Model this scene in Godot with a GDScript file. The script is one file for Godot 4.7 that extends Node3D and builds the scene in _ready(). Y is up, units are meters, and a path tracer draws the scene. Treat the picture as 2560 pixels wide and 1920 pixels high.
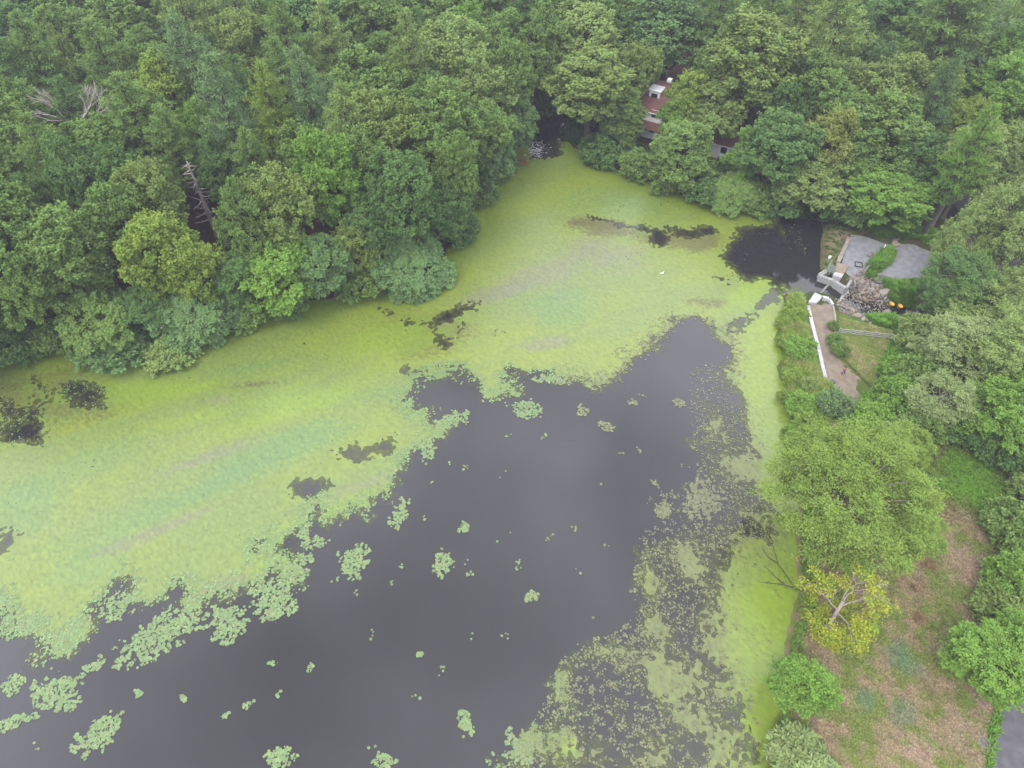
extends Node3D
# A pond seen from about sixty metres up: floating plants on dark water, woods on both sides, a small dam with
# a spillway on the right, lawns and a road in the lower right corner. Units are metres, y is up, the pond's surface is y = 0.

var shore := PackedVector2Array([Vector2(-77.1, -52.1), Vector2(-66.1, -53.1), Vector2(-59.8, -54.4), Vector2(-54.3, -55.8), Vector2(-48.8, -57.5), Vector2(-41.7, -59.1), Vector2(-35.5, -61.3), Vector2(-29.0, -63.3), Vector2(-24.2, -64.5), Vector2(-18.0, -66.8), Vector2(-14.0, -67.9), Vector2(-10.6, -71.1), Vector2(-8.2, -76.1), Vector2(-5.5, -84.3), Vector2(-3.0, -91.4), Vector2(-0.6, -96.8), Vector2(1.6, -101.5), Vector2(3.3, -105.1), Vector2(4.7, -108.3), Vector2(7.2, -112.6), Vector2(8.4, -116.3), Vector2(10.1, -115.6), Vector2(10.2, -110.9), Vector2(9.1, -106.4), Vector2(8.2, -102.1), Vector2(10.1, -98.9), Vector2(13.7, -95.9), Vector2(17.1, -93.1), Vector2(21.6, -89.8), Vector2(25.8, -86.8), Vector2(30.2, -84.8), Vector2(35.6, -83.2), Vector2(39.9, -81.9), Vector2(43.0, -81.0), Vector2(44.0, -80.0), Vector2(43.6, -77.8), Vector2(42.6, -75.7), Vector2(41.7, -72.7), Vector2(40.8, -69.9), Vector2(41.7, -68.1), Vector2(39.3, -65.1), Vector2(38.1, -65.3), Vector2(36.3, -65.3), Vector2(34.8, -64.5), Vector2(33.2, -60.6), Vector2(31.3, -54.0), Vector2(30.7, -49.2), Vector2(30.6, -45.3), Vector2(30.7, -42.6), Vector2(30.4, -40.6), Vector2(29.6, -37.7), Vector2(28.0, -33.1), Vector2(26.8, -28.9), Vector2(26.2, -25.8), Vector2(25.0, -23.3), Vector2(23.4, -20.1), Vector2(22.1, -16.6), Vector2(21.4, -14.5), Vector2(20.9, -11.7), Vector2(18.9, -3.5), Vector2(-46.8, -3.5)])
var open_water := PackedVector2Array([Vector2(22.6, -61.9), Vector2(24.6, -60.7), Vector2(25.4, -58.9), Vector2(26.2, -54.6), Vector2(25.1, -51.7), Vector2(22.7, -49.0), Vector2(21.6, -47.0), Vector2(22.2, -44.8), Vector2(20.3, -42.6), Vector2(20.4, -40.3), Vector2(21.4, -38.0), Vector2(22.7, -35.3), Vector2(24.4, -32.8), Vector2(24.1, -30.7), Vector2(20.3, -32.5), Vector2(17.5, -31.8), Vector2(14.6, -30.6), Vector2(12.7, -28.9), Vector2(12.2, -25.3), Vector2(12.6, -23.6), Vector2(10.9, -21.2), Vector2(8.5, -20.4), Vector2(5.2, -19.5), Vector2(4.0, -17.4), Vector2(4.1, -15.3), Vector2(1.6, -13.6), Vector2(-0.6, -11.6), Vector2(-1.5, -4.6), Vector2(-42.7, -4.6), Vector2(-51.8, -20.8), Vector2(-45.8, -23.2), Vector2(-46.0, -25.3), Vector2(-43.9, -23.4), Vector2(-39.8, -20.6), Vector2(-38.0, -21.0), Vector2(-37.2, -23.4), Vector2(-37.2, -25.8), Vector2(-36.4, -27.5), Vector2(-35.6, -27.9), Vector2(-33.6, -25.6), Vector2(-31.9, -25.3), Vector2(-30.0, -26.9), Vector2(-28.4, -24.9), Vector2(-26.5, -25.3), Vector2(-25.5, -26.6), Vector2(-23.4, -27.3), Vector2(-22.0, -27.5), Vector2(-19.7, -27.1), Vector2(-20.4, -29.4), Vector2(-22.5, -29.9), Vector2(-23.9, -30.3), Vector2(-22.3, -31.3), Vector2(-20.5, -33.3), Vector2(-19.0, -34.9), Vector2(-17.4, -33.5), Vector2(-14.8, -34.3), Vector2(-13.0, -35.9), Vector2(-12.1, -38.9), Vector2(-10.0, -41.7), Vector2(-7.7, -43.7), Vector2(-7.4, -45.0), Vector2(-10.2, -46.2), Vector2(-12.1, -47.5), Vector2(-11.2, -49.0), Vector2(-10.6, -51.3), Vector2(-7.8, -52.4), Vector2(-5.6, -52.5), Vector2(-2.4, -49.0), Vector2(0.2, -49.1), Vector2(-0.9, -52.4), Vector2(5.0, -52.2), Vector2(8.1, -50.9), Vector2(10.2, -50.3), Vector2(12.5, -52.4), Vector2(13.2, -54.6), Vector2(16.7, -56.4), Vector2(18.2, -59.1), Vector2(20.2, -61.3)])
var open_pools: Array[PackedVector2Array] = [
	PackedVector2Array([Vector2(38.8, -80.6), Vector2(38.4, -77.8), Vector2(38.7, -75.1), Vector2(39.5, -72.5), Vector2(40.0, -70.4), Vector2(40.3, -68.7), Vector2(39.8, -65.8), Vector2(35.0, -65.9), Vector2(32.5, -67.6), Vector2(29.6, -68.4), Vector2(28.5, -69.7), Vector2(28.0, -72.0), Vector2(29.3, -75.9), Vector2(31.2, -78.5), Vector2(34.6, -79.5)]),
	PackedVector2Array([Vector2(41.5, -77.1), Vector2(43.3, -77.7), Vector2(41.7, -71.5), Vector2(40.4, -70.7), Vector2(40.5, -74.0)]),
	PackedVector2Array([Vector2(9.5, -82.4), Vector2(12.7, -80.9), Vector2(15.8, -79.4), Vector2(19.0, -79.0), Vector2(24.1, -78.8), Vector2(28.1, -79.3), Vector2(28.1, -77.4), Vector2(24.9, -75.7), Vector2(21.8, -78.0), Vector2(20.9, -74.2), Vector2(19.4, -74.4), Vector2(18.7, -78.0), Vector2(15.1, -79.0), Vector2(12.0, -80.7)]),
	PackedVector2Array([Vector2(25.4, -58.9), Vector2(29.5, -62.1), Vector2(31.0, -63.6), Vector2(31.7, -64.8), Vector2(33.0, -66.1), Vector2(40.6, -66.7), Vector2(40.1, -64.8), Vector2(34.2, -64.8), Vector2(32.9, -63.1), Vector2(31.3, -62.5), Vector2(26.1, -57.9)]),
	PackedVector2Array([Vector2(-16.5, -62.5), Vector2(-12.8, -60.8), Vector2(-10.0, -60.5), Vector2(-6.7, -63.0), Vector2(-4.0, -64.0), Vector2(-3.8, -62.5), Vector2(-5.8, -61.7), Vector2(-7.4, -59.9), Vector2(-9.9, -59.9), Vector2(-12.7, -59.4), Vector2(-14.0, -60.7)]),
	PackedVector2Array([Vector2(-8.3, -55.9), Vector2(-9.2, -58.2), Vector2(-11.3, -59.7), Vector2(-11.0, -60.0), Vector2(-8.7, -58.6), Vector2(-7.9, -56.0)]),
	PackedVector2Array([Vector2(-8.0, -56.2), Vector2(-6.8, -58.7), Vector2(-6.0, -60.7), Vector2(-5.7, -60.5), Vector2(-6.5, -58.2), Vector2(-7.7, -55.9)]),
	PackedVector2Array([Vector2(-54.8, -43.8), Vector2(-53.2, -44.6), Vector2(-52.8, -46.2), Vector2(-51.3, -45.4), Vector2(-50.1, -44.6), Vector2(-49.1, -41.6), Vector2(-50.9, -41.7), Vector2(-52.5, -42.0), Vector2(-54.4, -42.9)]),
	PackedVector2Array([Vector2(-5.7, -53.1), Vector2(-9.9, -52.4), Vector2(-11.9, -51.6), Vector2(-12.5, -52.4), Vector2(-12.2, -53.5), Vector2(-11.5, -52.4), Vector2(-9.4, -53.0)]),
	PackedVector2Array([Vector2(-18.8, -42.0), Vector2(-15.4, -41.7), Vector2(-13.6, -42.9), Vector2(-12.2, -43.5), Vector2(-12.4, -41.2), Vector2(-14.7, -40.6), Vector2(-17.5, -39.7)]),
	PackedVector2Array([Vector2(-23.1, -37.2), Vector2(-21.4, -37.9), Vector2(-18.1, -37.9), Vector2(-17.7, -36.7), Vector2(-18.8, -36.4), Vector2(-19.3, -35.1), Vector2(-21.5, -35.9)]),
	PackedVector2Array([Vector2(-49.7, -32.3), Vector2(-47.4, -32.5), Vector2(-47.1, -31.3), Vector2(-47.7, -29.9), Vector2(-48.4, -29.4)]),
	PackedVector2Array([Vector2(26.1, -68.6), Vector2(28.4, -68.2), Vector2(32.0, -68.2), Vector2(31.2, -67.3), Vector2(28.3, -67.4)]),
	PackedVector2Array([Vector2(2.5, -101.8), Vector2(7.4, -101.8), Vector2(7.9, -97.1), Vector2(5.3, -95.8), Vector2(3.2, -95.8), Vector2(2.5, -99.1)])]
var sparse_zones: Array[PackedVector2Array] = [
	PackedVector2Array([Vector2(21.0, -52.4), Vector2(24.3, -53.1), Vector2(26.3, -49.0), Vector2(26.8, -43.2), Vector2(27.9, -39.7), Vector2(26.0, -30.3), Vector2(24.3, -25.3), Vector2(21.4, -29.4), Vector2(19.3, -25.3), Vector2(19.4, -20.0), Vector2(19.8, -14.9), Vector2(20.9, -11.6), Vector2(19.4, -4.6), Vector2(-1.8, -4.6), Vector2(-0.9, -12.3), Vector2(1.6, -13.9), Vector2(3.6, -17.1), Vector2(4.9, -20.0), Vector2(9.0, -21.6), Vector2(11.6, -23.6), Vector2(12.0, -30.3), Vector2(15.7, -34.8), Vector2(13.5, -35.3), Vector2(19.4, -37.5), Vector2(19.8, -45.7)]),
	PackedVector2Array([Vector2(-61.5, -52.4), Vector2(-53.5, -52.4), Vector2(-45.8, -50.3), Vector2(-43.8, -46.3), Vector2(-48.1, -45.7), Vector2(-48.6, -42.0), Vector2(-53.4, -40.9), Vector2(-55.8, -40.9)]),
	PackedVector2Array([Vector2(29.6, -80.0), Vector2(38.9, -81.1), Vector2(43.9, -78.0), Vector2(42.2, -72.0), Vector2(38.4, -74.0), Vector2(33.8, -75.9), Vector2(30.5, -72.0)])]
var pad_islands := [
	[1.7, -46.7, 1.51, 0.19, -0.12, 1.27],
	[-14.7, -28.9, 1.38, 0.44, -0.22, 1.57],
	[-6.4, -28.5, 0.89, 0.19, -0.17, 1.33],
	[-6.1, -45.4, 1.36, -0.74, 0.38, 0.98],
	[-30.6, -22.0, 2.66, -2.04, 1.21, 1.29],
	[-25.0, -23.0, 1.70, -0.37, 0.70, 1.51],
	[-37.5, -17.1, 1.79, -0.37, 0.89, 1.39],
	[-21.4, -25.1, 0.94, -1.31, 1.72, 1.42],
	[-38.5, -22.0, 0.55, -1.44, 0.91, 0.55],
	[-32.8, -14.1, 1.21, -1.32, 1.00, 0.77],
	[-19.6, -31.1, 0.57, 1.29, -0.56, 0.18],
	[-18.4, -30.8, 0.88, 0.00, 0.10, 0.57],
	[-11.0, -33.8, 0.70, 0.32, -0.42, 1.57],
	[1.7, -25.4, 0.58, 0.00, -0.01, 0.56],
	[7.8, -46.5, 0.61, 0.00, -0.05, 0.83],
	[13.3, -47.6, 0.65, 0.27, -0.15, 0.44],
	[18.6, -47.5, 0.73, 0.31, -0.20, 0.50],
	[10.2, -44.3, 0.87, 0.48, -0.19, 0.45],
	[-7.9, -20.3, 0.32, 0.00, 0.02, 0.23],
	[-17.0, -19.2, 0.31, 0.00, 0.07, 0.38],
	[-30.7, -17.1, 0.38, 0.00, 0.10, 0.29],
	[-18.2, -12.4, 1.26, 0.00, 0.15, 0.71],
	[-9.9, -12.1, 0.90, 0.00, 0.08, 0.64],
	[-3.8, -14.9, 0.56, -0.16, 0.34, 0.91],
	[4.4, -51.0, 1.82, 0.24, -0.08, 0.68],
	[-41.3, -17.8, 0.84, 0.28, 0.02, 1.00],
	[-42.4, -22.8, 2.01, -0.73, 0.59, 0.78],
	[-21.4, -16.3, 0.41, -0.24, 0.15, 0.19],
	[-23.0, -15.5, 0.40, -0.23, 0.16, 0.18],
	[14.7, -34.3, 0.82, 0.00, -0.13, 0.92],
	[19.0, -35.3, 1.63, 0.62, -0.99, 2.21],
	[-8.8, -41.2, 0.71, 0.26, -0.25, 1.38],
	[-35.1, -24.5, 1.29, -0.67, 0.75, 0.97],
	[-0.2, -13.9, 0.44, 0.00, 0.00, 0.67],
	[-35.3, -19.3, 0.61, -0.74, 0.44, 0.35],
	[-26.9, -16.7, 0.30, 0.00, 0.11, 0.36],
	[0.6, -28.8, 0.30, 0.00, -0.00, 0.32],
	[-4.7, -32.3, 0.62, 0.00, 0.03, 0.59],
	[-19.6, -28.7, 0.94, -0.47, 0.25, 0.42],
	[-40.0, -14.9, 1.55, -0.51, 0.36, 0.46],
	[-11.3, -47.8, 0.51, 0.00, 0.06, 0.65],
	[-20.2, -19.5, 0.35, 0.00, 0.06, 0.27],
	[0.9, -12.9, 0.89, 0.16, -0.22, 0.95]]
var mat_blotches := [
	[-45.4, -39.1, 6.43, -3.38, 1.49, 2.08, 0],
	[-35.4, -34.8, 8.11, -4.65, 1.33, 1.88, 0],
	[-26.3, -40.6, 6.68, -3.26, 1.15, 2.13, 0],
	[17.0, -84.4, 8.58, 0.72, -0.46, 3.28, 0],
	[2.6, -64.4, 4.67, 0.00, -0.06, 2.91, 0],
	[-14.3, -49.0, 6.99, -1.89, 0.53, 1.93, 0],
	[-20.1, -43.8, 4.03, -1.65, 0.85, 2.01, 0],
	[-47.3, -33.8, 3.32, -1.37, 1.72, 2.38, 0],
	[-7.6, -50.3, 3.14, 0.00, 0.08, 1.35, 0],
	[-30.4, -36.4, 5.69, -3.22, 0.79, 1.22, 0],
	[7.3, -64.8, 3.36, 1.01, -0.93, 4.85, 0],
	[-29.2, -53.1, 7.14, -1.51, 0.44, 1.26, 0],
	[-39.2, -28.0, 2.96, -1.62, 1.30, 1.65, 0],
	[5.1, -69.2, 6.68, -2.02, 0.38, 3.91, 1],
	[12.6, -72.0, 4.82, 0.75, -0.56, 3.68, 1],
	[-3.3, -64.8, 4.02, -1.20, 0.40, 2.47, 1],
	[-32.1, -47.8, 2.41, 0.58, 0.15, 1.40, 1],
	[-32.8, -39.7, 4.80, -2.39, 0.45, 0.74, 1],
	[-32.5, -32.8, 4.32, -2.39, 0.44, 0.64, 1],
	[-16.1, -36.9, 5.72, -3.03, 0.51, 0.99, 1],
	[-26.8, -26.4, 2.74, -0.62, 0.50, 1.07, 1],
	[23.5, -64.0, 3.15, 0.23, -0.21, 1.00, 2],
	[15.0, -78.0, 5.52, 1.37, -0.27, 1.41, 2],
	[-9.9, -59.1, 4.89, -1.42, 0.66, 3.01, 2],
	[4.1, -56.8, 3.32, -0.46, 0.04, 0.90, 1],
	[11.3, -80.0, 3.82, 0.63, -0.14, 1.04, 2],
	[24.3, -75.9, 3.67, 0.60, -0.45, 1.96, 2],
	[-52.1, -49.0, 7.24, 0.00, 1.40, 3.25, 2],
	[-28.6, -50.3, 4.06, -0.55, 0.21, 0.68, 2],
	[-25.0, -48.3, 9.75, -2.68, 0.93, 2.53, 3],
	[-18.0, -31.8, 5.00, -2.55, 1.47, 2.64, 3],
	[30.1, -64.8, 2.00, 1.00, -2.05, 4.73, 3],
	[-12.6, -58.3, 6.26, -2.81, 0.70, 2.19, 3],
	[22.4, -22.8, 2.03, 0.00, -1.79, 7.53, 3],
	[-41.9, -49.6, 10.22, -0.68, 0.77, 1.99, 3],
	[31.3, -85.5, 11.54, 5.42, -0.69, 1.95, 3]]
var path_area := PackedVector2Array([Vector2(36.7, -62.9), Vector2(39.7, -62.6), Vector2(39.3, -60.0), Vector2(37.8, -56.4), Vector2(37.5, -54.3), Vector2(38.1, -53.0), Vector2(38.4, -51.8), Vector2(39.1, -50.7), Vector2(38.3, -49.1), Vector2(38.4, -48.2), Vector2(39.4, -48.1), Vector2(39.1, -47.0), Vector2(37.8, -47.2), Vector2(37.5, -46.1), Vector2(36.5, -46.0), Vector2(36.5, -47.5), Vector2(35.6, -49.0), Vector2(35.4, -50.4), Vector2(35.7, -54.7), Vector2(36.2, -59.3)])
var gravel_area := PackedVector2Array([Vector2(46.3, -76.4), Vector2(47.6, -76.2), Vector2(51.1, -74.2), Vector2(51.7, -74.5), Vector2(54.0, -74.5), Vector2(55.3, -73.2), Vector2(56.6, -72.3), Vector2(55.4, -68.8), Vector2(51.7, -67.1), Vector2(50.0, -67.2), Vector2(47.3, -68.4), Vector2(49.3, -70.3), Vector2(51.0, -72.6), Vector2(50.7, -73.6), Vector2(49.6, -73.3), Vector2(45.9, -69.1), Vector2(45.5, -68.0), Vector2(44.1, -67.8), Vector2(43.0, -69.4), Vector2(43.4, -70.8), Vector2(45.4, -74.8)])
var bare_bank := PackedVector2Array([Vector2(43.6, -79.0), Vector2(45.9, -80.1), Vector2(48.3, -78.5), Vector2(48.6, -77.0), Vector2(46.4, -76.7), Vector2(45.4, -74.9), Vector2(42.9, -70.9), Vector2(42.0, -69.7), Vector2(41.2, -70.5), Vector2(42.1, -73.8)])
var bank_grass_area := PackedVector2Array([Vector2(36.0, -64.9), Vector2(36.1, -63.1), Vector2(35.4, -60.1), Vector2(34.8, -54.8), Vector2(34.5, -50.5), Vector2(35.5, -49.1), Vector2(34.2, -47.1), Vector2(33.8, -44.3), Vector2(32.3, -42.3), Vector2(30.5, -41.5), Vector2(30.4, -44.3), Vector2(30.5, -48.5), Vector2(31.2, -53.5), Vector2(33.1, -60.1), Vector2(34.6, -64.0)])
var green_lawn_area := PackedVector2Array([Vector2(39.8, -60.2), Vector2(42.5, -59.2), Vector2(45.9, -57.8), Vector2(44.6, -53.6), Vector2(41.9, -51.8), Vector2(40.4, -48.6), Vector2(39.4, -50.9), Vector2(38.4, -53.3), Vector2(37.8, -54.9), Vector2(38.1, -56.8)])
var brown_lawn_area := PackedVector2Array([Vector2(26.0, -25.6), Vector2(30.1, -27.9), Vector2(36.1, -29.5), Vector2(39.9, -31.6), Vector2(44.1, -33.3), Vector2(46.8, -31.6), Vector2(42.3, -24.9), Vector2(41.1, -21.3), Vector2(39.3, -18.0), Vector2(38.9, -16.5), Vector2(37.0, -13.5), Vector2(35.0, -9.4), Vector2(20.2, -9.4), Vector2(22.1, -16.5)])
var road_area := PackedVector2Array([Vector2(47.7, -29.1), Vector2(44.8, -24.9), Vector2(42.1, -20.6), Vector2(39.8, -16.8), Vector2(38.2, -14.4), Vector2(36.4, -11.6), Vector2(33.0, -5.7), Vector2(43.2, -5.7), Vector2(56.4, -29.1)])
var far_road_area := PackedVector2Array([Vector2(65.5, -90.5), Vector2(66.6, -89.4), Vector2(65.7, -85.9), Vector2(66.0, -82.5), Vector2(65.0, -78.8), Vector2(67.3, -72.0), Vector2(64.1, -64.2), Vector2(58.3, -64.6), Vector2(57.7, -68.0), Vector2(55.2, -68.8), Vector2(56.3, -72.3), Vector2(58.8, -72.0), Vector2(62.6, -77.1), Vector2(62.8, -80.2), Vector2(63.2, -86.9)])
var stream_area := PackedVector2Array([Vector2(39.7, -66.3), Vector2(41.6, -68.3), Vector2(43.5, -67.0), Vector2(43.8, -64.7), Vector2(46.2, -64.5), Vector2(47.5, -63.6), Vector2(48.7, -64.5), Vector2(51.2, -64.3), Vector2(53.2, -62.4), Vector2(55.4, -58.5), Vector2(54.0, -55.3), Vector2(51.6, -59.6), Vector2(49.2, -61.6), Vector2(46.8, -61.5), Vector2(44.2, -61.3), Vector2(42.8, -62.6), Vector2(41.5, -64.0), Vector2(41.4, -64.8)])
var rock_area := PackedVector2Array([Vector2(43.6, -67.9), Vector2(44.7, -68.8), Vector2(46.3, -69.7), Vector2(47.2, -68.8), Vector2(47.5, -67.6), Vector2(47.6, -65.7), Vector2(47.8, -63.7), Vector2(46.4, -61.7), Vector2(45.6, -62.4), Vector2(44.3, -63.4), Vector2(43.1, -63.4), Vector2(42.5, -62.1), Vector2(40.8, -61.9), Vector2(40.6, -63.7), Vector2(41.4, -64.3), Vector2(42.9, -66.0)])
var hedge_area := PackedVector2Array([Vector2(50.5, -73.5), Vector2(50.8, -72.5), Vector2(49.2, -70.3), Vector2(47.0, -68.5), Vector2(45.8, -68.2), Vector2(46.6, -70.0), Vector2(48.7, -72.0), Vector2(49.6, -73.1)])
var cover_area := PackedVector2Array([Vector2(47.1, -67.7), Vector2(50.1, -67.1), Vector2(51.9, -67.2), Vector2(50.8, -63.1), Vector2(48.9, -64.0), Vector2(47.8, -64.2), Vector2(47.4, -65.4), Vector2(47.2, -67.1)])
var yard_area := PackedVector2Array([Vector2(17.9, -101.6), Vector2(23.5, -100.5), Vector2(25.8, -94.8), Vector2(28.9, -91.5), Vector2(33.7, -88.4), Vector2(35.9, -90.5), Vector2(33.8, -94.8), Vector2(35.3, -99.3), Vector2(32.2, -102.8), Vector2(21.1, -106.6), Vector2(14.3, -104.1)])
var far_green_area := PackedVector2Array([Vector2(58.1, -87.4), Vector2(62.5, -92.6), Vector2(63.0, -91.0), Vector2(59.5, -86.4)])
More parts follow.
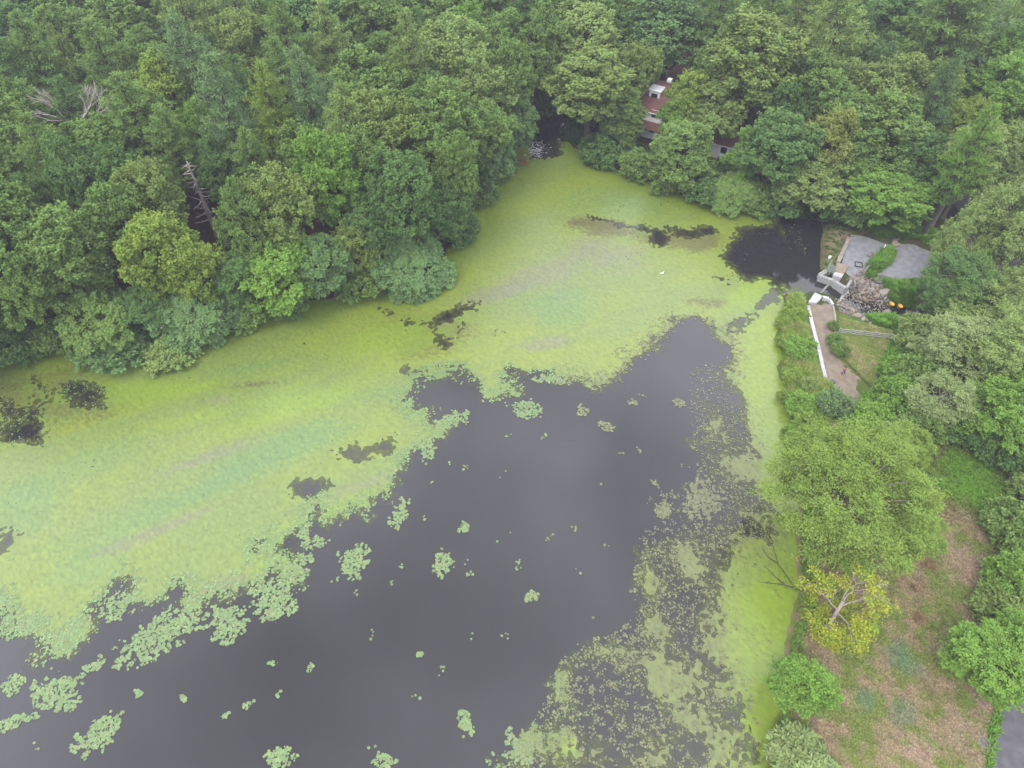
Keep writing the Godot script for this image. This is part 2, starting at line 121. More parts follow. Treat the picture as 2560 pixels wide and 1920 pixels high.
var tree_rows := [
	["bush", "teal", 6.6, -112.8, 3.1, 2.3, 0.0, 0.0, "nearest blue-green bush behind the creek mouth"],
	["bush", "mid", 9.6, -110.5, 5.0, 5.3, 0.0, 0.0, "nearest mid-green bush behind the creek mouth"],
	["bush", "dark", 5.3, -109.5, 4.0, 4.0, 0.0, 0.0, "nearest dark green bush behind the creek mouth"],
	["bush", "teal", 12.3, -98.3, 2.3, 3.2, 0.0, 0.0, "nearest blue-green bush right of the creek mouth"],
	["bush", "dark", -2.3, -96.2, 2.3, 2.2, 0.0, 0.0, "nearest dark green bush left of the creek mouth"],
	["bush", "teal", 17.2, -95.0, 1.9, 3.5, 0.0, 0.0, "nearest blue-green bush in front of the red-roofed house"],
	["bush", "dark", 13.4, -95.0, 4.0, 5.5, 0.0, 0.0, "nearest dark green bush right of the creek mouth"],
	["bush", "dark", -3.2, -93.0, 2.4, 2.4, 0.0, 0.0, "second nearest dark green bush left of the creek mouth"],
	["bush", "mid", 19.8, -92.0, 2.4, 2.4, 0.0, 0.0, "second nearest mid-green bush in front of the red-roofed house"],
	["bush", "dark", -1.8, -91.7, 4.0, 4.8, 0.0, 0.0, "nearest dark green bush in front of the creek mouth"],
	["bush", "mid", 18.5, -91.6, 3.5, 5.4, 0.0, 0.0, "nearest mid-green bush in front of the red-roofed house"],
	["bush", "dark", -5.0, -89.6, 2.5, 3.6, 0.0, 0.0, "second nearest dark green bush in front of the creek mouth"],
	["bush", "bright", 24.6, -89.2, 3.3, 2.2, 0.0, 0.0, "nearest bright green bush left of the white-walled garage"],
	["bush", "dark", -4.8, -88.9, 2.1, 2.6, 0.0, 0.0, "third nearest dark green bush in front of the creek mouth"],
	["bush", "teal", 23.4, -88.9, 2.5, 3.2, 0.0, 0.0, "nearest blue-green bush left of the white-walled garage"],
	["bush", "mid", 22.1, -88.0, 3.5, 4.7, 0.0, 0.0, "nearest mid-green bush left of the white-walled garage"],
	["bush", "mid", 26.9, -87.4, 2.2, 2.4, 0.0, 0.0, "nearest mid-green bush in front of the white-walled garage"],
	["bush", "olive", 31.3, -86.0, 3.0, 2.9, 0.0, 0.0, "nearest olive-green bush in front of the white-walled garage"],
	["bush", "bright", 29.9, -85.5, 1.6, 2.7, 0.0, 0.0, "nearest bright green bush in front of the white-walled garage"],
	["bush", "olive", -6.5, -84.9, 3.1, 2.7, 0.0, 0.0, "nearest olive-green bush behind the round tree leaning over the pond"],
	["bush", "mid", -4.5, -84.6, 4.0, 4.5, 0.0, 0.0, "nearest mid-green bush in front of the creek mouth"],
	["bush", "dark", 27.3, -84.6, 4.0, 4.5, 0.0, 0.0, "nearest dark green bush in front of the white-walled garage"],
	["bush", "olive", -6.0, -84.4, 1.8, 3.4, 0.0, 0.0, "second nearest olive-green bush behind the round tree leaning over the pond"],
	["bush", "olive", 33.9, -84.1, 3.5, 2.5, 0.0, 0.0, "second nearest olive-green bush in front of the white-walled garage"],
	["bush", "mid", 34.8, -82.7, 4.0, 4.5, 0.0, 0.0, "second nearest mid-green bush in front of the white-walled garage"],
	["bush", "dark", 37.8, -81.3, 4.0, 4.4, 0.0, 0.0, "nearest dark green bush left of the dirt bank by the pool"],
	["bush", "dark", 44.8, -81.0, 5.0, 6.1, 0.0, 0.0, "nearest dark green bush behind the dirt bank by the pool"],
	["bush", "teal", -7.4, -79.6, 1.8, 2.4, 0.0, 0.0, "nearest blue-green bush behind the round tree leaning over the pond"],
	["bush", "mid", 47.5, -79.2, 5.0, 6.0, 0.0, 0.0, "nearest mid-green bush behind the dirt bank by the pool"],
	["bush", "mid", -8.2, -78.7, 2.1, 3.1, 0.0, 0.0, "nearest mid-green bush behind the round tree leaning over the pond"],
	["bush", "dark", -7.0, -76.3, 4.0, 4.8, 0.0, 0.0, "nearest dark green bush behind the round tree leaning over the pond"],
	["bush", "mid", -12.6, -70.2, 3.4, 4.1, 0.0, 0.0, "nearest mid-green bush left of the round tree leaning over the pond"],
	["bush", "mid", -19.1, -65.1, 4.0, 5.0, 0.0, 0.0, "second nearest mid-green bush left of the round tree leaning over the pond"],
	["bush", "dark", -25.5, -65.0, 2.9, 3.4, 0.0, 0.0, "nearest dark green bush left of the round tree leaning over the pond"],
	["bush", "dark", -28.4, -64.5, 3.0, 4.1, 0.0, 0.0, "second nearest dark green bush in front of the bare dead snag"],
	["bush", "olive", -32.0, -63.4, 3.0, 3.8, 0.0, 0.0, "nearest olive-green bush in front of the bare dead snag"],
	["bush", "mid", -26.3, -63.1, 5.0, 4.4, 0.0, 0.0, "third nearest mid-green bush left of the round tree leaning over the pond"],
	["bush", "dark", -35.5, -62.2, 3.5, 2.8, 0.0, 0.0, "nearest dark green bush in front of the bare dead snag"],
	["bush", "dark", -27.9, -61.9, 3.5, 3.9, 0.0, 0.0, "third nearest dark green bush in front of the bare dead snag"],
	["bush", "olive", -40.5, -60.8, 3.5, 3.5, 0.0, 0.0, "second nearest olive-green bush in front of the bare dead snag"],
	["bush", "mid", -31.4, -60.4, 3.6, 5.8, 0.0, 0.0, "nearest mid-green bush in front of the bare dead snag"],
	["bush", "mid", -44.1, -59.5, 3.0, 2.7, 0.0, 0.0, "third nearest mid-green bush in front of the bare dead snag"],
	["bush", "mid", -36.2, -58.9, 2.3, 3.8, 0.0, 0.0, "second nearest mid-green bush in front of the bare dead snag"],
	["bush", "pale", 52.9, -58.7, 4.0, 4.7, 0.0, 0.0, "nearest pale green bush in front of the gravel lot"],
	["bush", "dark", -49.0, -58.3, 3.6, 3.7, 0.0, 0.0, "fourth nearest dark green bush behind the black water patch at the left edge"],
	["bush", "dark", -55.8, -57.5, 5.0, 6.5, 0.0, 0.0, "second nearest dark green bush behind the black water patch at the left edge"],
	["bush", "dark", -49.9, -56.4, 4.5, 4.6, 0.0, 0.0, "third nearest dark green bush behind the black water patch at the left edge"],
	["bush", "mid", -60.5, -55.6, 5.0, 6.4, 0.0, 0.0, "second nearest mid-green bush behind the black water patch at the left edge"],
	["bush", "teal", -46.0, -55.3, 3.6, 6.9, 0.0, 0.0, "nearest blue-green bush behind the black water patch at the left edge"],
	["bush", "pale", 46.9, -55.3, 4.0, 4.6, 0.0, 0.0, "nearest pale green bush right of the rail fence"],
	["bush", "mid", -52.1, -55.1, 5.0, 5.0, 0.0, 0.0, "nearest mid-green bush behind the black water patch at the left edge"],
	["bush", "pale", -39.8, -54.9, 2.4, 5.5, 0.0, 0.0, "nearest pale green bush in front of the bare dead snag"],
	["bush", "dark", -57.0, -54.3, 5.0, 5.9, 0.0, 0.0, "nearest dark green bush behind the black water patch at the left edge"],
	["bush", "mid", 47.3, -51.7, 4.0, 4.5, 0.0, 0.0, "nearest mid-green bush right of the rail fence"],
	["bush", "bright", 42.4, -50.4, 3.0, 3.1, 0.0, 0.0, "nearest bright green bush in front of the rail fence"],
	["bush", "mid", 44.5, -48.3, 5.0, 5.2, 0.0, 0.0, "nearest mid-green bush in front of the rail fence"],
	["bush", "mid", 49.4, -47.8, 5.0, 4.7, 0.0, 0.0, "second nearest mid-green bush right of the rail fence"],
	["bush", "bright", 41.2, -46.0, 4.0, 4.3, 0.0, 0.0, "second nearest bright green bush right of the round blue-green shrub"],
	["bush", "bright", 38.3, -44.5, 2.5, 3.8, 0.0, 0.0, "nearest bright green bush right of the round blue-green shrub"],
	["bush", "mid", 42.6, -42.9, 4.0, 4.5, 0.0, 0.0, "nearest mid-green bush right of the round blue-green shrub"],
	["bush", "dark", 46.9, -42.3, 4.0, 4.5, 0.0, 0.0, "nearest dark green bush right of the round blue-green shrub"],
	["bush", "pale", 39.9, -41.7, 3.0, 3.7, 0.0, 0.0, "nearest pale green bush right of the round blue-green shrub"],
	["bush", "dark", 49.7, -40.3, 4.0, 4.4, 0.0, 0.0, "second nearest dark green bush right of the round blue-green shrub"],
	["bush", "dark", 50.8, -39.0, 5.0, 4.8, 0.0, 0.0, "third nearest dark green bush right of the round blue-green shrub"],
	["bush", "pale", 49.7, -35.0, 4.0, 3.1, 0.0, 0.0, "second nearest pale green bush right of the round blue-green shrub"],
	["bush", "mid", 46.3, -31.3, 4.0, 4.4, 0.0, 0.0, "nearest mid-green bush right of the yellowing half-bare tree"],
	["bush", "bright", 44.0, -26.2, 4.0, 3.9, 0.0, 0.0, "nearest bright green bush behind the paved road"],
	["maple", "bright", 65.6, -120.3, 13.7, 5.3, 0.0, 0.0, "second nearest bright green dense leafy tree behind the grey-roofed house"],
	["maple", "mid", 80.4, -119.4, 15.2, 10.6, 0.0, 0.0, "nearest mid-green dense leafy tree from the top right corner"],
	["maple", "dark", 52.9, -119.3, 13.4, 5.6, 0.0, 0.0, "nearest dark green dense leafy tree behind the grey-roofed house"],
	["maple", "mid", 49.7, -116.0, 12.2, 5.7, 0.0, 0.0, "nearest mid-green dense leafy tree behind the grey-roofed house"],
	["maple", "bright", 86.4, -114.2, 15.2, 6.3, 0.0, 0.0, "nearest bright green dense leafy tree from the top right corner"],
	["maple", "teal", -53.3, -112.4, 12.2, 7.5, 0.0, 0.0, "nearest blue-green dense leafy tree behind the dead grey crown"],
	["maple", "teal", 53.7, -109.9, 15.4, 6.0, 0.0, 0.0, "nearest blue-green dense leafy tree behind the grey-roofed house"],
	["maple", "mid", 74.2, -109.7, 15.4, 5.3, 0.0, 0.0, "second nearest mid-green dense leafy tree from the top right corner"],
	["maple", "teal", -83.6, -106.3, 13.3, 5.8, 0.0, 0.0, "nearest blue-green dense leafy tree from the top left corner"],
	["maple", "bright", 50.3, -105.1, 12.6, 6.2, 0.0, 0.0, "nearest bright green dense leafy tree behind the grey-roofed house"],
	["maple", "bright", 74.4, -103.0, 16.3, 8.4, 0.0, 0.0, "second nearest bright green dense leafy tree from the top right corner"],
	["maple", "mid", -60.5, -102.1, 12.7, 6.3, 0.0, 0.0, "nearest mid-green dense leafy tree behind the dead grey crown"],
	["maple", "mid", -87.5, -100.7, 15.4, 6.0, 0.0, 0.0, "nearest mid-green dense leafy tree from the top left corner"],
	["maple", "mid", -15.6, -98.8, 13.7, 5.6, 0.0, 0.0, "nearest mid-green dense leafy tree right of the pale fine-leaved pine group"],
	["maple", "lime", 26.3, -97.6, 12.0, 7.1, 0.0, 0.0, "nearest yellow-green dense leafy tree right of the red-roofed house"],
	["maple", "mid", 16.4, -97.2, 9.0, 6.0, 0.0, 0.0, "nearest mid-green dense leafy tree left of the red-roofed house"],
	["maple", "pale", 76.0, -97.0, 12.1, 5.6, 0.0, 0.0, "nearest pale green dense leafy tree from the top right corner"],
	["maple", "mid", 17.5, -96.2, 6.0, 4.2, 0.0, 0.0, "nearest mid-green dense leafy tree in front of the red-roofed house"],
	["maple", "bright", 24.3, -96.1, 9.0, 5.3, 0.0, 0.0, "nearest bright green dense leafy tree in front of the red-roofed house"],
	["maple", "dark", 84.9, -96.0, 13.4, 7.2, 0.0, 0.0, "nearest dark green dense leafy tree from the top right corner"],
	["maple", "pale", 29.4, -95.4, 11.0, 7.6, 0.0, 0.0, "nearest pale green dense leafy tree behind the white-walled garage"],
	["maple", "bright", 69.3, -95.2, 15.0, 9.7, 0.0, 0.0, "third nearest bright green dense leafy tree from the top right corner"],
	["maple", "olive", -37.0, -93.7, 13.3, 6.1, 0.0, 0.0, "nearest olive-green dense leafy tree behind the pale fine-leaved pine group"],
	["maple", "dark", 37.7, -90.4, 14.0, 5.6, 0.0, 0.0, "nearest dark green dense leafy tree left of the grey-roofed house"],
	["maple", "lime", 62.6, -88.8, 13.0, 6.1, 0.0, 0.0, "nearest yellow-green dense leafy tree behind the tall leaning bare trunk"],
	["maple", "mid", 24.6, -88.5, 10.0, 8.4, -0.4, 0.6, "nearest mid-green dense leafy tree left of the white-walled garage"],
	["maple", "teal", -25.7, -87.2, 15.2, 6.6, 0.0, 0.0, "nearest blue-green dense leafy tree right of the pale fine-leaved pine group"],
	["maple", "bright", 33.0, -86.2, 10.0, 6.1, 0.0, 0.0, "nearest bright green dense leafy tree right of the white-walled garage"],
	["maple", "mid", 31.8, -85.0, 5.1, 6.1, -0.8, 2.5, "nearest mid-green dense leafy tree in front of the white-walled garage"],
	["maple", "olive", -32.5, -84.5, 12.7, 6.3, 0.0, 0.0, "nearest olive-green dense leafy tree in front of the pale fine-leaved pine group"],
	["maple", "teal", 77.4, -81.9, 12.7, 5.7, 0.0, 0.0, "nearest blue-green dense leafy tree from the top right corner"],
	["maple", "bright", 49.7, -78.4, 8.0, 10.1, 0.0, 0.0, "nearest bright green dense leafy tree left of the tall leaning bare trunk"],
	["maple", "bright", 66.1, -77.5, 9.0, 6.3, 0.0, 0.0, "nearest bright green dense leafy tree right of the tall leaning bare trunk"],
	["maple", "olive", -75.3, -76.7, 14.8, 5.6, 0.0, 0.0, "nearest olive-green dense leafy tree left of the dead grey crown"],
	["maple", "olive", 68.1, -68.5, 12.1, 5.8, 0.0, 0.0, "nearest olive-green dense leafy tree right of the tall leaning bare trunk"],
	["maple", "bright", 50.3, -42.9, 9.0, 4.8, 0.0, 0.0, "second nearest bright green dense leafy tree right of the rail fence"],
	["maple", "bright", 47.9, -41.9, 8.0, 6.3, 0.0, 0.0, "nearest bright green dense leafy tree right of the rail fence"],
	["maple", "bright", 40.9, -19.9, 6.0, 3.8, 0.0, 0.0, "second nearest bright green dense leafy tree behind the paved road"],
	["maple", "bright", 37.9, -18.2, 6.0, 6.0, 0.0, 0.0, "nearest bright green dense leafy tree behind the paved road"],
	["maple", "bright", 22.8, -16.6, 6.0, 4.6, -0.2, -0.1, "nearest bright green dense leafy tree in front of the yellowing half-bare tree"],
	["oak", "mid", -27.6, -123.4, 16.5, 10.1, 0.0, 0.0, "sixth nearest mid-green broad-crowned tree behind the pale fine-leaved pine group"],
	["oak", "mid", -51.0, -122.4, 16.1, 10.1, 0.0, 0.0, "third nearest mid-green broad-crowned tree behind the pale fine-leaved pine group"],
	["oak", "olive", 57.7, -122.0, 14.0, 6.7, 0.0, 0.0, "nearest olive-green broad-crowned tree behind the grey-roofed house"],
	["oak", "mid", 70.9, -121.7, 12.3, 5.7, 0.0, 0.0, "fourth nearest mid-green broad-crowned tree from the top right corner"],
	["oak", "mid", -1.0, -121.5, 12.0, 5.8, 0.0, 0.0, "fifth nearest mid-green broad-crowned tree behind the creek mouth"],
	["oak", "olive", -17.8, -121.1, 17.9, 9.9, 0.0, 0.0, "second nearest olive-green broad-crowned tree behind the pale fine-leaved pine group"],
	["oak", "dark", 11.9, -121.1, 14.4, 5.3, 0.0, 0.0, "second nearest dark green broad-crowned tree behind the red-roofed house"],
	["oak", "olive", -62.0, -121.0, 16.5, 10.6, 0.0, 0.0, "second nearest olive-green broad-crowned tree behind the dead grey crown"],
	["oak", "mid", 39.1, -120.5, 13.2, 6.5, 0.0, 0.0, "third nearest mid-green broad-crowned tree behind the red-roofed house"],
	["oak", "mid", 26.9, -120.3, 13.3, 5.2, 0.0, 0.0, "second nearest mid-green broad-crowned tree behind the red-roofed house"],
	["oak", "teal", -81.2, -119.8, 17.2, 9.9, 0.0, 0.0, "nearest blue-green broad-crowned tree from the top left corner"],
	["oak", "bright", 87.5, -119.8, 14.0, 6.1, 0.0, 0.0, "nearest bright green broad-crowned tree from the top right corner"],
	["oak", "mid", 4.5, -119.6, 16.4, 9.9, 0.0, 0.0, "fourth nearest mid-green broad-crowned tree behind the creek mouth"],
	["oak", "mid", 18.3, -119.1, 16.6, 9.9, 0.0, 0.0, "nearest mid-green broad-crowned tree behind the red-roofed house"],
	["oak", "teal", 33.3, -119.1, 12.4, 6.4, 0.0, 0.0, "second nearest blue-green broad-crowned tree behind the red-roofed house"],
	["oak", "dark", 45.3, -119.1, 13.9, 7.2, 0.0, 0.0, "second nearest dark green broad-crowned tree behind the grey-roofed house"],
	["oak", "pale", -6.1, -118.6, 17.9, 9.8, 0.0, 0.0, "second nearest pale green broad-crowned tree behind the creek mouth"],
	["oak", "mid", -36.2, -118.4, 18.0, 9.8, 0.0, 0.0, "second nearest mid-green broad-crowned tree behind the pale fine-leaved pine group"],
	["oak", "mid", -70.7, -118.3, 18.1, 9.7, 0.0, 0.0, "second nearest mid-green broad-crowned tree from the top left corner"],
	["oak", "mid", -55.3, -117.8, 14.0, 5.4, 0.0, 0.0, "sixth nearest mid-green broad-crowned tree behind the dead grey crown"],
	["oak", "mid", -25.4, -117.7, 13.5, 5.9, 0.0, 0.0, "fourth nearest mid-green broad-crowned tree behind the pale fine-leaved pine group"],
	["oak", "mid", -44.1, -117.5, 13.1, 6.1, 0.0, 0.0, "nearest mid-green broad-crowned tree behind the pale fine-leaved pine group"],
	["oak", "mid", 72.1, -117.1, 15.4, 6.6, 0.0, 0.0, "third nearest mid-green broad-crowned tree from the top right corner"],
	["oak", "dark", -85.9, -114.9, 14.4, 5.3, 0.0, 0.0, "nearest dark green broad-crowned tree from the top left corner"],
	["oak", "mid", -11.5, -114.8, 17.1, 10.9, 0.0, 0.0, "sixth nearest mid-green broad-crowned tree behind the creek mouth"],
	["oak", "dark", 59.2, -114.5, 16.8, 11.5, 0.0, 0.0, "nearest dark green broad-crowned tree behind the grey-roofed house"],
	["oak", "olive", 76.5, -113.9, 14.9, 7.2, 0.0, 0.0, "nearest olive-green broad-crowned tree from the top right corner"],
	["oak", "mid", -65.4, -113.7, 12.9, 6.6, 0.0, 0.0, "fifth nearest mid-green broad-crowned tree behind the dead grey crown"],
	["oak", "dark", 17.4, -113.0, 14.2, 5.7, 0.0, 0.0, "nearest dark green broad-crowned tree behind the red-roofed house"],
	["oak", "teal", 24.9, -112.5, 16.9, 13.9, 0.0, 0.0, "nearest blue-green broad-crowned tree behind the red-roofed house"],
	["oak", "teal", -29.5, -112.3, 18.2, 11.3, 0.0, 0.0, "nearest blue-green broad-crowned tree behind the pale fine-leaved pine group"],
	["oak", "bright", 47.2, -112.2, 12.3, 5.8, 0.0, 0.0, "nearest bright green broad-crowned tree behind the grey-roofed house"],
	["oak", "dark", -82.5, -111.9, 14.0, 6.1, 0.0, 0.0, "second nearest dark green broad-crowned tree from the top left corner"],
	["oak", "mid", -21.4, -111.7, 18.0, 10.0, 0.0, 0.0, "fifth nearest mid-green broad-crowned tree behind the pale fine-leaved pine group"],
	["oak", "mid", 80.6, -110.5, 13.7, 5.6, 0.0, 0.0, "nearest mid-green broad-crowned tree from the top right corner"],
	["oak", "bright", -7.1, -110.0, 15.4, 6.3, 0.0, 0.0, "nearest bright green broad-crowned tree behind the creek mouth"],
	["oak", "pale", 10.8, -109.5, 17.3, 11.1, 0.0, 0.0, "nearest pale green broad-crowned tree behind the creek mouth"],
	["oak", "mid", -60.2, -109.1, 17.0, 11.1, 0.0, 0.0, "third nearest mid-green broad-crowned tree behind the dead grey crown"],
	["oak", "dark", -75.8, -108.8, 16.1, 9.3, 0.0, 0.0, "third nearest dark green broad-crowned tree from the top left corner"],
	["oak", "mid", -67.8, -107.6, 16.9, 9.2, 0.0, 0.0, "second nearest mid-green broad-crowned tree behind the dead grey crown"],
	["oak", "olive", 86.0, -107.6, 12.0, 7.2, 0.0, 0.0, "second nearest olive-green broad-crowned tree from the top right corner"],
	["oak", "dark", 37.2, -107.0, 13.7, 5.4, 0.0, 0.0, "nearest dark green broad-crowned tree behind the white-walled garage"],
	["oak", "mid", 78.1, -107.0, 12.9, 6.0, 0.0, 0.0, "second nearest mid-green broad-crowned tree from the top right corner"],
	["oak", "mid", -2.2, -106.8, 16.5, 9.2, 0.0, 0.0, "third nearest mid-green broad-crowned tree behind the creek mouth"],
	["oak", "mid", 3.2, -106.7, 17.1, 7.9, 1.0, 0.4, "second nearest mid-green broad-crowned tree behind the creek mouth"],
	["oak", "pale", -33.8, -105.9, 12.5, 6.7, 0.0, 0.0, "nearest pale green broad-crowned tree behind the pale fine-leaved pine group"],
	["oak", "mid", -19.7, -105.0, 13.6, 6.6, 0.0, 0.0, "second nearest mid-green broad-crowned tree right of the pale fine-leaved pine group"],
	["oak", "olive", 19.1, -103.5, 14.0, 6.1, 0.0, 0.0, "nearest olive-green broad-crowned tree behind the red-roofed house"],
	["oak", "mid", -54.4, -103.5, 14.6, 6.4, 0.0, 0.0, "fourth nearest mid-green broad-crowned tree behind the dead grey crown"],
	["oak", "dark", -43.8, -103.3, 14.9, 5.5, 0.0, 0.0, "nearest dark green broad-crowned tree behind the pale fine-leaved pine group"],
	["oak", "bright", -28.4, -103.2, 12.5, 5.8, 0.0, 0.0, "nearest bright green broad-crowned tree behind the pale fine-leaved pine group"],
	["oak", "mid", -77.3, -103.0, 14.3, 5.7, 0.0, 0.0, "nearest mid-green broad-crowned tree from the top left corner"],
	["oak", "olive", 83.8, -102.2, 13.4, 6.8, 0.0, 0.0, "third nearest olive-green broad-crowned tree from the top right corner"],
	["oak", "olive", -38.5, -101.7, 18.0, 8.8, 0.0, 0.0, "nearest olive-green broad-crowned tree behind the pale fine-leaved pine group"],
	["oak", "teal", -71.7, -101.5, 14.9, 7.2, 0.0, 0.0, "second nearest blue-green broad-crowned tree from the top left corner"],
	["oak", "mid", 30.6, -100.6, 16.6, 7.1, 0.0, 0.0, "nearest mid-green broad-crowned tree right of the red-roofed house"],
	["oak", "teal", 54.1, -100.5, 14.1, 5.2, 0.0, 0.0, "nearest blue-green broad-crowned tree right of the grey-roofed house"],
	["oak", "pale", -8.5, -99.7, 17.8, 11.0, 0.0, 0.0, "second nearest pale green broad-crowned tree left of the creek mouth"],
	["oak", "bright", -80.9, -99.7, 14.0, 5.5, 0.0, 0.0, "nearest bright green broad-crowned tree from the top left corner"],
	["oak", "olive", -55.6, -98.9, 12.3, 5.5, 0.0, 0.0, "nearest olive-green broad-crowned tree behind the dead grey crown"],
	["oak", "olive", 11.4, -98.8, 15.0, 12.3, -0.2, 0.2, "nearest olive-green broad-crowned tree behind the creek mouth"],
	["oak", "olive", 35.4, -98.7, 18.0, 13.8, 0.0, 0.0, "nearest olive-green broad-crowned tree behind the white-walled garage"],
	["oak", "dark", -76.4, -98.3, 13.0, 5.7, 0.0, 0.0, "fourth nearest dark green broad-crowned tree from the top left corner"],
	["oak", "mid", -44.1, -97.6, 13.0, 7.3, 0.0, 0.0, "second nearest mid-green broad-crowned tree left of the pale fine-leaved pine group"],
	["oak", "mid", -50.0, -97.6, 15.9, 8.1, 0.0, 0.0, "second nearest mid-green broad-crowned tree right of the dead grey crown"],
	["oak", "mid", -1.3, -97.0, 16.8, 6.9, 0.7, 0.3, "nearest mid-green broad-crowned tree behind the creek mouth"],
	["oak", "bright", -84.5, -96.1, 15.2, 6.0, 0.0, 0.0, "second nearest bright green broad-crowned tree from the top left corner"],
	["oak", "teal", -1.8, -95.9, 10.1, 5.9, 2.4, 1.1, "nearest blue-green broad-crowned tree left of the creek mouth"],
	["oak", "olive", 60.1, -95.7, 14.0, 6.9, 0.0, 0.0, "second nearest olive-green broad-crowned tree right of the grey-roofed house"],
	["oak", "olive", 52.5, -94.3, 16.0, 10.2, 0.0, 0.0, "nearest olive-green broad-crowned tree right of the grey-roofed house"],
	["oak", "mid", 80.1, -94.3, 12.7, 5.7, 0.0, 0.0, "fifth nearest mid-green broad-crowned tree from the top right corner"],
	["oak", "pale", -4.3, -93.8, 16.2, 8.5, 0.0, 0.0, "nearest pale green broad-crowned tree left of the creek mouth"],
	["oak", "mid", -20.6, -93.7, 16.2, 10.1, 0.0, 0.0, "nearest mid-green broad-crowned tree right of the pale fine-leaved pine group"],
	["oak", "mid", 43.0, -93.5, 16.4, 8.4, 0.0, 0.0, "nearest mid-green broad-crowned tree left of the grey-roofed house"],
	["oak", "olive", 74.0, -91.5, 14.3, 6.2, 0.0, 0.0, "fourth nearest olive-green broad-crowned tree from the top right corner"],
	["oak", "mid", -15.6, -91.3, 15.8, 8.3, 0.0, 0.0, "third nearest mid-green broad-crowned tree right of the pale fine-leaved pine group"],
	["oak", "lime", -46.3, -90.2, 15.9, 8.3, 0.0, 0.0, "nearest yellow-green broad-crowned tree behind the bare dead snag"],
	["oak", "mid", -59.6, -89.2, 13.1, 6.4, 0.0, 0.0, "nearest mid-green broad-crowned tree behind the dead grey crown"],
	["oak", "olive", -73.0, -88.7, 14.3, 5.4, 0.0, 0.0, "nearest olive-green broad-crowned tree left of the dead grey crown"],
	["oak", "mid", 46.1, -88.3, 14.0, 8.2, 0.0, 0.0, "nearest mid-green broad-crowned tree in front of the grey-roofed house"],
	["oak", "dark", -11.1, -87.7, 15.1, 6.2, 0.0, 0.0, "nearest dark green broad-crowned tree left of the creek mouth"],
	["oak", "mid", -5.1, -87.6, 14.0, 7.1, 1.6, 0.5, "nearest mid-green broad-crowned tree left of the creek mouth"],
	["oak", "teal", -5.2, -87.3, 9.0, 6.1, 2.4, 0.8, "second nearest blue-green broad-crowned tree left of the creek mouth"],
	["oak", "mid", -51.8, -86.9, 12.2, 6.2, 0.0, 0.0, "nearest mid-green broad-crowned tree right of the dead grey crown"],
	["oak", "teal", -77.7, -86.5, 13.9, 5.5, 0.0, 0.0, "third nearest blue-green broad-crowned tree from the top left corner"],
	["oak", "teal", -20.8, -85.9, 12.0, 6.4, 0.0, 0.0, "nearest blue-green broad-crowned tree right of the pale fine-leaved pine group"],
	["oak", "mid", 49.9, -85.3, 14.0, 10.2, 0.0, 0.0, "second nearest mid-green broad-crowned tree in front of the grey-roofed house"],
	["oak", "mid", -71.0, -84.1, 13.5, 6.9, 0.0, 0.0, "second nearest mid-green broad-crowned tree left of the dead grey crown"],
	["oak", "gold", 41.7, -84.0, 14.0, 7.5, 0.0, 0.0, "nearest golden-green broad-crowned tree in front of the grey-roofed house"],
	["oak", "mid", -37.0, -84.0, 12.9, 5.6, 0.0, 0.0, "nearest mid-green broad-crowned tree left of the pale fine-leaved pine group"],
	["oak", "dark", 35.6, -83.9, 14.0, 9.0, -0.3, 0.9, "nearest dark green broad-crowned tree right of the white-walled garage"],
	["oak", "mid", 46.5, -83.5, 9.0, 6.0, 0.0, 0.0, "nearest mid-green broad-crowned tree behind the dirt bank by the pool"],
	["oak", "bright", -41.2, -83.2, 15.1, 5.7, 0.0, 0.0, "nearest bright green broad-crowned tree behind the bare dead snag"],
	["oak", "pale", 40.8, -82.4, 9.0, 8.6, -0.2, 0.8, "nearest pale green broad-crowned tree behind the dirt bank by the pool"],
	["oak", "dark", 53.4, -82.3, 12.0, 6.4, 0.0, 0.0, "nearest dark green broad-crowned tree behind the tall leaning bare trunk"],
	["oak", "dark", 68.5, -81.4, 15.1, 5.4, 0.0, 0.0, "nearest dark green broad-crowned tree right of the tall leaning bare trunk"],
	["oak", "teal", -75.3, -81.3, 12.1, 6.1, 0.0, 0.0, "nearest blue-green broad-crowned tree left of the dead grey crown"],
	["oak", "mid", -9.2, -80.9, 17.9, 9.7, 0.0, 0.0, "second nearest mid-green broad-crowned tree left of the creek mouth"],
	["oak", "olive", -16.4, -79.5, 18.2, 9.1, 0.0, 0.0, "nearest olive-green broad-crowned tree right of the pale fine-leaved pine group"],
	["oak", "mid", -62.2, -79.0, 16.0, 7.6, 0.0, 0.0, "nearest mid-green broad-crowned tree left of the dead grey crown"],
	["oak", "mid", -51.6, -78.1, 16.0, 7.6, 0.0, 0.0, "nearest mid-green broad-crowned tree in front of the dead grey crown"],
	["oak", "dark", -36.9, -77.6, 13.0, 5.6, 0.0, 0.0, "nearest dark green broad-crowned tree right of the bare dead snag"],
	["oak", "mid", -26.3, -77.3, 15.0, 7.1, 0.0, 0.0, "nearest mid-green broad-crowned tree in front of the pale fine-leaved pine group"],
	["oak", "olive", -57.1, -76.2, 14.5, 7.4, 0.0, 0.0, "nearest olive-green broad-crowned tree in front of the dead grey crown"],
	["oak", "mid", -9.3, -75.4, 16.0, 5.4, 2.4, 1.1, "nearest mid-green broad-crowned tree behind the round tree leaning over the pond"],
	["oak", "mid", -17.6, -74.3, 16.2, 7.4, 0.0, 0.0, "second nearest mid-green broad-crowned tree behind the round tree leaning over the pond"],
	["oak", "mid", -69.8, -73.8, 12.6, 5.3, 0.0, 0.0, "fourth nearest mid-green broad-crowned tree left of the dead grey crown"],
	["oak", "dark", -10.2, -73.5, 12.0, 6.0, 1.8, 0.9, "second nearest dark green broad-crowned tree behind the round tree leaning over the pond"],
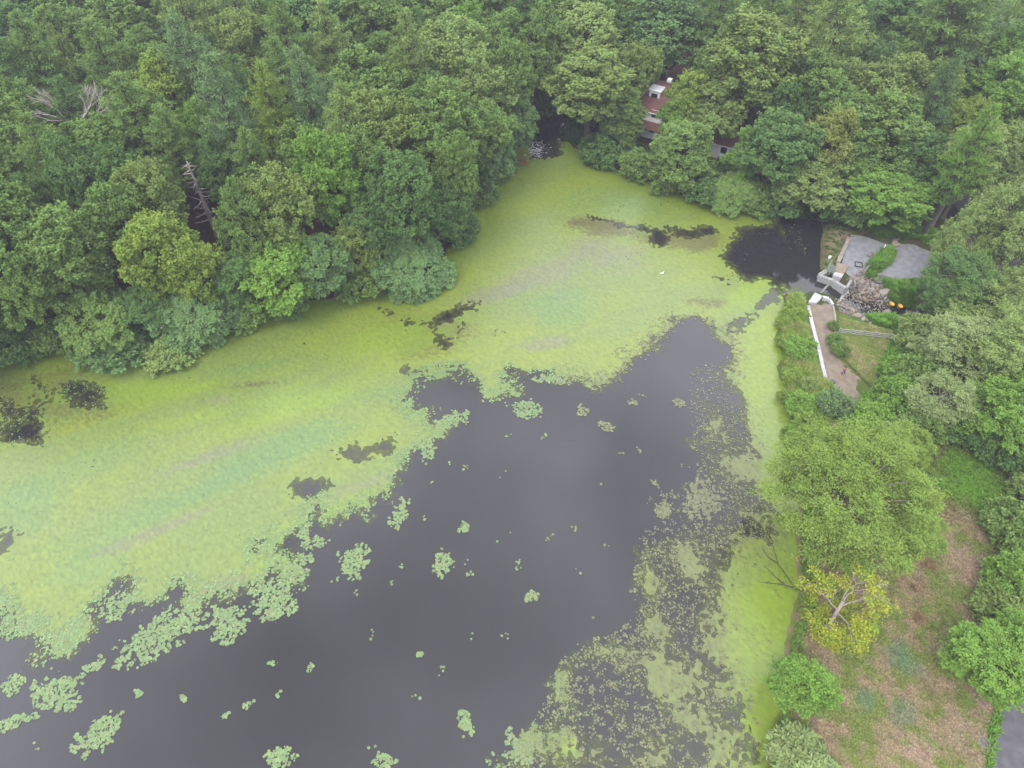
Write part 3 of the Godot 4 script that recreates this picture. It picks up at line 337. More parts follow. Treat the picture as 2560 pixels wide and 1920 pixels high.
	["oak", "mid", -59.2, -70.8, 16.3, 7.2, 0.0, 0.0, "second nearest mid-green broad-crowned tree in front of the dead grey crown"],
	["oak", "dark", -45.2, -70.1, 17.1, 6.2, 0.0, 0.0, "nearest dark green broad-crowned tree left of the bare dead snag"],
	["oak", "bright", -21.1, -69.9, 18.1, 7.0, 0.0, 0.0, "nearest bright green broad-crowned tree in front of the pale fine-leaved pine group"],
	["oak", "dark", -13.6, -69.2, 17.8, 7.4, 0.7, 0.7, "third nearest dark green broad-crowned tree behind the round tree leaning over the pond"],
	["oak", "teal", -13.8, -69.0, 6.0, 9.1, 2.3, 2.5, "nearest blue-green broad-crowned tree behind the round tree leaning over the pond"],
	["oak", "olive", -71.0, -68.9, 14.0, 5.7, 0.0, 0.0, "second nearest olive-green broad-crowned tree left of the dead grey crown"],
	["oak", "dark", -49.0, -68.4, 17.3, 6.5, 0.0, 0.0, "nearest dark green broad-crowned tree in front of the dead grey crown"],
	["oak", "dark", -15.9, -68.1, 13.0, 6.2, 0.1, 0.5, "nearest dark green broad-crowned tree behind the round tree leaning over the pond"],
	["oak", "mid", -63.3, -67.7, 18.0, 8.3, 0.0, 0.0, "third nearest mid-green broad-crowned tree left of the dead grey crown"],
	["oak", "olive", -41.6, -67.6, 16.1, 7.0, 0.0, 0.0, "nearest olive-green broad-crowned tree left of the bare dead snag"],
	["oak", "olive", -19.1, -67.1, 11.0, 5.7, 0.3, 0.8, "nearest olive-green broad-crowned tree left of the round tree leaning over the pond"],
	["oak", "olive", -25.9, -66.9, 16.7, 7.9, 0.0, 0.0, "nearest olive-green broad-crowned tree right of the bare dead snag"],
	["oak", "dark", -54.3, -65.8, 15.0, 6.0, 0.0, 0.0, "second nearest dark green broad-crowned tree in front of the dead grey crown"],
	["oak", "teal", -23.2, -65.6, 9.8, 6.6, 0.9, 2.4, "nearest blue-green broad-crowned tree left of the round tree leaning over the pond"],
	["oak", "bright", -28.4, -64.2, 10.8, 9.2, 0.7, 2.5, "nearest bright green broad-crowned tree in front of the bare dead snag"],
	["oak", "mid", -30.2, -64.0, 15.8, 5.5, 0.0, 0.0, "nearest mid-green broad-crowned tree in front of the bare dead snag"],
	["oak", "mid", -44.0, -63.7, 16.7, 6.8, 0.0, 0.0, "nearest mid-green broad-crowned tree left of the bare dead snag"],
	["oak", "dark", -32.6, -62.9, 9.9, 5.5, 0.7, 2.3, "nearest dark green broad-crowned tree in front of the bare dead snag"],
	["oak", "lime", -36.0, -61.8, 13.3, 5.8, 0.8, 2.3, "nearest yellow-green broad-crowned tree in front of the bare dead snag"],
	["oak", "teal", -37.8, -61.2, 7.2, 9.2, 1.0, 2.8, "nearest blue-green broad-crowned tree in front of the bare dead snag"],
	["oak", "mid", -53.2, -61.0, 19.0, 7.4, 0.0, 0.0, "third nearest mid-green broad-crowned tree in front of the dead grey crown"],
	["oak", "lime", -39.1, -60.7, 15.0, 7.9, 0.3, 0.9, "second nearest yellow-green broad-crowned tree in front of the bare dead snag"],
	["oak", "dark", -41.9, -59.7, 8.5, 5.0, 0.8, 2.3, "second nearest dark green broad-crowned tree in front of the bare dead snag"],
	["oak", "mid", 65.4, -59.2, 12.8, 5.7, 0.0, 0.0, "nearest mid-green broad-crowned tree right of the tall leaning bare trunk"],
	["oak", "mid", -47.5, -58.5, 8.0, 8.1, 0.6, 2.5, "second nearest mid-green broad-crowned tree behind the black water patch at the left edge"],
	["oak", "mid", -48.2, -58.4, 15.9, 8.7, 0.0, 0.0, "fourth nearest mid-green broad-crowned tree in front of the dead grey crown"],
	["oak", "mid", -57.3, -57.7, 18.0, 8.5, 0.0, 0.0, "fifth nearest mid-green broad-crowned tree in front of the dead grey crown"],
	["oak", "mid", -53.0, -56.9, 16.0, 6.3, 0.8, 2.5, "third nearest mid-green broad-crowned tree behind the black water patch at the left edge"],
	["oak", "dark", -57.1, -55.8, 13.5, 6.8, 0.6, 2.4, "nearest dark green broad-crowned tree behind the black water patch at the left edge"],
	["oak", "mid", -59.1, -55.3, 15.4, 8.3, 0.5, 2.0, "fourth nearest mid-green broad-crowned tree behind the black water patch at the left edge"],
	["oak", "mid", -62.2, -54.6, 10.2, 7.4, 1.3, 6.0, "nearest mid-green broad-crowned tree behind the black water patch at the left edge"],
	["pine", "teal", -87.7, -119.4, 16.8, 5.6, 0.0, 0.0, "nearest blue-green white pine from the top left corner"],
	["pine", "mid", -48.7, -117.1, 18.4, 5.2, 0.0, 0.0, "third nearest mid-green white pine behind the pale fine-leaved pine group"],
	["pine", "teal", 67.3, -114.0, 17.8, 7.6, 0.0, 0.0, "nearest blue-green white pine from the top right corner"],
	["pine", "dark", 2.2, -113.6, 18.5, 7.3, 0.0, 0.0, "nearest dark green white pine behind the creek mouth"],
	["pine", "mid", 40.0, -113.4, 19.0, 9.4, 0.0, 0.0, "nearest mid-green white pine left of the grey-roofed house"],
	["pine", "dark", -36.0, -111.8, 17.6, 5.4, 0.0, 0.0, "nearest dark green white pine behind the pale fine-leaved pine group"],
	["pine", "pale", -41.8, -111.5, 18.7, 8.7, 0.0, 0.0, "second nearest pale green white pine behind the pale fine-leaved pine group"],
	["pine", "mid", 30.8, -109.3, 21.6, 8.5, 0.0, 0.0, "nearest mid-green white pine behind the red-roofed house"],
	["pine", "pale", -48.0, -106.2, 21.0, 8.3, 0.0, 0.0, "third nearest pale green white pine behind the pale fine-leaved pine group"],
	["pine", "pale", 42.8, -106.0, 22.0, 8.3, 0.0, 0.0, "second nearest pale green white pine behind the grey-roofed house"],
	["pine", "blue", 66.4, -105.4, 23.0, 11.2, 0.0, 0.0, "nearest bluish white pine from the top right corner"],
	["pine", "dark", -13.9, -104.6, 17.5, 6.9, 0.0, 0.0, "nearest dark green white pine left of the creek mouth"],
	["pine", "mid", 61.4, -102.5, 24.0, 13.2, 0.0, 0.0, "second nearest mid-green white pine from the top right corner"],
	["pine", "olive", -64.7, -101.0, 16.2, 5.3, 0.0, 0.0, "nearest olive-green white pine behind the dead grey crown"],
	["pine", "mid", 79.4, -100.1, 17.1, 5.9, 0.0, 0.0, "nearest mid-green white pine from the top right corner"],
	["pine", "mid", -31.7, -98.5, 20.7, 8.5, 0.0, 0.0, "second nearest mid-green white pine behind the pale fine-leaved pine group"],
	["pine", "pale", -24.9, -97.6, 20.4, 8.5, 0.0, 0.0, "nearest pale green white pine behind the pale fine-leaved pine group"],
	["pine", "pale", 44.5, -97.4, 23.0, 10.0, 0.0, 0.0, "nearest pale green white pine behind the grey-roofed house"],
	["pine", "mid", -70.0, -96.0, 15.1, 5.8, 0.0, 0.0, "second nearest mid-green white pine left of the dead grey crown"],
	["pine", "mid", -64.4, -94.2, 20.3, 8.3, 0.0, 0.0, "second nearest mid-green white pine behind the dead grey crown"],
	["pine", "pale", -13.7, -93.4, 21.0, 7.7, 0.0, 0.0, "nearest pale green white pine left of the creek mouth"],
	["pine", "mid", -54.9, -93.3, 20.0, 8.8, 0.0, 0.0, "nearest mid-green white pine behind the dead grey crown"],
	["pine", "mid", -31.4, -92.2, 18.5, 7.7, 0.0, 0.0, "nearest mid-green white pine behind the pale fine-leaved pine group"],
	["pine", "dark", -77.4, -92.1, 18.5, 7.4, 0.0, 0.0, "nearest dark green white pine from the top left corner"],
	["pine", "blue", -42.2, -92.0, 21.2, 8.1, 0.0, 0.0, "second nearest bluish white pine left of the pale fine-leaved pine group"],
	["pine", "mid", -82.7, -90.8, 15.1, 7.1, 0.0, 0.0, "nearest mid-green white pine from the top left corner"],
	["pine", "dark", -67.4, -90.4, 20.5, 7.5, 0.0, 0.0, "nearest dark green white pine left of the dead grey crown"],
	["pine", "teal", 56.7, -89.1, 18.2, 5.3, 0.0, 0.0, "nearest blue-green white pine right of the grey-roofed house"],
	["pine", "dark", -35.7, -88.5, 17.9, 5.7, 0.0, 0.0, "nearest dark green white pine left of the pale fine-leaved pine group"],
	["pine", "mid", 78.3, -86.2, 15.6, 5.7, 0.0, 0.0, "third nearest mid-green white pine from the top right corner"],
	["pine", "dark", -56.4, -83.6, 17.0, 7.9, 0.0, 0.0, "nearest dark green white pine in front of the dead grey crown"],
	["pine", "mid", -62.5, -83.2, 19.3, 8.8, 0.0, 0.0, "nearest mid-green white pine left of the dead grey crown"],
	["pine", "blue", -25.1, -81.7, 22.0, 7.5, 0.0, 0.0, "nearest bluish white pine right of the pale fine-leaved pine group"],
	["pine", "mid", -47.6, -81.4, 19.0, 10.2, 0.0, 0.0, "nearest mid-green white pine right of the dead grey crown"],
	["pine", "lime", -29.1, -79.6, 21.0, 6.5, 0.0, 0.0, "nearest yellow-green white pine in front of the pale fine-leaved pine group"],
	["pine", "blue", -34.6, -79.5, 22.0, 7.9, 0.0, 0.0, "nearest bluish white pine left of the pale fine-leaved pine group"],
	["pine", "olive", -68.1, -78.6, 17.6, 6.2, 0.0, 0.0, "nearest olive-green white pine left of the dead grey crown"],
	["pine", "mid", -42.1, -77.5, 17.0, 7.0, 0.0, 0.0, "nearest mid-green white pine behind the bare dead snag"],
	["pine", "pale", -20.0, -76.5, 20.0, 6.8, 0.0, 0.0, "nearest pale green white pine right of the pale fine-leaved pine group"],
	["pine", "bright", 55.7, -76.0, 18.1, 5.8, 0.0, 0.0, "nearest bright green white pine behind the tall leaning bare trunk"],
	["pine", "dark", 72.1, -75.5, 17.1, 6.7, 0.0, 0.0, "nearest dark green white pine right of the tall leaning bare trunk"],
	["pine", "mid", -31.3, -74.5, 16.0, 6.4, 0.0, 0.0, "nearest mid-green white pine in front of the pale fine-leaved pine group"],
	["pine", "mid", -52.9, -70.8, 19.7, 7.0, 0.0, 0.0, "nearest mid-green white pine in front of the dead grey crown"],
	["pine", "olive", -67.9, -62.6, 15.6, 7.1, 0.0, 0.0, "second nearest olive-green white pine left of the dead grey crown"],
	["pine", "olive", -62.5, -61.4, 16.5, 6.1, 0.0, 0.0, "nearest olive-green white pine in front of the dead grey crown"],
	["shrub", "wisp", 34.6, -61.2, 1.2, 2.9, 0.0, 0.0, "nearest light green low shrub left of the rail fence"],
	["shrub", "wisp", 32.7, -59.6, 0.9, 1.4, 0.0, 0.0, "third nearest light green low shrub left of the rail fence"],
	["shrub", "mid", 38.4, -58.6, 1.0, 1.2, 0.0, 0.0, "third nearest mid-green low shrub left of the rail fence"],
	["shrub", "pale", 48.0, -56.7, 1.6, 2.8, 0.0, 0.0, "nearest pale green low shrub right of the rail fence"],
	["shrub", "wisp", 32.5, -56.3, 1.0, 2.1, 0.0, 0.0, "second nearest light green low shrub left of the rail fence"],
	["shrub", "mid", 38.0, -56.1, 1.2, 1.7, 0.0, 0.0, "nearest mid-green low shrub left of the rail fence"],
	["shrub", "bright", 33.4, -54.9, 1.4, 3.1, 0.0, 0.0, "nearest bright green low shrub behind the round blue-green shrub"],
	["shrub", "mid", 37.9, -54.5, 1.3, 1.8, 0.0, 0.0, "second nearest mid-green low shrub left of the rail fence"],
	["shrub", "wisp", 31.7, -50.9, 1.1, 2.2, 0.0, 0.0, "third nearest light green low shrub left of the round blue-green shrub"],
	["shrub", "pale", 32.9, -49.3, 1.2, 1.8, 0.0, 0.0, "nearest pale green low shrub left of the round blue-green shrub"],
	["shrub", "wisp", 30.2, -48.0, 1.1, 1.6, 0.0, 0.0, "second nearest light green low shrub left of the round blue-green shrub"],
	["shrub", "wisp", 33.4, -47.1, 1.4, 1.9, 0.0, 0.0, "nearest light green low shrub left of the round blue-green shrub"],
	["shrub", "bright", 31.5, -46.4, 1.7, 3.3, 0.0, 0.0, "nearest bright green low shrub left of the round blue-green shrub"],
	["shrub", "blue", 34.6, -46.0, 2.4, 3.1, 0.0, 0.0, "nearest bluish low shrub behind the round blue-green shrub"],
	["shrub", "wisp", 31.5, -43.1, 1.9, 3.5, 0.0, 0.0, "nearest light green low shrub in front of the round blue-green shrub"],
	["shrub", "bright", 29.9, -43.1, 1.2, 2.1, 0.0, 0.0, "second nearest bright green low shrub left of the round blue-green shrub"],
	["shrub", "olive", 42.9, -23.7, 2.4, 4.5, 0.0, 0.0, "nearest olive-green low shrub behind the paved road"],
	["shrub", "silver", 21.7, -11.6, 2.2, 4.5, 0.0, 0.0, "nearest silvery green low shrub in front of the yellowing half-bare tree"],
	["willow", "pale", 60.2, -80.2, 14.0, 9.4, 0.0, 0.0, "nearest pale green feathery light-leaved tree behind the tall leaning bare trunk"],
	["willow", "pale", 64.5, -79.1, 14.0, 6.7, 0.0, 0.0, "second nearest pale green feathery light-leaved tree right of the tall leaning bare trunk"],
	["willow", "pale", 56.3, -66.2, 15.0, 6.5, 0.0, 0.0, "nearest pale green feathery light-leaved tree right of the tall leaning bare trunk"],
	["willow", "pale", 53.4, -65.4, 12.0, 5.4, 0.0, 0.0, "nearest pale green feathery light-leaved tree in front of the tall leaning bare trunk"],
	["willow", "pale", 57.6, -62.3, 14.0, 5.9, 0.0, 0.0, "third nearest pale green feathery light-leaved tree right of the tall leaning bare trunk"],
	["willow", "dark", 51.2, -59.3, 10.0, 7.0, 0.0, 0.0, "nearest dark green feathery light-leaved tree right of the gravel lot"],
	["willow", "pale", 53.3, -56.3, 9.0, 8.9, 0.0, 0.0, "nearest pale green feathery light-leaved tree right of the gravel lot"],
	["willow", "pale", 56.1, -55.9, 11.0, 6.1, 0.0, 0.0, "second nearest pale green feathery light-leaved tree in front of the tall leaning bare trunk"],
	["willow", "silver", 47.4, -50.0, 9.0, 7.6, 0.0, 0.0, "nearest silvery green feathery light-leaved tree right of the rail fence"],
	["willow", "pale", 50.4, -48.1, 11.0, 7.8, 0.0, 0.0, "nearest pale green feathery light-leaved tree right of the rail fence"],
	["willow", "silver", 44.1, -43.9, 7.0, 6.1, 0.0, 0.0, "nearest silvery green feathery light-leaved tree in front of the rail fence"],
	["willow", "wisp", 38.0, -38.0, 7.0, 4.2, 0.0, 0.0, "nearest light green feathery light-leaved tree right of the round blue-green shrub"],
	["willow", "wisp", 29.6, -31.4, 11.5, 11.6, 0.0, 0.0, "nearest light green feathery light-leaved tree in front of the round blue-green shrub"],
	["willow", "wisp", 36.3, -29.8, 5.0, 4.7, 0.0, 0.0, "nearest light green feathery light-leaved tree right of the yellowing half-bare tree"]]

var rng := RandomNumberGenerator.new()
var n_big := FastNoiseLite.new()
var n_mid := FastNoiseLite.new()
var n_fine := FastNoiseLite.new()
var n_streak := FastNoiseLite.new()
var shore_grid: Dictionary
var open_grid: Dictionary
var pool_grid: Dictionary
var sparse_grid: Dictionary
var stream_grid: Dictionary
var rock_grid: Dictionary
var names_used := {}
var mats := {}
var stain: Texture2D

const TINT := {
	"mid": [0.140, 0.226, 0.055], "teal": [0.119, 0.206, 0.069], "olive": [0.161, 0.232, 0.058], "lime": [0.178, 0.262, 0.044],
	"bright": [0.144, 0.262, 0.044], "dark": [0.100, 0.182, 0.051], "pale": [0.189, 0.272, 0.077], "gold": [0.191, 0.232, 0.053],
	"blue": [0.148, 0.236, 0.093], "silver": [0.212, 0.285, 0.106], "wisp": [0.165, 0.250, 0.046], "yellow": [0.318, 0.350, 0.040]}


func _ready() -> void:
	# ---- camera
	var cam := Camera3D.new()
	cam.name = "camera"
	cam.position = Vector3(0, 60, 0)
	cam.rotation_degrees = Vector3(-50, 0, 0)
	cam.fov = 58.0
	cam.near = 0.5
	cam.far = 6000.0
	add_child(cam)
	cam.current = true
	# ---- overcast sky
	var env := Environment.new()
	env.background_mode = Environment.BG_SKY
	env.tonemap_mode = Environment.TONE_MAPPER_LINEAR
	env.tonemap_exposure = 1.0
	env.sdfgi_enabled = true
	env.ssao_enabled = true
	env.ssil_enabled = true
	env.fog_enabled = true
	env.fog_density = 0.0004
	env.fog_light_color = Color(0.86, 0.88, 0.95)
	var pano := PanoramaSkyMaterial.new()
	pano.panorama = ImageTexture.create_from_image(overcast())
	pano.energy_multiplier = 2.75
	var sky := Sky.new()
	sky.sky_material = pano
	env.sky = sky
	var we := WorldEnvironment.new()
	we.name = "world_environment"
	we.environment = env
	add_child(we)
	# ---- the veiled sun
	var sun := DirectionalLight3D.new()
	sun.name = "sun"
	sun.light_energy = 0.68
	sun.light_angular_distance = 22.0
	sun.light_color = Color(1.0, 0.96, 0.88)
	sun.rotation_degrees = Vector3(-58, -35, 0)
	sun.shadow_enabled = true
	add_child(sun)

	rng.seed = 20
	for a in [[n_big, 11, 0.045, 3], [n_mid, 12, 0.22, 3], [n_fine, 13, 1.15, 2], [n_streak, 14, 0.10, 3]]:
		a[0].seed = a[1]
		a[0].frequency = a[2]
		a[0].fractal_octaves = a[3]
		a[0].noise_type = FastNoiseLite.TYPE_SIMPLEX
	make_grids()
	make_materials()
	build_ground()
	build_pond()
	build_dam()
	build_houses()
	build_trees()
	build_special_trees()
	far_woods()
	build_rocks()
	build_grass()
	build_small_things()


func overcast() -> Image:
	var w := 512
	var h := 256
	var im := Image.create(w, h, false, Image.FORMAT_RGBF)
	var n := FastNoiseLite.new()
	n.seed = 5
	n.frequency = 2.1
	n.fractal_octaves = 5
	n.noise_type = FastNoiseLite.TYPE_SIMPLEX
	for y in h:
		var el := PI / 2 - (y + 0.5) / h * PI
		for x in w:
			var az := (x + 0.5) / w * TAU
			var d := Vector3(cos(el) * cos(az), sin(el), cos(el) * sin(az))
			var c := 1.0
			if el >= 0.0:
				var q := Vector3(d.x, 0.0, d.z) / (d.y + 0.35)
				c = (0.78 + 0.48 * exp(-pow((rad_to_deg(el) - 44.0) / 19.0, 2.0))) * (1.0 + 0.75 * n.get_noise_3d(q.x, 3.1, q.z))
				im.set_pixel(x, y, Color(0.94 * c, 0.945 * c, 1.045 * c))
			else:
				im.set_pixel(x, y, Color(0.10, 0.12, 0.09))
	return im


# ------------------------------------------------------------------ distances to traced outlines, kept on grids
func seg_dist(p: Vector2, q: PackedVector2Array) -> float:
	var best := 1e12
	var a := q[q.size() - 1]
	for b in q:
		var ab := b - a
		var t := clampf((p - a).dot(ab) / maxf(ab.length_squared(), 1e-9), 0.0, 1.0)
		best = minf(best, (a + ab * t - p).length_squared())
		a = b
	return sqrt(best)


func signed_dist(p: Vector2, q: PackedVector2Array) -> float:   # negative inside
	var d := seg_dist(p, q)
	return -d if Geometry2D.is_point_in_polygon(p, q) else d


func grid_of(polys: Array, x0: float, z0: float, x1: float, z1: float, step: float, reach: float) -> Dictionary:
	var nx := int((x1 - x0) / step) + 2
	var nz := int((z1 - z0) / step) + 2
	var d := PackedFloat32Array()
	d.resize(nx * nz)
	d.fill(reach)
	for q in polys:
		var lo: Vector2 = q[0]
		var hi: Vector2 = q[0]
		for v in q:
			lo = lo.min(v)
			hi = hi.max(v)
		var i0 := clampi(int((lo.x - reach - x0) / step), 0, nx)
		var i1 := clampi(int((hi.x + reach - x0) / step) + 2, 0, nx)
		var j0 := clampi(int((lo.y - reach - z0) / step), 0, nz)
		var j1 := clampi(int((hi.y + reach - z0) / step) + 2, 0, nz)
		for j in range(j0, j1):
			for i in range(i0, i1):
				var s := signed_dist(Vector2(x0 + i * step, z0 + j * step), q)
				if s < d[j * nx + i]:
					d[j * nx + i] = s
	return {"x0": x0, "z0": z0, "step": step, "nx": nx, "nz": nz, "d": d}


func look(g: Dictionary, x: float, z: float) -> float:
	var nx: int = g.nx
	var nz: int = g.nz
	var fx := clampf((x - g.x0) / g.step, 0.0, nx - 1.001)
	var fz := clampf((z - g.z0) / g.step, 0.0, nz - 1.001)
	var i := int(fx)
	var j := int(fz)
	fx -= i
	fz -= j
	var d: PackedFloat32Array = g.d
	var k := j * nx + i
	return lerpf(lerpf(d[k], d[k + 1], fx), lerpf(d[k + nx], d[k + nx + 1], fx), fz)


func make_grids() -> void:
	shore_grid = grid_of([shore], -110, -130, 75, 12, 1.0, 60.0)
	for j in shore_grid.nz:
		for i in shore_grid.nx:
			var x: float = shore_grid.x0 + i
			var z: float = shore_grid.z0 + j
			if x < 38.0:
				shore_grid.d[j * shore_grid.nx + i] += 0.75 * n_mid.get_noise_2d(x * 1.4, z * 1.4) + 0.5 * n_fine.get_noise_2d(x * 0.9, z * 0.9)
	open_grid = grid_of([open_water], -90, -105, 45, 0, 1.0, 40.0)
	pool_grid = grid_of(open_pools, -90, -105, 45, 0, 0.5, 3.0)
	sparse_grid = grid_of(sparse_zones, -90, -105, 45, 0, 1.0, 6.0)
	stream_grid = grid_of([stream_area], 30, -80, 62, -48, 0.4, 5.0)
	rock_grid = grid_of([rock_area], 30, -80, 62, -48, 0.4, 5.0)


func land_height(x: float, z: float) -> float:
	var d := look(shore_grid, x, z)
	var h := 0.0
	if d > 0.0:
		h = 0.06 + 0.5 * smoothstep(0.0, 2.6, d) + (0.012 * minf(d, 60.0) if x < 0.0 or z < -75.0 else 0.0)
		h += 0.05 * n_mid.get_noise_2d(x, z) * smoothstep(0.5, 3.0, d)
	else:
		h = 0.06 - 0.9 * smoothstep(0.0, 3.0, -d)
	if x > 30.0 and x < 62.0 and z > -80.0 and z < -48.0:
		var s := look(stream_grid, x, z)
		var r := look(rock_grid, x, z)
		if d > -0.6:
			h = lerpf(h, 0.05, 1.0 - smoothstep(-0.2, 1.2, r))
			h = lerpf(h, -1.0, 1.0 - smoothstep(-0.9, 0.9, s))
	return h


# ------------------------------------------------------------------ making objects
func numbered(called: String) -> String:
	var k: int = names_used.get(called, 0)
	names_used[called] = k + 1
	return called if k == 0 else "%s_%03d" % [called, k]


func tag(o: Node, label: String, category: String, group := "", kind := "") -> void:
	if label:
		o.set_meta("label", label)
	if category:
		o.set_meta("category", category)
	if group:
		o.set_meta("group", group)
	if kind:
		o.set_meta("kind", kind)


func thing(called: String, at: Vector3, label: String, category: String, group := "") -> Node3D:
	var o := Node3D.new()
	o.name = numbered(called)
	o.position = at
	add_child(o, true)
	tag(o, label, category, group)
	return o


func part(called: String, mesh: Mesh, mat: Material, parent: Node) -> MeshInstance3D:
	var o := MeshInstance3D.new()
	o.name = numbered(called) if parent == self else called
	o.mesh = mesh
	o.material_override = mat
	parent.add_child(o, true)
	return o


func structure(called: String, mesh: Mesh, mat: Material) -> MeshInstance3D:
	var o := part(called, mesh, mat, self)
	o.set_meta("kind", "structure")
	return o


func lin(r: float, g: float, b: float) -> Color:
	return Color(r, g, b).linear_to_srgb()


func plain(r: float, g: float, b: float, rough := 0.85, spec := 0.4) -> StandardMaterial3D:
	var m := StandardMaterial3D.new()
	m.albedo_color = lin(r, g, b)
	m.roughness = rough
	m.metallic_specular = spec
	return m


func noise_tex(freq: float, seed_: int, lo: float, hi: float, octaves := 4, size := 512) -> NoiseTexture2D:
	var n := FastNoiseLite.new()
	n.seed = seed_
	n.frequency = freq
	n.fractal_octaves = octaves
	n.noise_type = FastNoiseLite.TYPE_SIMPLEX
	var t := NoiseTexture2D.new()
	t.width = size
	t.height = size
	t.seamless = true
	t.noise = n
	var g := Gradient.new()
	g.set_color(0, Color(lo, lo, lo))
	g.set_color(1, Color(hi, hi, hi))
	t.color_ramp = g
	return t


func mottled(r: float, g: float, b: float, tex: Texture2D, scale: float, rough := 0.9, bump := 0.0, spec := 0.3) -> StandardMaterial3D:
	var m := plain(r, g, b, rough, spec)
	m.albedo_texture = tex
	m.uv1_triplanar = true
	m.uv1_world_triplanar = true
	m.uv1_scale = Vector3.ONE * scale
	m.detail_enabled = true
	m.detail_blend_mode = BaseMaterial3D.BLEND_MODE_MUL
	m.detail_albedo = stain
	m.detail_uv_layer = BaseMaterial3D.DETAIL_UV_2
	m.uv2_triplanar = true
	m.uv2_world_triplanar = true
	m.uv2_scale = Vector3.ONE * 0.13
	if bump > 0.0:
		m.heightmap_enabled = true
		m.heightmap_texture = tex
		m.heightmap_scale = bump
	return m


func make_materials() -> void:
	stain = noise_tex(0.012, 21, 0.84, 1.0, 6)
	var grain := noise_tex(0.03, 3, 0.76, 1.0, 5)
	var speck := noise_tex(0.12, 4, 0.70, 1.0, 3)
	mats.grain = grain
	mats.speck = speck
	for k in TINT:
		var c: Array = TINT[k]
		var m := StandardMaterial3D.new()
		m.albedo_color = lin(c[0], c[1], c[2])
		m.vertex_color_use_as_albedo = true
		m.roughness = 0.62
		m.metallic_specular = 0.2
		m.backlight_enabled = true
		m.backlight = Color(0.5, 0.56, 0.3)
		m.cull_mode = BaseMaterial3D.CULL_DISABLED
		mats["leaf_" + k] = m
	mats.bark = mottled(0.10, 0.085, 0.07, grain, 1.2, 0.95, 1.0)
	mats.pale_bark = mottled(0.30, 0.27, 0.23, grain, 1.5, 0.95, 0.8)
	mats.dead_wood = mottled(0.56, 0.49, 0.45, grain, 1.6, 0.95, 0.8)
	mats.log_wood = mottled(0.36, 0.29, 0.20, grain, 1.6, 0.95, 0.8)
	var soil := StandardMaterial3D.new()
	soil.vertex_color_use_as_albedo = true
	soil.albedo_texture = speck
	soil.uv1_triplanar = true
	soil.uv1_world_triplanar = true
	soil.uv1_scale = Vector3.ONE * 0.45
	soil.roughness = 0.95
	soil.metallic_specular = 0.2
	soil.heightmap_enabled = true
	soil.heightmap_texture = speck
	soil.heightmap_scale = 3.0
	mats.soil = soil
	var water := plain(0.017, 0.0165, 0.0175, 0.05, 0.53)
	water.normal_enabled = true
	var wn := noise_tex(0.02, 8, 0.0, 1.0, 3)
	wn.color_ramp = null
	wn.as_normal_map = true
	wn.bump_strength = 1.2
	water.normal_texture = wn
	water.normal_scale = 0.035
	water.uv1_triplanar = true
	water.uv1_world_triplanar = true
	water.uv1_scale = Vector3.ONE * 0.35
	mats.water = water
	var duck := StandardMaterial3D.new()
	duck.vertex_color_use_as_albedo = true
	duck.albedo_texture = noise_tex(0.11, 9, 0.72, 1.0, 4)
	duck.uv1_triplanar = true
	duck.uv1_world_triplanar = true
	duck.uv1_scale = Vector3.ONE * 0.31
	duck.roughness = 0.34
	duck.metallic_specular = 0.52
	duck.heightmap_enabled = true
	duck.heightmap_texture = duck.albedo_texture
	duck.heightmap_scale = 0.8
	mats.duck = duck
	var pad := StandardMaterial3D.new()
	pad.vertex_color_use_as_albedo = true
	pad.roughness = 0.33
	pad.metallic_specular = 0.5
	mats.pad = pad
	var blade := StandardMaterial3D.new()
	blade.vertex_color_use_as_albedo = true
	blade.roughness = 0.6
	blade.metallic_specular = 0.3
	blade.backlight_enabled = true
	blade.backlight = Color(0.4, 0.45, 0.25)
	mats.blade = blade
	mats.concrete = mottled(0.40, 0.41, 0.40, grain, 0.6, 0.85, 0.4)
	mats.white_concrete = mottled(0.60, 0.60, 0.60, grain, 0.5, 0.8, 0.3)
	mats.tan_slab = mottled(0.36, 0.29, 0.22, grain, 0.7, 0.9, 0.4)
	mats.stone_kerb = mottled(0.40, 0.36, 0.31, grain, 1.0, 0.9, 1.0)
	mats.gravel = mottled(0.33, 0.335, 0.36, speck, 1.4, 0.95, 1.5)
	mats.asphalt = mottled(0.15, 0.145, 0.16, speck, 0.9, 0.9, 0.6)
	mats.mulch = mottled(0.31, 0.255, 0.195, speck, 0.8, 0.95, 3.0)
	mats.timber = mottled(0.30, 0.29, 0.27, grain, 1.5, 0.9, 0.6)
	mats.rail_wood = mottled(0.46, 0.46, 0.44, grain, 1.5, 0.85, 0.4)
	mats.green_metal = plain(0.22, 0.29, 0.25, 0.5, 0.5)
	mats.white_paint = plain(0.74, 0.75, 0.77, 0.6, 0.5)
	mats.red_roof = mottled(0.25, 0.125, 0.11, grain, 0.8, 0.85, 0.5)
	mats.grey_roof = mottled(0.20, 0.21, 0.24, grain, 0.8, 0.85, 0.5)
	mats.glass = plain(0.02, 0.025, 0.03, 0.08, 0.6)
	mats.dark = plain(0.03, 0.03, 0.032, 0.7, 0.4)
	mats.yellow = plain(0.62, 0.36, 0.03, 0.45, 0.5)
	mats.steel = mottled(0.19, 0.18, 0.18, grain, 3.0, 0.6, 0.3)
	var rocks := [[0.30, 0.25, 0.20], [0.23, 0.22, 0.22], [0.34, 0.30, 0.25], [0.20, 0.165, 0.145], [0.38, 0.34, 0.31], [0.28, 0.21, 0.165]]
	for i in rocks.size():
		mats["rock%d" % i] = mottled(rocks[i][0], rocks[i][1], rocks[i][2], grain, 1.3, 0.92, 1.5)


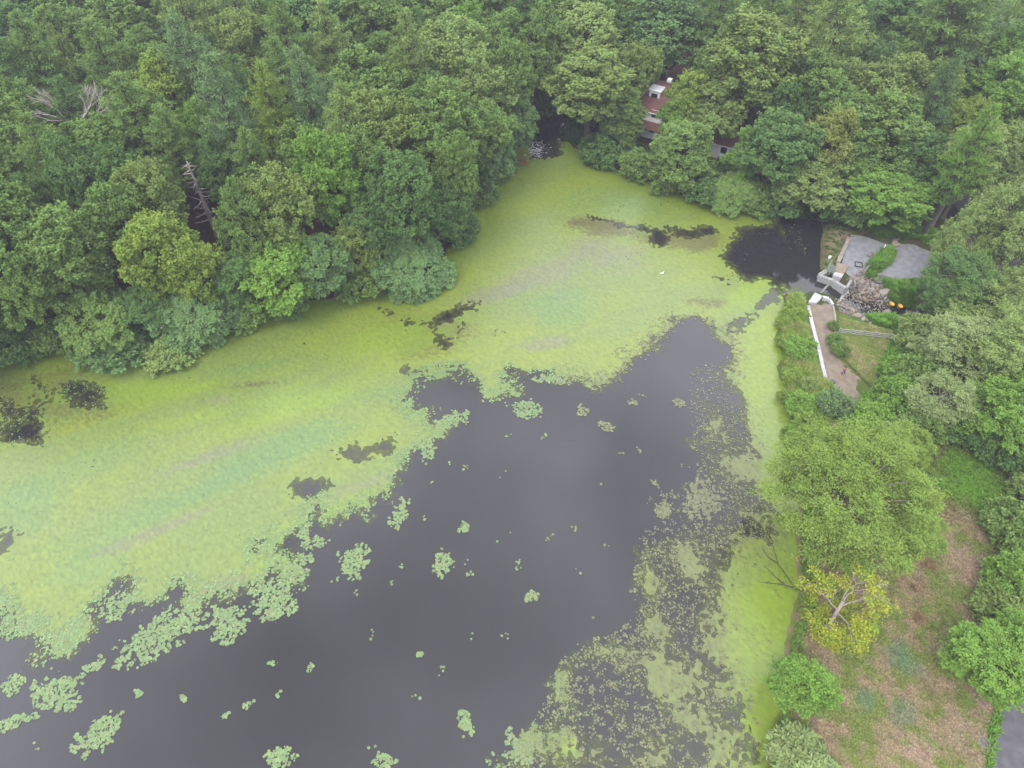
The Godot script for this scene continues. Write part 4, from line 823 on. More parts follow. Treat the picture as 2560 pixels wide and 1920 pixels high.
# ------------------------------------------------------------------ mesh helpers
func arrays(v: PackedVector3Array, idx: PackedInt32Array, col := PackedColorArray(), nrm := PackedVector3Array(), uv := PackedVector2Array()) -> ArrayMesh:
	var a := []
	a.resize(Mesh.ARRAY_MAX)
	a[Mesh.ARRAY_VERTEX] = v
	a[Mesh.ARRAY_INDEX] = idx
	if col.size():
		a[Mesh.ARRAY_COLOR] = col
	if nrm.size():
		a[Mesh.ARRAY_NORMAL] = nrm
	if uv.size():
		a[Mesh.ARRAY_TEX_UV] = uv
	var m := ArrayMesh.new()
	m.add_surface_from_arrays(Mesh.PRIMITIVE_TRIANGLES, a)
	return m


class Tubes:
	var v := PackedVector3Array()
	var n := PackedVector3Array()
	var idx := PackedInt32Array()
	func tube(pts: Array, radii: Array, sides := 6) -> void:
		var first := v.size()
		var last := pts.size() - 1
		for k in pts.size():
			var t: Vector3 = (pts[mini(k + 1, last)] - pts[maxi(k - 1, 0)]).normalized()
			var s := t.cross(Vector3(0.31, 0.2, 0.93)).normalized()
			var u := s.cross(t)
			for i in sides:
				var d := s * cos(TAU * i / sides) + u * sin(TAU * i / sides)
				v.append(pts[k] + d * radii[k])
				n.append(d)
		for k in last:
			for i in sides:
				var a := first + k * sides + i
				var b := first + k * sides + (i + 1) % sides
				idx.append_array([a, b, a + sides, b, b + sides, a + sides])
		for i in range(1, sides - 1):
			idx.append_array([first, first + i + 1, first + i])
			var e := first + last * sides
			idx.append_array([e, e + i, e + i + 1])
	func mesh(host: Node) -> ArrayMesh:
		return host.arrays(v, idx, PackedColorArray(), n)


class Leaves:
	var v := PackedVector3Array()
	var c := PackedColorArray()
	var idx := PackedInt32Array()
	func leaf(p: Vector3, d: Vector3, up: Vector3, length: float, width: float, col: Color) -> void:
		var s := d.cross(up)
		if s.length_squared() < 1e-5:
			s = d.cross(Vector3(0.7, 0.1, 0.7))
		s = s.normalized() * width * 0.5
		var k := v.size()
		var lift := up * width * 0.18
		v.append(p)
		v.append(p + d * length * 0.45 + s + lift)
		v.append(p + d * length)
		v.append(p + d * length * 0.45 - s + lift)
		for i in 4:
			c.append(col)
		idx.append(k)
		idx.append(k + 1)
		idx.append(k + 2)
		idx.append(k)
		idx.append(k + 2)
		idx.append(k + 3)
	func mesh(host: Node) -> ArrayMesh:
		return host.arrays(v, idx, c)


func ball() -> Vector3:
	var p := Vector3(rng.randfn(), rng.randfn(), rng.randfn())
	return p.normalized() if p.length() > 1e-4 else Vector3.UP


func shade(lo: float, hi: float, warm := 0.0) -> Color:
	var k := rng.randf_range(lo, hi)
	var w := rng.randf_range(-warm, warm)
	return Color(k * (1.0 + w), k, k * (1.0 - w))


# A box with bevelled top edges between two points at ground level: walls, kerbs, beams.
func bar_mesh(a: Vector3, b: Vector3, width: float, top: float, bottom: float) -> ArrayMesh:
	var d := Vector3(b.x - a.x, 0, b.z - a.z).normalized()
	var s := Vector3(-d.z, 0, d.x) * width * 0.5
	var e := minf(0.03, width * 0.15)
	var st := SurfaceTool.new()
	st.begin(Mesh.PRIMITIVE_TRIANGLES)
	st.set_smooth_group(-1)
	var ring := func(y: float, inset: float) -> Array:
		var si := s * (1.0 - 2.0 * inset / width)
		var di := d * inset
		return [Vector3(a.x, y, a.z) + di - si, Vector3(b.x, y, b.z) - di - si, Vector3(b.x, y, b.z) - di + si, Vector3(a.x, y, a.z) + di + si]
	var rings: Array = [(ring as Callable).call(bottom, 0.0), (ring as Callable).call(top - e, 0.0), (ring as Callable).call(top, e)]
	for k in 2:
		for i in 4:
			quad(st, rings[k][i], rings[k][(i + 1) % 4], rings[k + 1][(i + 1) % 4], rings[k + 1][i])
	quad(st, rings[2][0], rings[2][1], rings[2][2], rings[2][3])
	quad(st, rings[0][3], rings[0][2], rings[0][1], rings[0][0])
	st.generate_normals()
	return st.commit()


func quad(st: SurfaceTool, a: Vector3, b: Vector3, c: Vector3, d: Vector3) -> void:
	for p in [a, c, b, a, d, c]:
		st.add_vertex(p)


func box_mesh(size: Vector3, bevel := 0.02) -> ArrayMesh:
	return bar_mesh(Vector3(-size.x / 2, 0, 0), Vector3(size.x / 2, 0, 0), size.z, size.y, 0.0) if bevel > 0.0 else bar_mesh(Vector3(-size.x / 2, 0, 0), Vector3(size.x / 2, 0, 0), size.z, size.y, 0.0)


func prism_mesh(poly: PackedVector2Array, top: float, bottom: float) -> ArrayMesh:
	var st := SurfaceTool.new()
	st.begin(Mesh.PRIMITIVE_TRIANGLES)
	st.set_smooth_group(-1)
	var q := poly
	if Geometry2D.is_polygon_clockwise(q):
		q = q.duplicate()
		q.reverse()
	var t := Geometry2D.triangulate_polygon(q)
	for k in range(0, t.size(), 3):
		var p := [q[t[k]], q[t[k + 1]], q[t[k + 2]]]
		if (p[1] - p[0]).cross(p[2] - p[0]) < 0.0:
			p = [p[0], p[2], p[1]]
		for w in [p[0], p[1], p[2]]:
			st.add_vertex(Vector3(w.x, top, w.y))
	for i in q.size():
		var a := q[i]
		var b := q[(i + 1) % q.size()]
		quad(st, Vector3(a.x, top, a.y), Vector3(b.x, top, b.y), Vector3(b.x, bottom, b.y), Vector3(a.x, bottom, a.y))
	st.generate_normals()
	return st.commit()


# A sheet on the ground inside an outline whose edge is frayed by noise (marching squares).
func sheet_mesh(poly: PackedVector2Array, step: float, lift: float, fray: float, shade_of := "") -> ArrayMesh:
	var lo := poly[0]
	var hi := poly[0]
	for p in poly:
		lo = lo.min(p)
		hi = hi.max(p)
	lo -= Vector2.ONE * (fray + step)
	hi += Vector2.ONE * (fray + step)
	var nx := int((hi.x - lo.x) / step) + 2
	var nz := int((hi.y - lo.y) / step) + 2
	var f := PackedFloat32Array()
	f.resize(nx * nz)
	for j in nz:
		for i in nx:
			var p := Vector2(lo.x + i * step, lo.y + j * step)
			f[j * nx + i] = -signed_dist(p, poly) + (fray * (n_fine.get_noise_2d(p.x * 0.9, p.y * 0.9) + 0.7 * n_mid.get_noise_2d(p.x * 1.7, p.y * 1.7)) if fray > 0.0 else 0.0)
	return march(f, nx, nz, lo, step, lift, shade_of)


func march(f: PackedFloat32Array, nx: int, nz: int, lo: Vector2, step: float, lift: float, how: String) -> ArrayMesh:
	var v := PackedVector3Array()
	var c := PackedColorArray()
	var idx := PackedInt32Array()
	var seen := {}
	var put := func(a: int, b: int) -> int:      # a vertex on a grid corner (a == b) or on the edge between two corners
		var key := a * 4 + (0 if a == b else 1 if b == a + 1 else 2)
		if seen.has(key):
			return seen[key]
		var pa := Vector2(lo.x + (a % nx) * step, lo.y + (a / nx) * step)
		if a != b:
			var pb := Vector2(lo.x + (b % nx) * step, lo.y + (b / nx) * step)
			pa = pa.lerp(pb, f[a] / (f[a] - f[b]))
		seen[key] = v.size()
		match how:
			"mat":
				v.append(Vector3(pa.x, lift, pa.y))
				c.append(mat_color(pa.x, pa.y))
			"film":
				v.append(Vector3(pa.x, lift, pa.y))
				var e := mat_field(pa.x, pa.y)
				var q := mat_color(pa.x, pa.y)
				var w := smoothstep(-1.7, 0.4, e + 0.5 * n_fine.get_noise_2d(pa.x * 1.9, pa.y * 1.9))
				c.append(Color(q.r * 0.62, q.g * 0.58, q.b * 0.7, 0.72 * w * w))
			"flat":
				v.append(Vector3(pa.x, lift, pa.y))
			_:
				v.append(Vector3(pa.x, land_height(pa.x, pa.y) + lift, pa.y))
		return v.size() - 1
	for j in nz - 1:
		for i in nx - 1:
			var k := j * nx + i
			var q := [k, k + 1, k + nx + 1, k + nx]
			var poly: Array[int] = []
			for e in 4:
				var a: int = q[e]
				var b: int = q[(e + 1) % 4]
				if f[a] > 0.0:
					poly.append((put as Callable).call(a, a))
				if (f[a] > 0.0) != (f[b] > 0.0):
					poly.append((put as Callable).call(mini(a, b), maxi(a, b)))
			for t in range(1, poly.size() - 1):
				idx.append_array([poly[0], poly[t], poly[t + 1]])
	var n := PackedVector3Array()
	n.resize(v.size())
	n.fill(Vector3.UP)
	return arrays(v, idx, c, n)


# ------------------------------------------------------------------ ground
func axis(a: float, b: float, step: float, far: float) -> PackedFloat32Array:
	var r := PackedFloat32Array()
	var low := []
	var x := a
	var s := step
	while x > -far:
		s *= 1.35
		x -= s
		low.push_front(x)
	for q in low:
		r.append(q)
	x = a
	while x < b:
		r.append(x)
		x += step
	s = step
	while x < far:
		r.append(x)
		s *= 1.35
		x += s
	r.append(x)
	return r


func in_zone(x: float, z: float, poly: PackedVector2Array, soft: float) -> float:
	return 1.0 - smoothstep(-soft, soft, signed_dist(Vector2(x, z), poly))


func lawn_color(x: float, z: float) -> Color:    # the mown ground of the lower right: green, straw and bare patches
	var a := n_mid.get_noise_2d(x * 1.2 + 40.0, z * 1.2)
	var b := n_fine.get_noise_2d(x * 0.55, z * 0.55 + 9.0)
	var g := n_big.get_noise_2d(x * 2.2 + 7.0, z * 2.2)
	var straw := Color(0.235, 0.185, 0.108)
	var green := Color(0.135, 0.170, 0.040)
	var k := smoothstep(-0.45, 0.38, a * 0.9 + b * 0.45 + g * 0.5)
	var c := straw.lerp(green, k)
	for q in [[Vector2(32.93, -19.49), 1.5, 0.9], [Vector2(28.68, -16.31), 1.0, 0.8], [Vector2(31.13, -15.40), 1.1, 0.6]]:       # cool green regrowth
		c = c.lerp(Color(0.105, 0.165, 0.085), q[2] * (1.0 - smoothstep(0.4, 1.3, Vector2(x, z).distance_to(q[0]) / q[1] + 0.5 * a)))
	for q in [[Vector2(41.24, -28.14), 2.6, 0.7], [Vector2(38.40, -16.93), 1.7, 0.9], [Vector2(31.59, -12.78), 1.6, 0.7], [Vector2(36.27, -14.21), 1.3, 0.6]]:      # dry, reddish
		c = c.lerp(Color(0.27, 0.195, 0.14), q[2] * (1.0 - smoothstep(0.3, 1.2, Vector2(x, z).distance_to(q[0]) / q[1] + 0.5 * b)))
	for q in [[Vector2(38.28, -28.14), 0.7], [Vector2(36.49, -25.82), 0.8], [Vector2(35.30, -23.62), 0.8]]:       # rust-brown dead weeds
		c = c.lerp(Color(0.13, 0.075, 0.03), 0.75 * (1.0 - smoothstep(0.2, 1.2, Vector2(x, z).distance_to(q[0]) / q[1] + 0.9 * b)))
	c = c.lerp(Color(0.12, 0.25, 0.026), 1.0 - smoothstep(0.5, 1.2, Vector2(x, z).distance_to(Vector2(45.89, -36.95)) / 4.2 + 0.4 * a))
	return c


func ground_color(x: float, z: float) -> Color:
	var m := n_mid.get_noise_2d(x, z)
	var f := n_fine.get_noise_2d(x, z)
	var litter := Color(0.115, 0.062, 0.048).lerp(Color(0.06, 0.045, 0.03), 0.5 + 0.5 * m)
	if x < 14.0 and z > -40.0 or x < -2.0:
		return litter
	var c := litter
	var grass := Color(0.075, 0.135, 0.028).lerp(Color(0.13, 0.16, 0.045), clampf(0.5 + m + 0.4 * f, 0.0, 1.0))
	if x > 20.0 and z > -62.0:
		c = grass
		if z > -36.0:
			c = lawn_color(x, z)
	elif x > 35.0:
		c = Color(0.07, 0.105, 0.03).lerp(litter, clampf(0.4 + m, 0.0, 1.0))
	if z < -78.0:
		c = c.lerp(Color(0.24, 0.17, 0.10).lerp(grass, clampf(0.3 + m * 1.4, 0.0, 0.7)), in_zone(x, z, yard_area, 1.5))
		c = c.lerp(Color(0.13, 0.17, 0.04), in_zone(x, z, far_green_area, 1.0))
	elif z < -45.0:
		c = c.lerp(Color(0.125, 0.165, 0.035).lerp(Color(0.23, 0.19, 0.10), clampf(0.1 + f * 0.8 + m * 0.8, 0.0, 0.8)), in_zone(x, z, green_lawn_area, 1.0))
		c = c.lerp(Color(0.085, 0.15, 0.028), in_zone(x, z, bank_grass_area, 1.2))
		c = c.lerp(Color(0.27, 0.205, 0.14).lerp(grass, clampf(0.25 + f + m, 0.0, 0.8)), in_zone(x, z, bare_bank, 0.8))
		c = c.lerp(Color(0.10, 0.085, 0.065), in_zone(x, z, stream_area, 0.6))
	return c


func build_ground() -> void:
	var xs := axis(-84.0, 64.0, 0.6, 3500.0)
	var zs := axis(-128.0, -4.0, 0.6, 3500.0)
	var v := PackedVector3Array()
	var c := PackedColorArray()
	var idx := PackedInt32Array()
	for z in zs:
		for x in xs:
			v.append(Vector3(x, land_height(x, z), z))
			c.append(ground_color(x, z))
	var w := xs.size()
	for j in zs.size() - 1:
		for i in w - 1:
			var k := j * w + i
			idx.append_array([k, k + 1, k + w, k + 1, k + w + 1, k + w])
	var st := SurfaceTool.new()
	st.create_from(arrays(v, idx, c), 0)
	st.generate_normals()
	structure("ground", st.commit(), mats.soil)
	structure("footpath", sheet_mesh(path_area, 0.3, 0.03, 0.45), mats.mulch)
	structure("gravel_lot", sheet_mesh(gravel_area, 0.35, 0.035, 0.12), mats.gravel)
	structure("road", sheet_mesh(road_area, 0.5, 0.05, 0.0), mats.asphalt)
	structure("side_road", sheet_mesh(far_road_area, 0.6, 0.05, 0.1), mats.asphalt)


# ------------------------------------------------------------------ pond
func mat_field(x: float, z: float) -> float:      # above zero where the plant cover is closed
	var s := -look(shore_grid, x, z) + 0.25
	if s < -0.5:
		return s
	var nm := n_mid.get_noise_2d(x, z)
	var nf := n_fine.get_noise_2d(x, z)
	var o := look(open_grid, x, z) + nm * 1.25 + nf * 0.75 + n_fine.get_noise_2d(x * 2.7, z * 2.7) * 0.35
	o = minf(o, look(pool_grid, x, z) + nf * 0.7 + nm * 0.75 + n_fine.get_noise_2d(x * 2.7, z * 2.7) * 0.2)
	var sp := look(sparse_grid, x, z)
	if sp < 1.5:
		var far := 1.0 - smoothstep(-2.0, 1.5, sp)
		var deep := smoothstep(2.5, 8.5, s) if x > 0.0 and z > -60.0 else 0.62 if x < -30.0 else 0.34
		var q := 0.34 + nf * 0.6 + n_fine.get_noise_2d(x * 2.9, z * 2.9 + 70.0) * 0.35 + n_big.get_noise_2d(x * 2.4, z * 2.4) * 0.6 + nm * 0.4 + n_streak.get_noise_2d((x + z) * 0.25, (z - x) * 0.9) * 1.0
		o = minf(o, lerpf(1.0, q - deep * 1.0, far))
	if s > 1.5:
		o = minf(o, (0.84 - n_fine.get_noise_2d(x * 1.9 + 5.0, z * 1.9) * 0.75 - n_streak.get_noise_2d((x * 0.88 - z * 0.47) * 0.4, (x * 0.47 + z * 0.88) * 1.6) * 0.6) * 1.6)
	return minf(minf(s, o), 2.0)


func mat_color(x: float, z: float) -> Color:
	# streaks run the way the wind has combed the plants
	var u := x * 0.88 - z * 0.47
	var w := x * 0.47 + z * 0.88
	var st := n_streak.get_noise_2d(u * 0.32, w * 1.5)
	var bg := n_big.get_noise_2d(x, z)
	var f := n_fine.get_noise_2d(x * 1.3, z * 1.3)
	var lime := Color(0.200, 0.262, 0.040)
	var green := Color(0.170, 0.240, 0.058)
	var c := lime.lerp(green, clampf(0.42 + st * 0.9 + bg * 0.5 + f * 0.25 + 0.25 * smoothstep(-60.0, -25.0, z), 0.0, 1.0))
	for b in mat_blotches:
		var dx: float = x - b[0]
		var dz: float = z - b[1]
		if absf(dx) + absf(dz) > 34.0:
			continue
		var det: float = b[2] * b[5] - b[3] * b[4]
		var p: float = (dx * b[5] - dz * b[4]) / det
		var q: float = (dz * b[2] - dx * b[3]) / det
		var r := sqrt(p * p + q * q)
		if r < 1.6:
			var k := 1.0 - smoothstep(0.35, 1.25, r + st * 0.9 + f * 0.55)
			match int(b[6]):
				0: c = c.lerp(Color(0.120, 0.225, 0.080), 0.42 * k)
				1: c = c.lerp(Color(0.185, 0.195, 0.115), 0.65 * k)
				2: c = c.lerp(Color(0.110, 0.105, 0.035), 0.75 * k)
				3: c = c.lerp(Color(0.195, 0.300, 0.034), 0.7 * k)
	var d := -look(shore_grid, x, z)
	c = c.lerp(Color(0.195, 0.290, 0.020), 0.65 * (1.0 - smoothstep(0.0, 7.0, d)))  # bright inshore duckweed, with the loss of sky glare painted in
	if x > 5.0 and z > -58.0:
		c = c.lerp(Color(0.150, 0.172, 0.062), 0.8 * (1.0 - smoothstep(-2.5, 0.5, look(sparse_grid, x, z))) * smoothstep(2.0, 6.0, d))
	var k2 := 1.0 + 0.14 * f + 0.13 * n_fine.get_noise_2d(u * 1.1, w * 5.0) + 0.14 * n_fine.get_noise_2d(x * 3.1 + 50.0, z * 3.1)
	return Color(c.r * k2, c.g * k2, c.b * k2)


func build_pond() -> void:
	var q: PackedVector2Array = Geometry2D.offset_polygon(shore, 0.35)[0]
	structure("pond_water", flat_mesh(q, 0.0), mats.water)
	var lo := Vector2(-76, -101)
	var step := 0.25
	var nx := int(114.0 / step)
	var nz := int(92.0 / step)
	var f := PackedFloat32Array()
	f.resize(nx * nz)
	for j in nz:
		var z := lo.y + j * step
		var half := 0.68 * (60.0 * 0.766 - z * 0.643) * 0.5543 * 1.3333 / 0.68 + 3.0
		for i in nx:
			var x := lo.x + i * step
			f[j * nx + i] = mat_field(x, z) if absf(x) < half else -1.0
	var m := structure("duckweed_mat", march(f, nx, nz, lo, step, 0.012, "mat"), mats.duck)
	# thin, half-sunken weed that frays out beyond the closed cover
	var f2 := PackedFloat32Array()
	f2.resize(f.size())
	for k in f.size():
		f2[k] = f[k] + 1.7 if f[k] > -1.9 else -0.2
		if f[k] > 1.0:
			f2[k] = -0.1 - 0.1 * (f[k] - 1.0)
	var film := StandardMaterial3D.new()
	film.vertex_color_use_as_albedo = true
	film.transparency = BaseMaterial3D.TRANSPARENCY_ALPHA
	film.roughness = 0.4
	film.metallic_specular = 0.4
	var fm := structure("sunken_weed", march(f2, nx, nz, lo, step, 0.006, "film"), film)
	tag(fm, "thin olive weed just under the water, fraying out from the duckweed", "water weed", "", "stuff")
	# pale flecks painted in for sky reflections where the creek runs in
	var glints := Leaves.new()
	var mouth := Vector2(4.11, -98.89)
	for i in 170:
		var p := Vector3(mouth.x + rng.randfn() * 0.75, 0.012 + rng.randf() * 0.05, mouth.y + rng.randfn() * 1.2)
		glints.leaf(p, Vector3(rng.randfn(), 0, rng.randfn() * 0.5).normalized(), Vector3.UP, rng.randf_range(0.15, 0.6), rng.randf_range(0.06, 0.2), shade(0.35, 0.8))
	var foam_and_glint := plain(1.0, 1.0, 1.0, 0.4, 0.5)
	foam_and_glint.vertex_color_use_as_albedo = true
	structure("painted_glints", glints.mesh(self), foam_and_glint)
	tag(m, "yellow-green mat of floating duckweed covering most of the pond", "duckweed", "", "stuff")
	lily_pads()


func flat_mesh(poly: PackedVector2Array, y: float) -> ArrayMesh:
	var t := Geometry2D.triangulate_polygon(poly)
	var v := PackedVector3Array()
	var n := PackedVector3Array()
	for p in poly:
		v.append(Vector3(p.x, y, p.y))
		n.append(Vector3.UP)
	return arrays(v, t, PackedColorArray(), n)


func pad_mesh() -> ArrayMesh:
	var v := PackedVector3Array([Vector3(0, 0, 0)])
	var idx := PackedInt32Array()
	var sides := 9
	for i in sides:
		var a := TAU * (0.03 + 0.94 * i / (sides - 1))
		v.append(Vector3(cos(a), 0.05 if i % 3 == 1 else 0.0, sin(a)))
	for i in range(1, sides):
		idx.append_array([0, i, i + 1])
	return arrays(v, idx)


func multi(called: String, mesh: Mesh, mat: Material, where: Array, tint: Array, parent: Node = self) -> MultiMeshInstance3D:
	var mm := MultiMesh.new()
	mm.transform_format = MultiMesh.TRANSFORM_3D
	mm.use_colors = true
	mm.mesh = mesh
	mm.instance_count = where.size()
	for i in where.size():
		mm.set_instance_transform(i, where[i])
		mm.set_instance_color(i, tint[i])
	var o := MultiMeshInstance3D.new()
	o.name = numbered(called) if parent == self else called
	o.multimesh = mm
	o.material_override = mat
	parent.add_child(o, true)
	return o


func pad_at(x: float, z: float, r: float) -> Transform3D:
	var b := Basis(Vector3.UP, rng.randf() * TAU).rotated(Vector3.RIGHT, rng.randfn() * 0.05).rotated(Vector3.BACK, rng.randfn() * 0.05)
	return Transform3D(b.scaled(Vector3(r, r, r)), Vector3(x, 0.022 + rng.randf() * 0.03, z))


func pad_tint(x: float, z: float) -> Color:
	var right := smoothstep(-1.0, 8.0, x + (z + 30.0) * 0.15)
	var c := Color(0.118, 0.185, 0.066).lerp(Color(0.104, 0.114, 0.050), right)
	var k := rng.randf_range(0.72, 1.3)
	var y := rng.randf()
	if y < 0.16:
		c = c.lerp(Color(0.16, 0.16, 0.065), 0.7)
	elif y > 0.95:
		c = c.lerp(Color(0.07, 0.14, 0.045), 0.6)
	return Color(c.r * k, c.g * k, c.b * k)


func lily_pads() -> void:
	var where := []
	var tint := []
	# ragged edges of the mat, and loose plants in the thin zones
	for i in 620000:
		var z := -100.0 + 92.0 * sqrt(rng.randf())
		var half := (60.0 * 0.766 - z * 0.643) * 0.74 + 3.0
		var x := rng.randf_range(-half, minf(half, 40.0))
		if look(shore_grid, x, z) > -0.2:
			continue
		var f := mat_field(x, z)
		var sp := look(sparse_grid, x, z)
		var keep := 0.0
		var r := rng.randf_range(0.06, 0.12)
		var og := look(open_grid, x, z)
		if og > -1.6 and og < 1.6 and f < 1.0:
			if f > -0.25:
				keep = 0.75 if x < 5.0 else 0.5
			elif f > -1.1:
				keep = 0.22 * smoothstep(0.1, 0.5, n_fine.get_noise_2d(x * 0.7 + 20.0, z * 0.7) + 0.3)
			if x < 4.0 and z > -46.0:
				r = 0.035 + 0.10 * pow(rng.randf(), 1.7)
		if sp < 0.5 and f < 0.6:
			keep = maxf(keep, 0.46 * smoothstep(-0.15, 0.45, n_fine.get_noise_2d(x * 0.8, z * 0.8 + 30.0) + 0.35 * n_big.get_noise_2d(x * 3.0, z * 3.0) + 0.1))
			r = 0.025 + 0.075 * pow(rng.randf(), 1.7)
			if look(pool_grid, x, z) < -0.15:
				keep *= 0.12
		if f > 0.6:
			keep = 0.10 * smoothstep(0.15, 0.6, n_mid.get_noise_2d(x * 1.3, z * 1.3 + 8.0))
			r = rng.randf_range(0.03, 0.07)
		if rng.randf() < keep:
			where.append(pad_at(x, z, r))
			tint.append(pad_tint(x, z))
	# a few single plants far out
	for i in 90:
		var p := Vector2(rng.randf_range(-40, 22), rng.randf_range(-50, -13))
		if look(open_grid, p.x, p.y) > -1.0:
			continue
		for k in rng.randi_range(1, 6):
			where.append(pad_at(p.x + rng.randfn() * 0.22, p.y + rng.randfn() * 0.22, rng.randf_range(0.07, 0.15)))
			tint.append(pad_tint(p.x, p.y))
	var pm := pad_mesh()
	var o := multi("lily_pads", pm, mats.pad, where, tint)
	tag(o, "small round lily pads loose along the ragged edge of the duckweed", "lily pads", "", "stuff")
	# islands of pads, drifting apart from the mat
	var words := ["upper middle", "left of centre", "centre", "beside the mat tongue", "lower left", "lower left", "far lower left"]
	var many := 0
	for a in pad_islands:
		where = []
		tint = []
		var e1 := Vector2(a[2], a[3])
		var e2 := Vector2(a[4], a[5])
		var area := absf(e1.cross(e2)) * PI
		for i in int(area * 230.0) + 5:
			var r := sqrt(rng.randf()) * 1.25
			var t := rng.randf() * TAU
			var p := Vector2(a[0], a[1]) + e1 * r * cos(t) + e2 * r * sin(t)
			if r + 0.55 * n_fine.get_noise_2d(p.x * 0.9, p.y * 0.9) + 0.35 * n_mid.get_noise_2d(p.x * 2.2, p.y * 2.2) > 0.92 or n_fine.get_noise_2d(p.x * 1.6 + 9.0, p.y * 1.6) < -0.42:
				continue
			where.append(pad_at(p.x, p.y, 0.035 + 0.10 * pow(rng.randf(), 1.7)))
			tint.append(pad_tint(p.x, p.y))
		if where.is_empty():
			continue
		o = multi("lily_pad_patch", pm, mats.pad, where, tint)
		tag(o, island_label(many, a[0], a[1], area), "lily pads", "drifting patches of lily pads on the open water", "stuff")
		many += 1


func island_label(k: int, x: float, z: float, area: float) -> String:
	var size := "large" if area > 9.0 else "small" if area > 2.0 else "tiny"
	var ord := ["first", "second", "third", "fourth", "fifth", "sixth", "seventh", "eighth", "ninth", "tenth", "eleventh", "twelfth", "thirteenth", "fourteenth", "fifteenth", "sixteenth", "seventeenth", "eighteenth", "nineteenth", "twentieth"]
	var from_left := 0
	var from_top := 0
	for a in pad_islands:
		if a[0] / (94.0 - a[1]) < x / (94.0 - z):
			from_left += 1
		if a[1] < z:
			from_top += 1
	if from_left < 20:
		return "%s pale patch of lily pads on open water, %s patch from the left" % [size, ord[from_left]]
	return "%s pale patch of lily pads on open water, %s patch from the right" % [size, ord[clampi(pad_islands.size() - 1 - from_left, 0, 19)]]


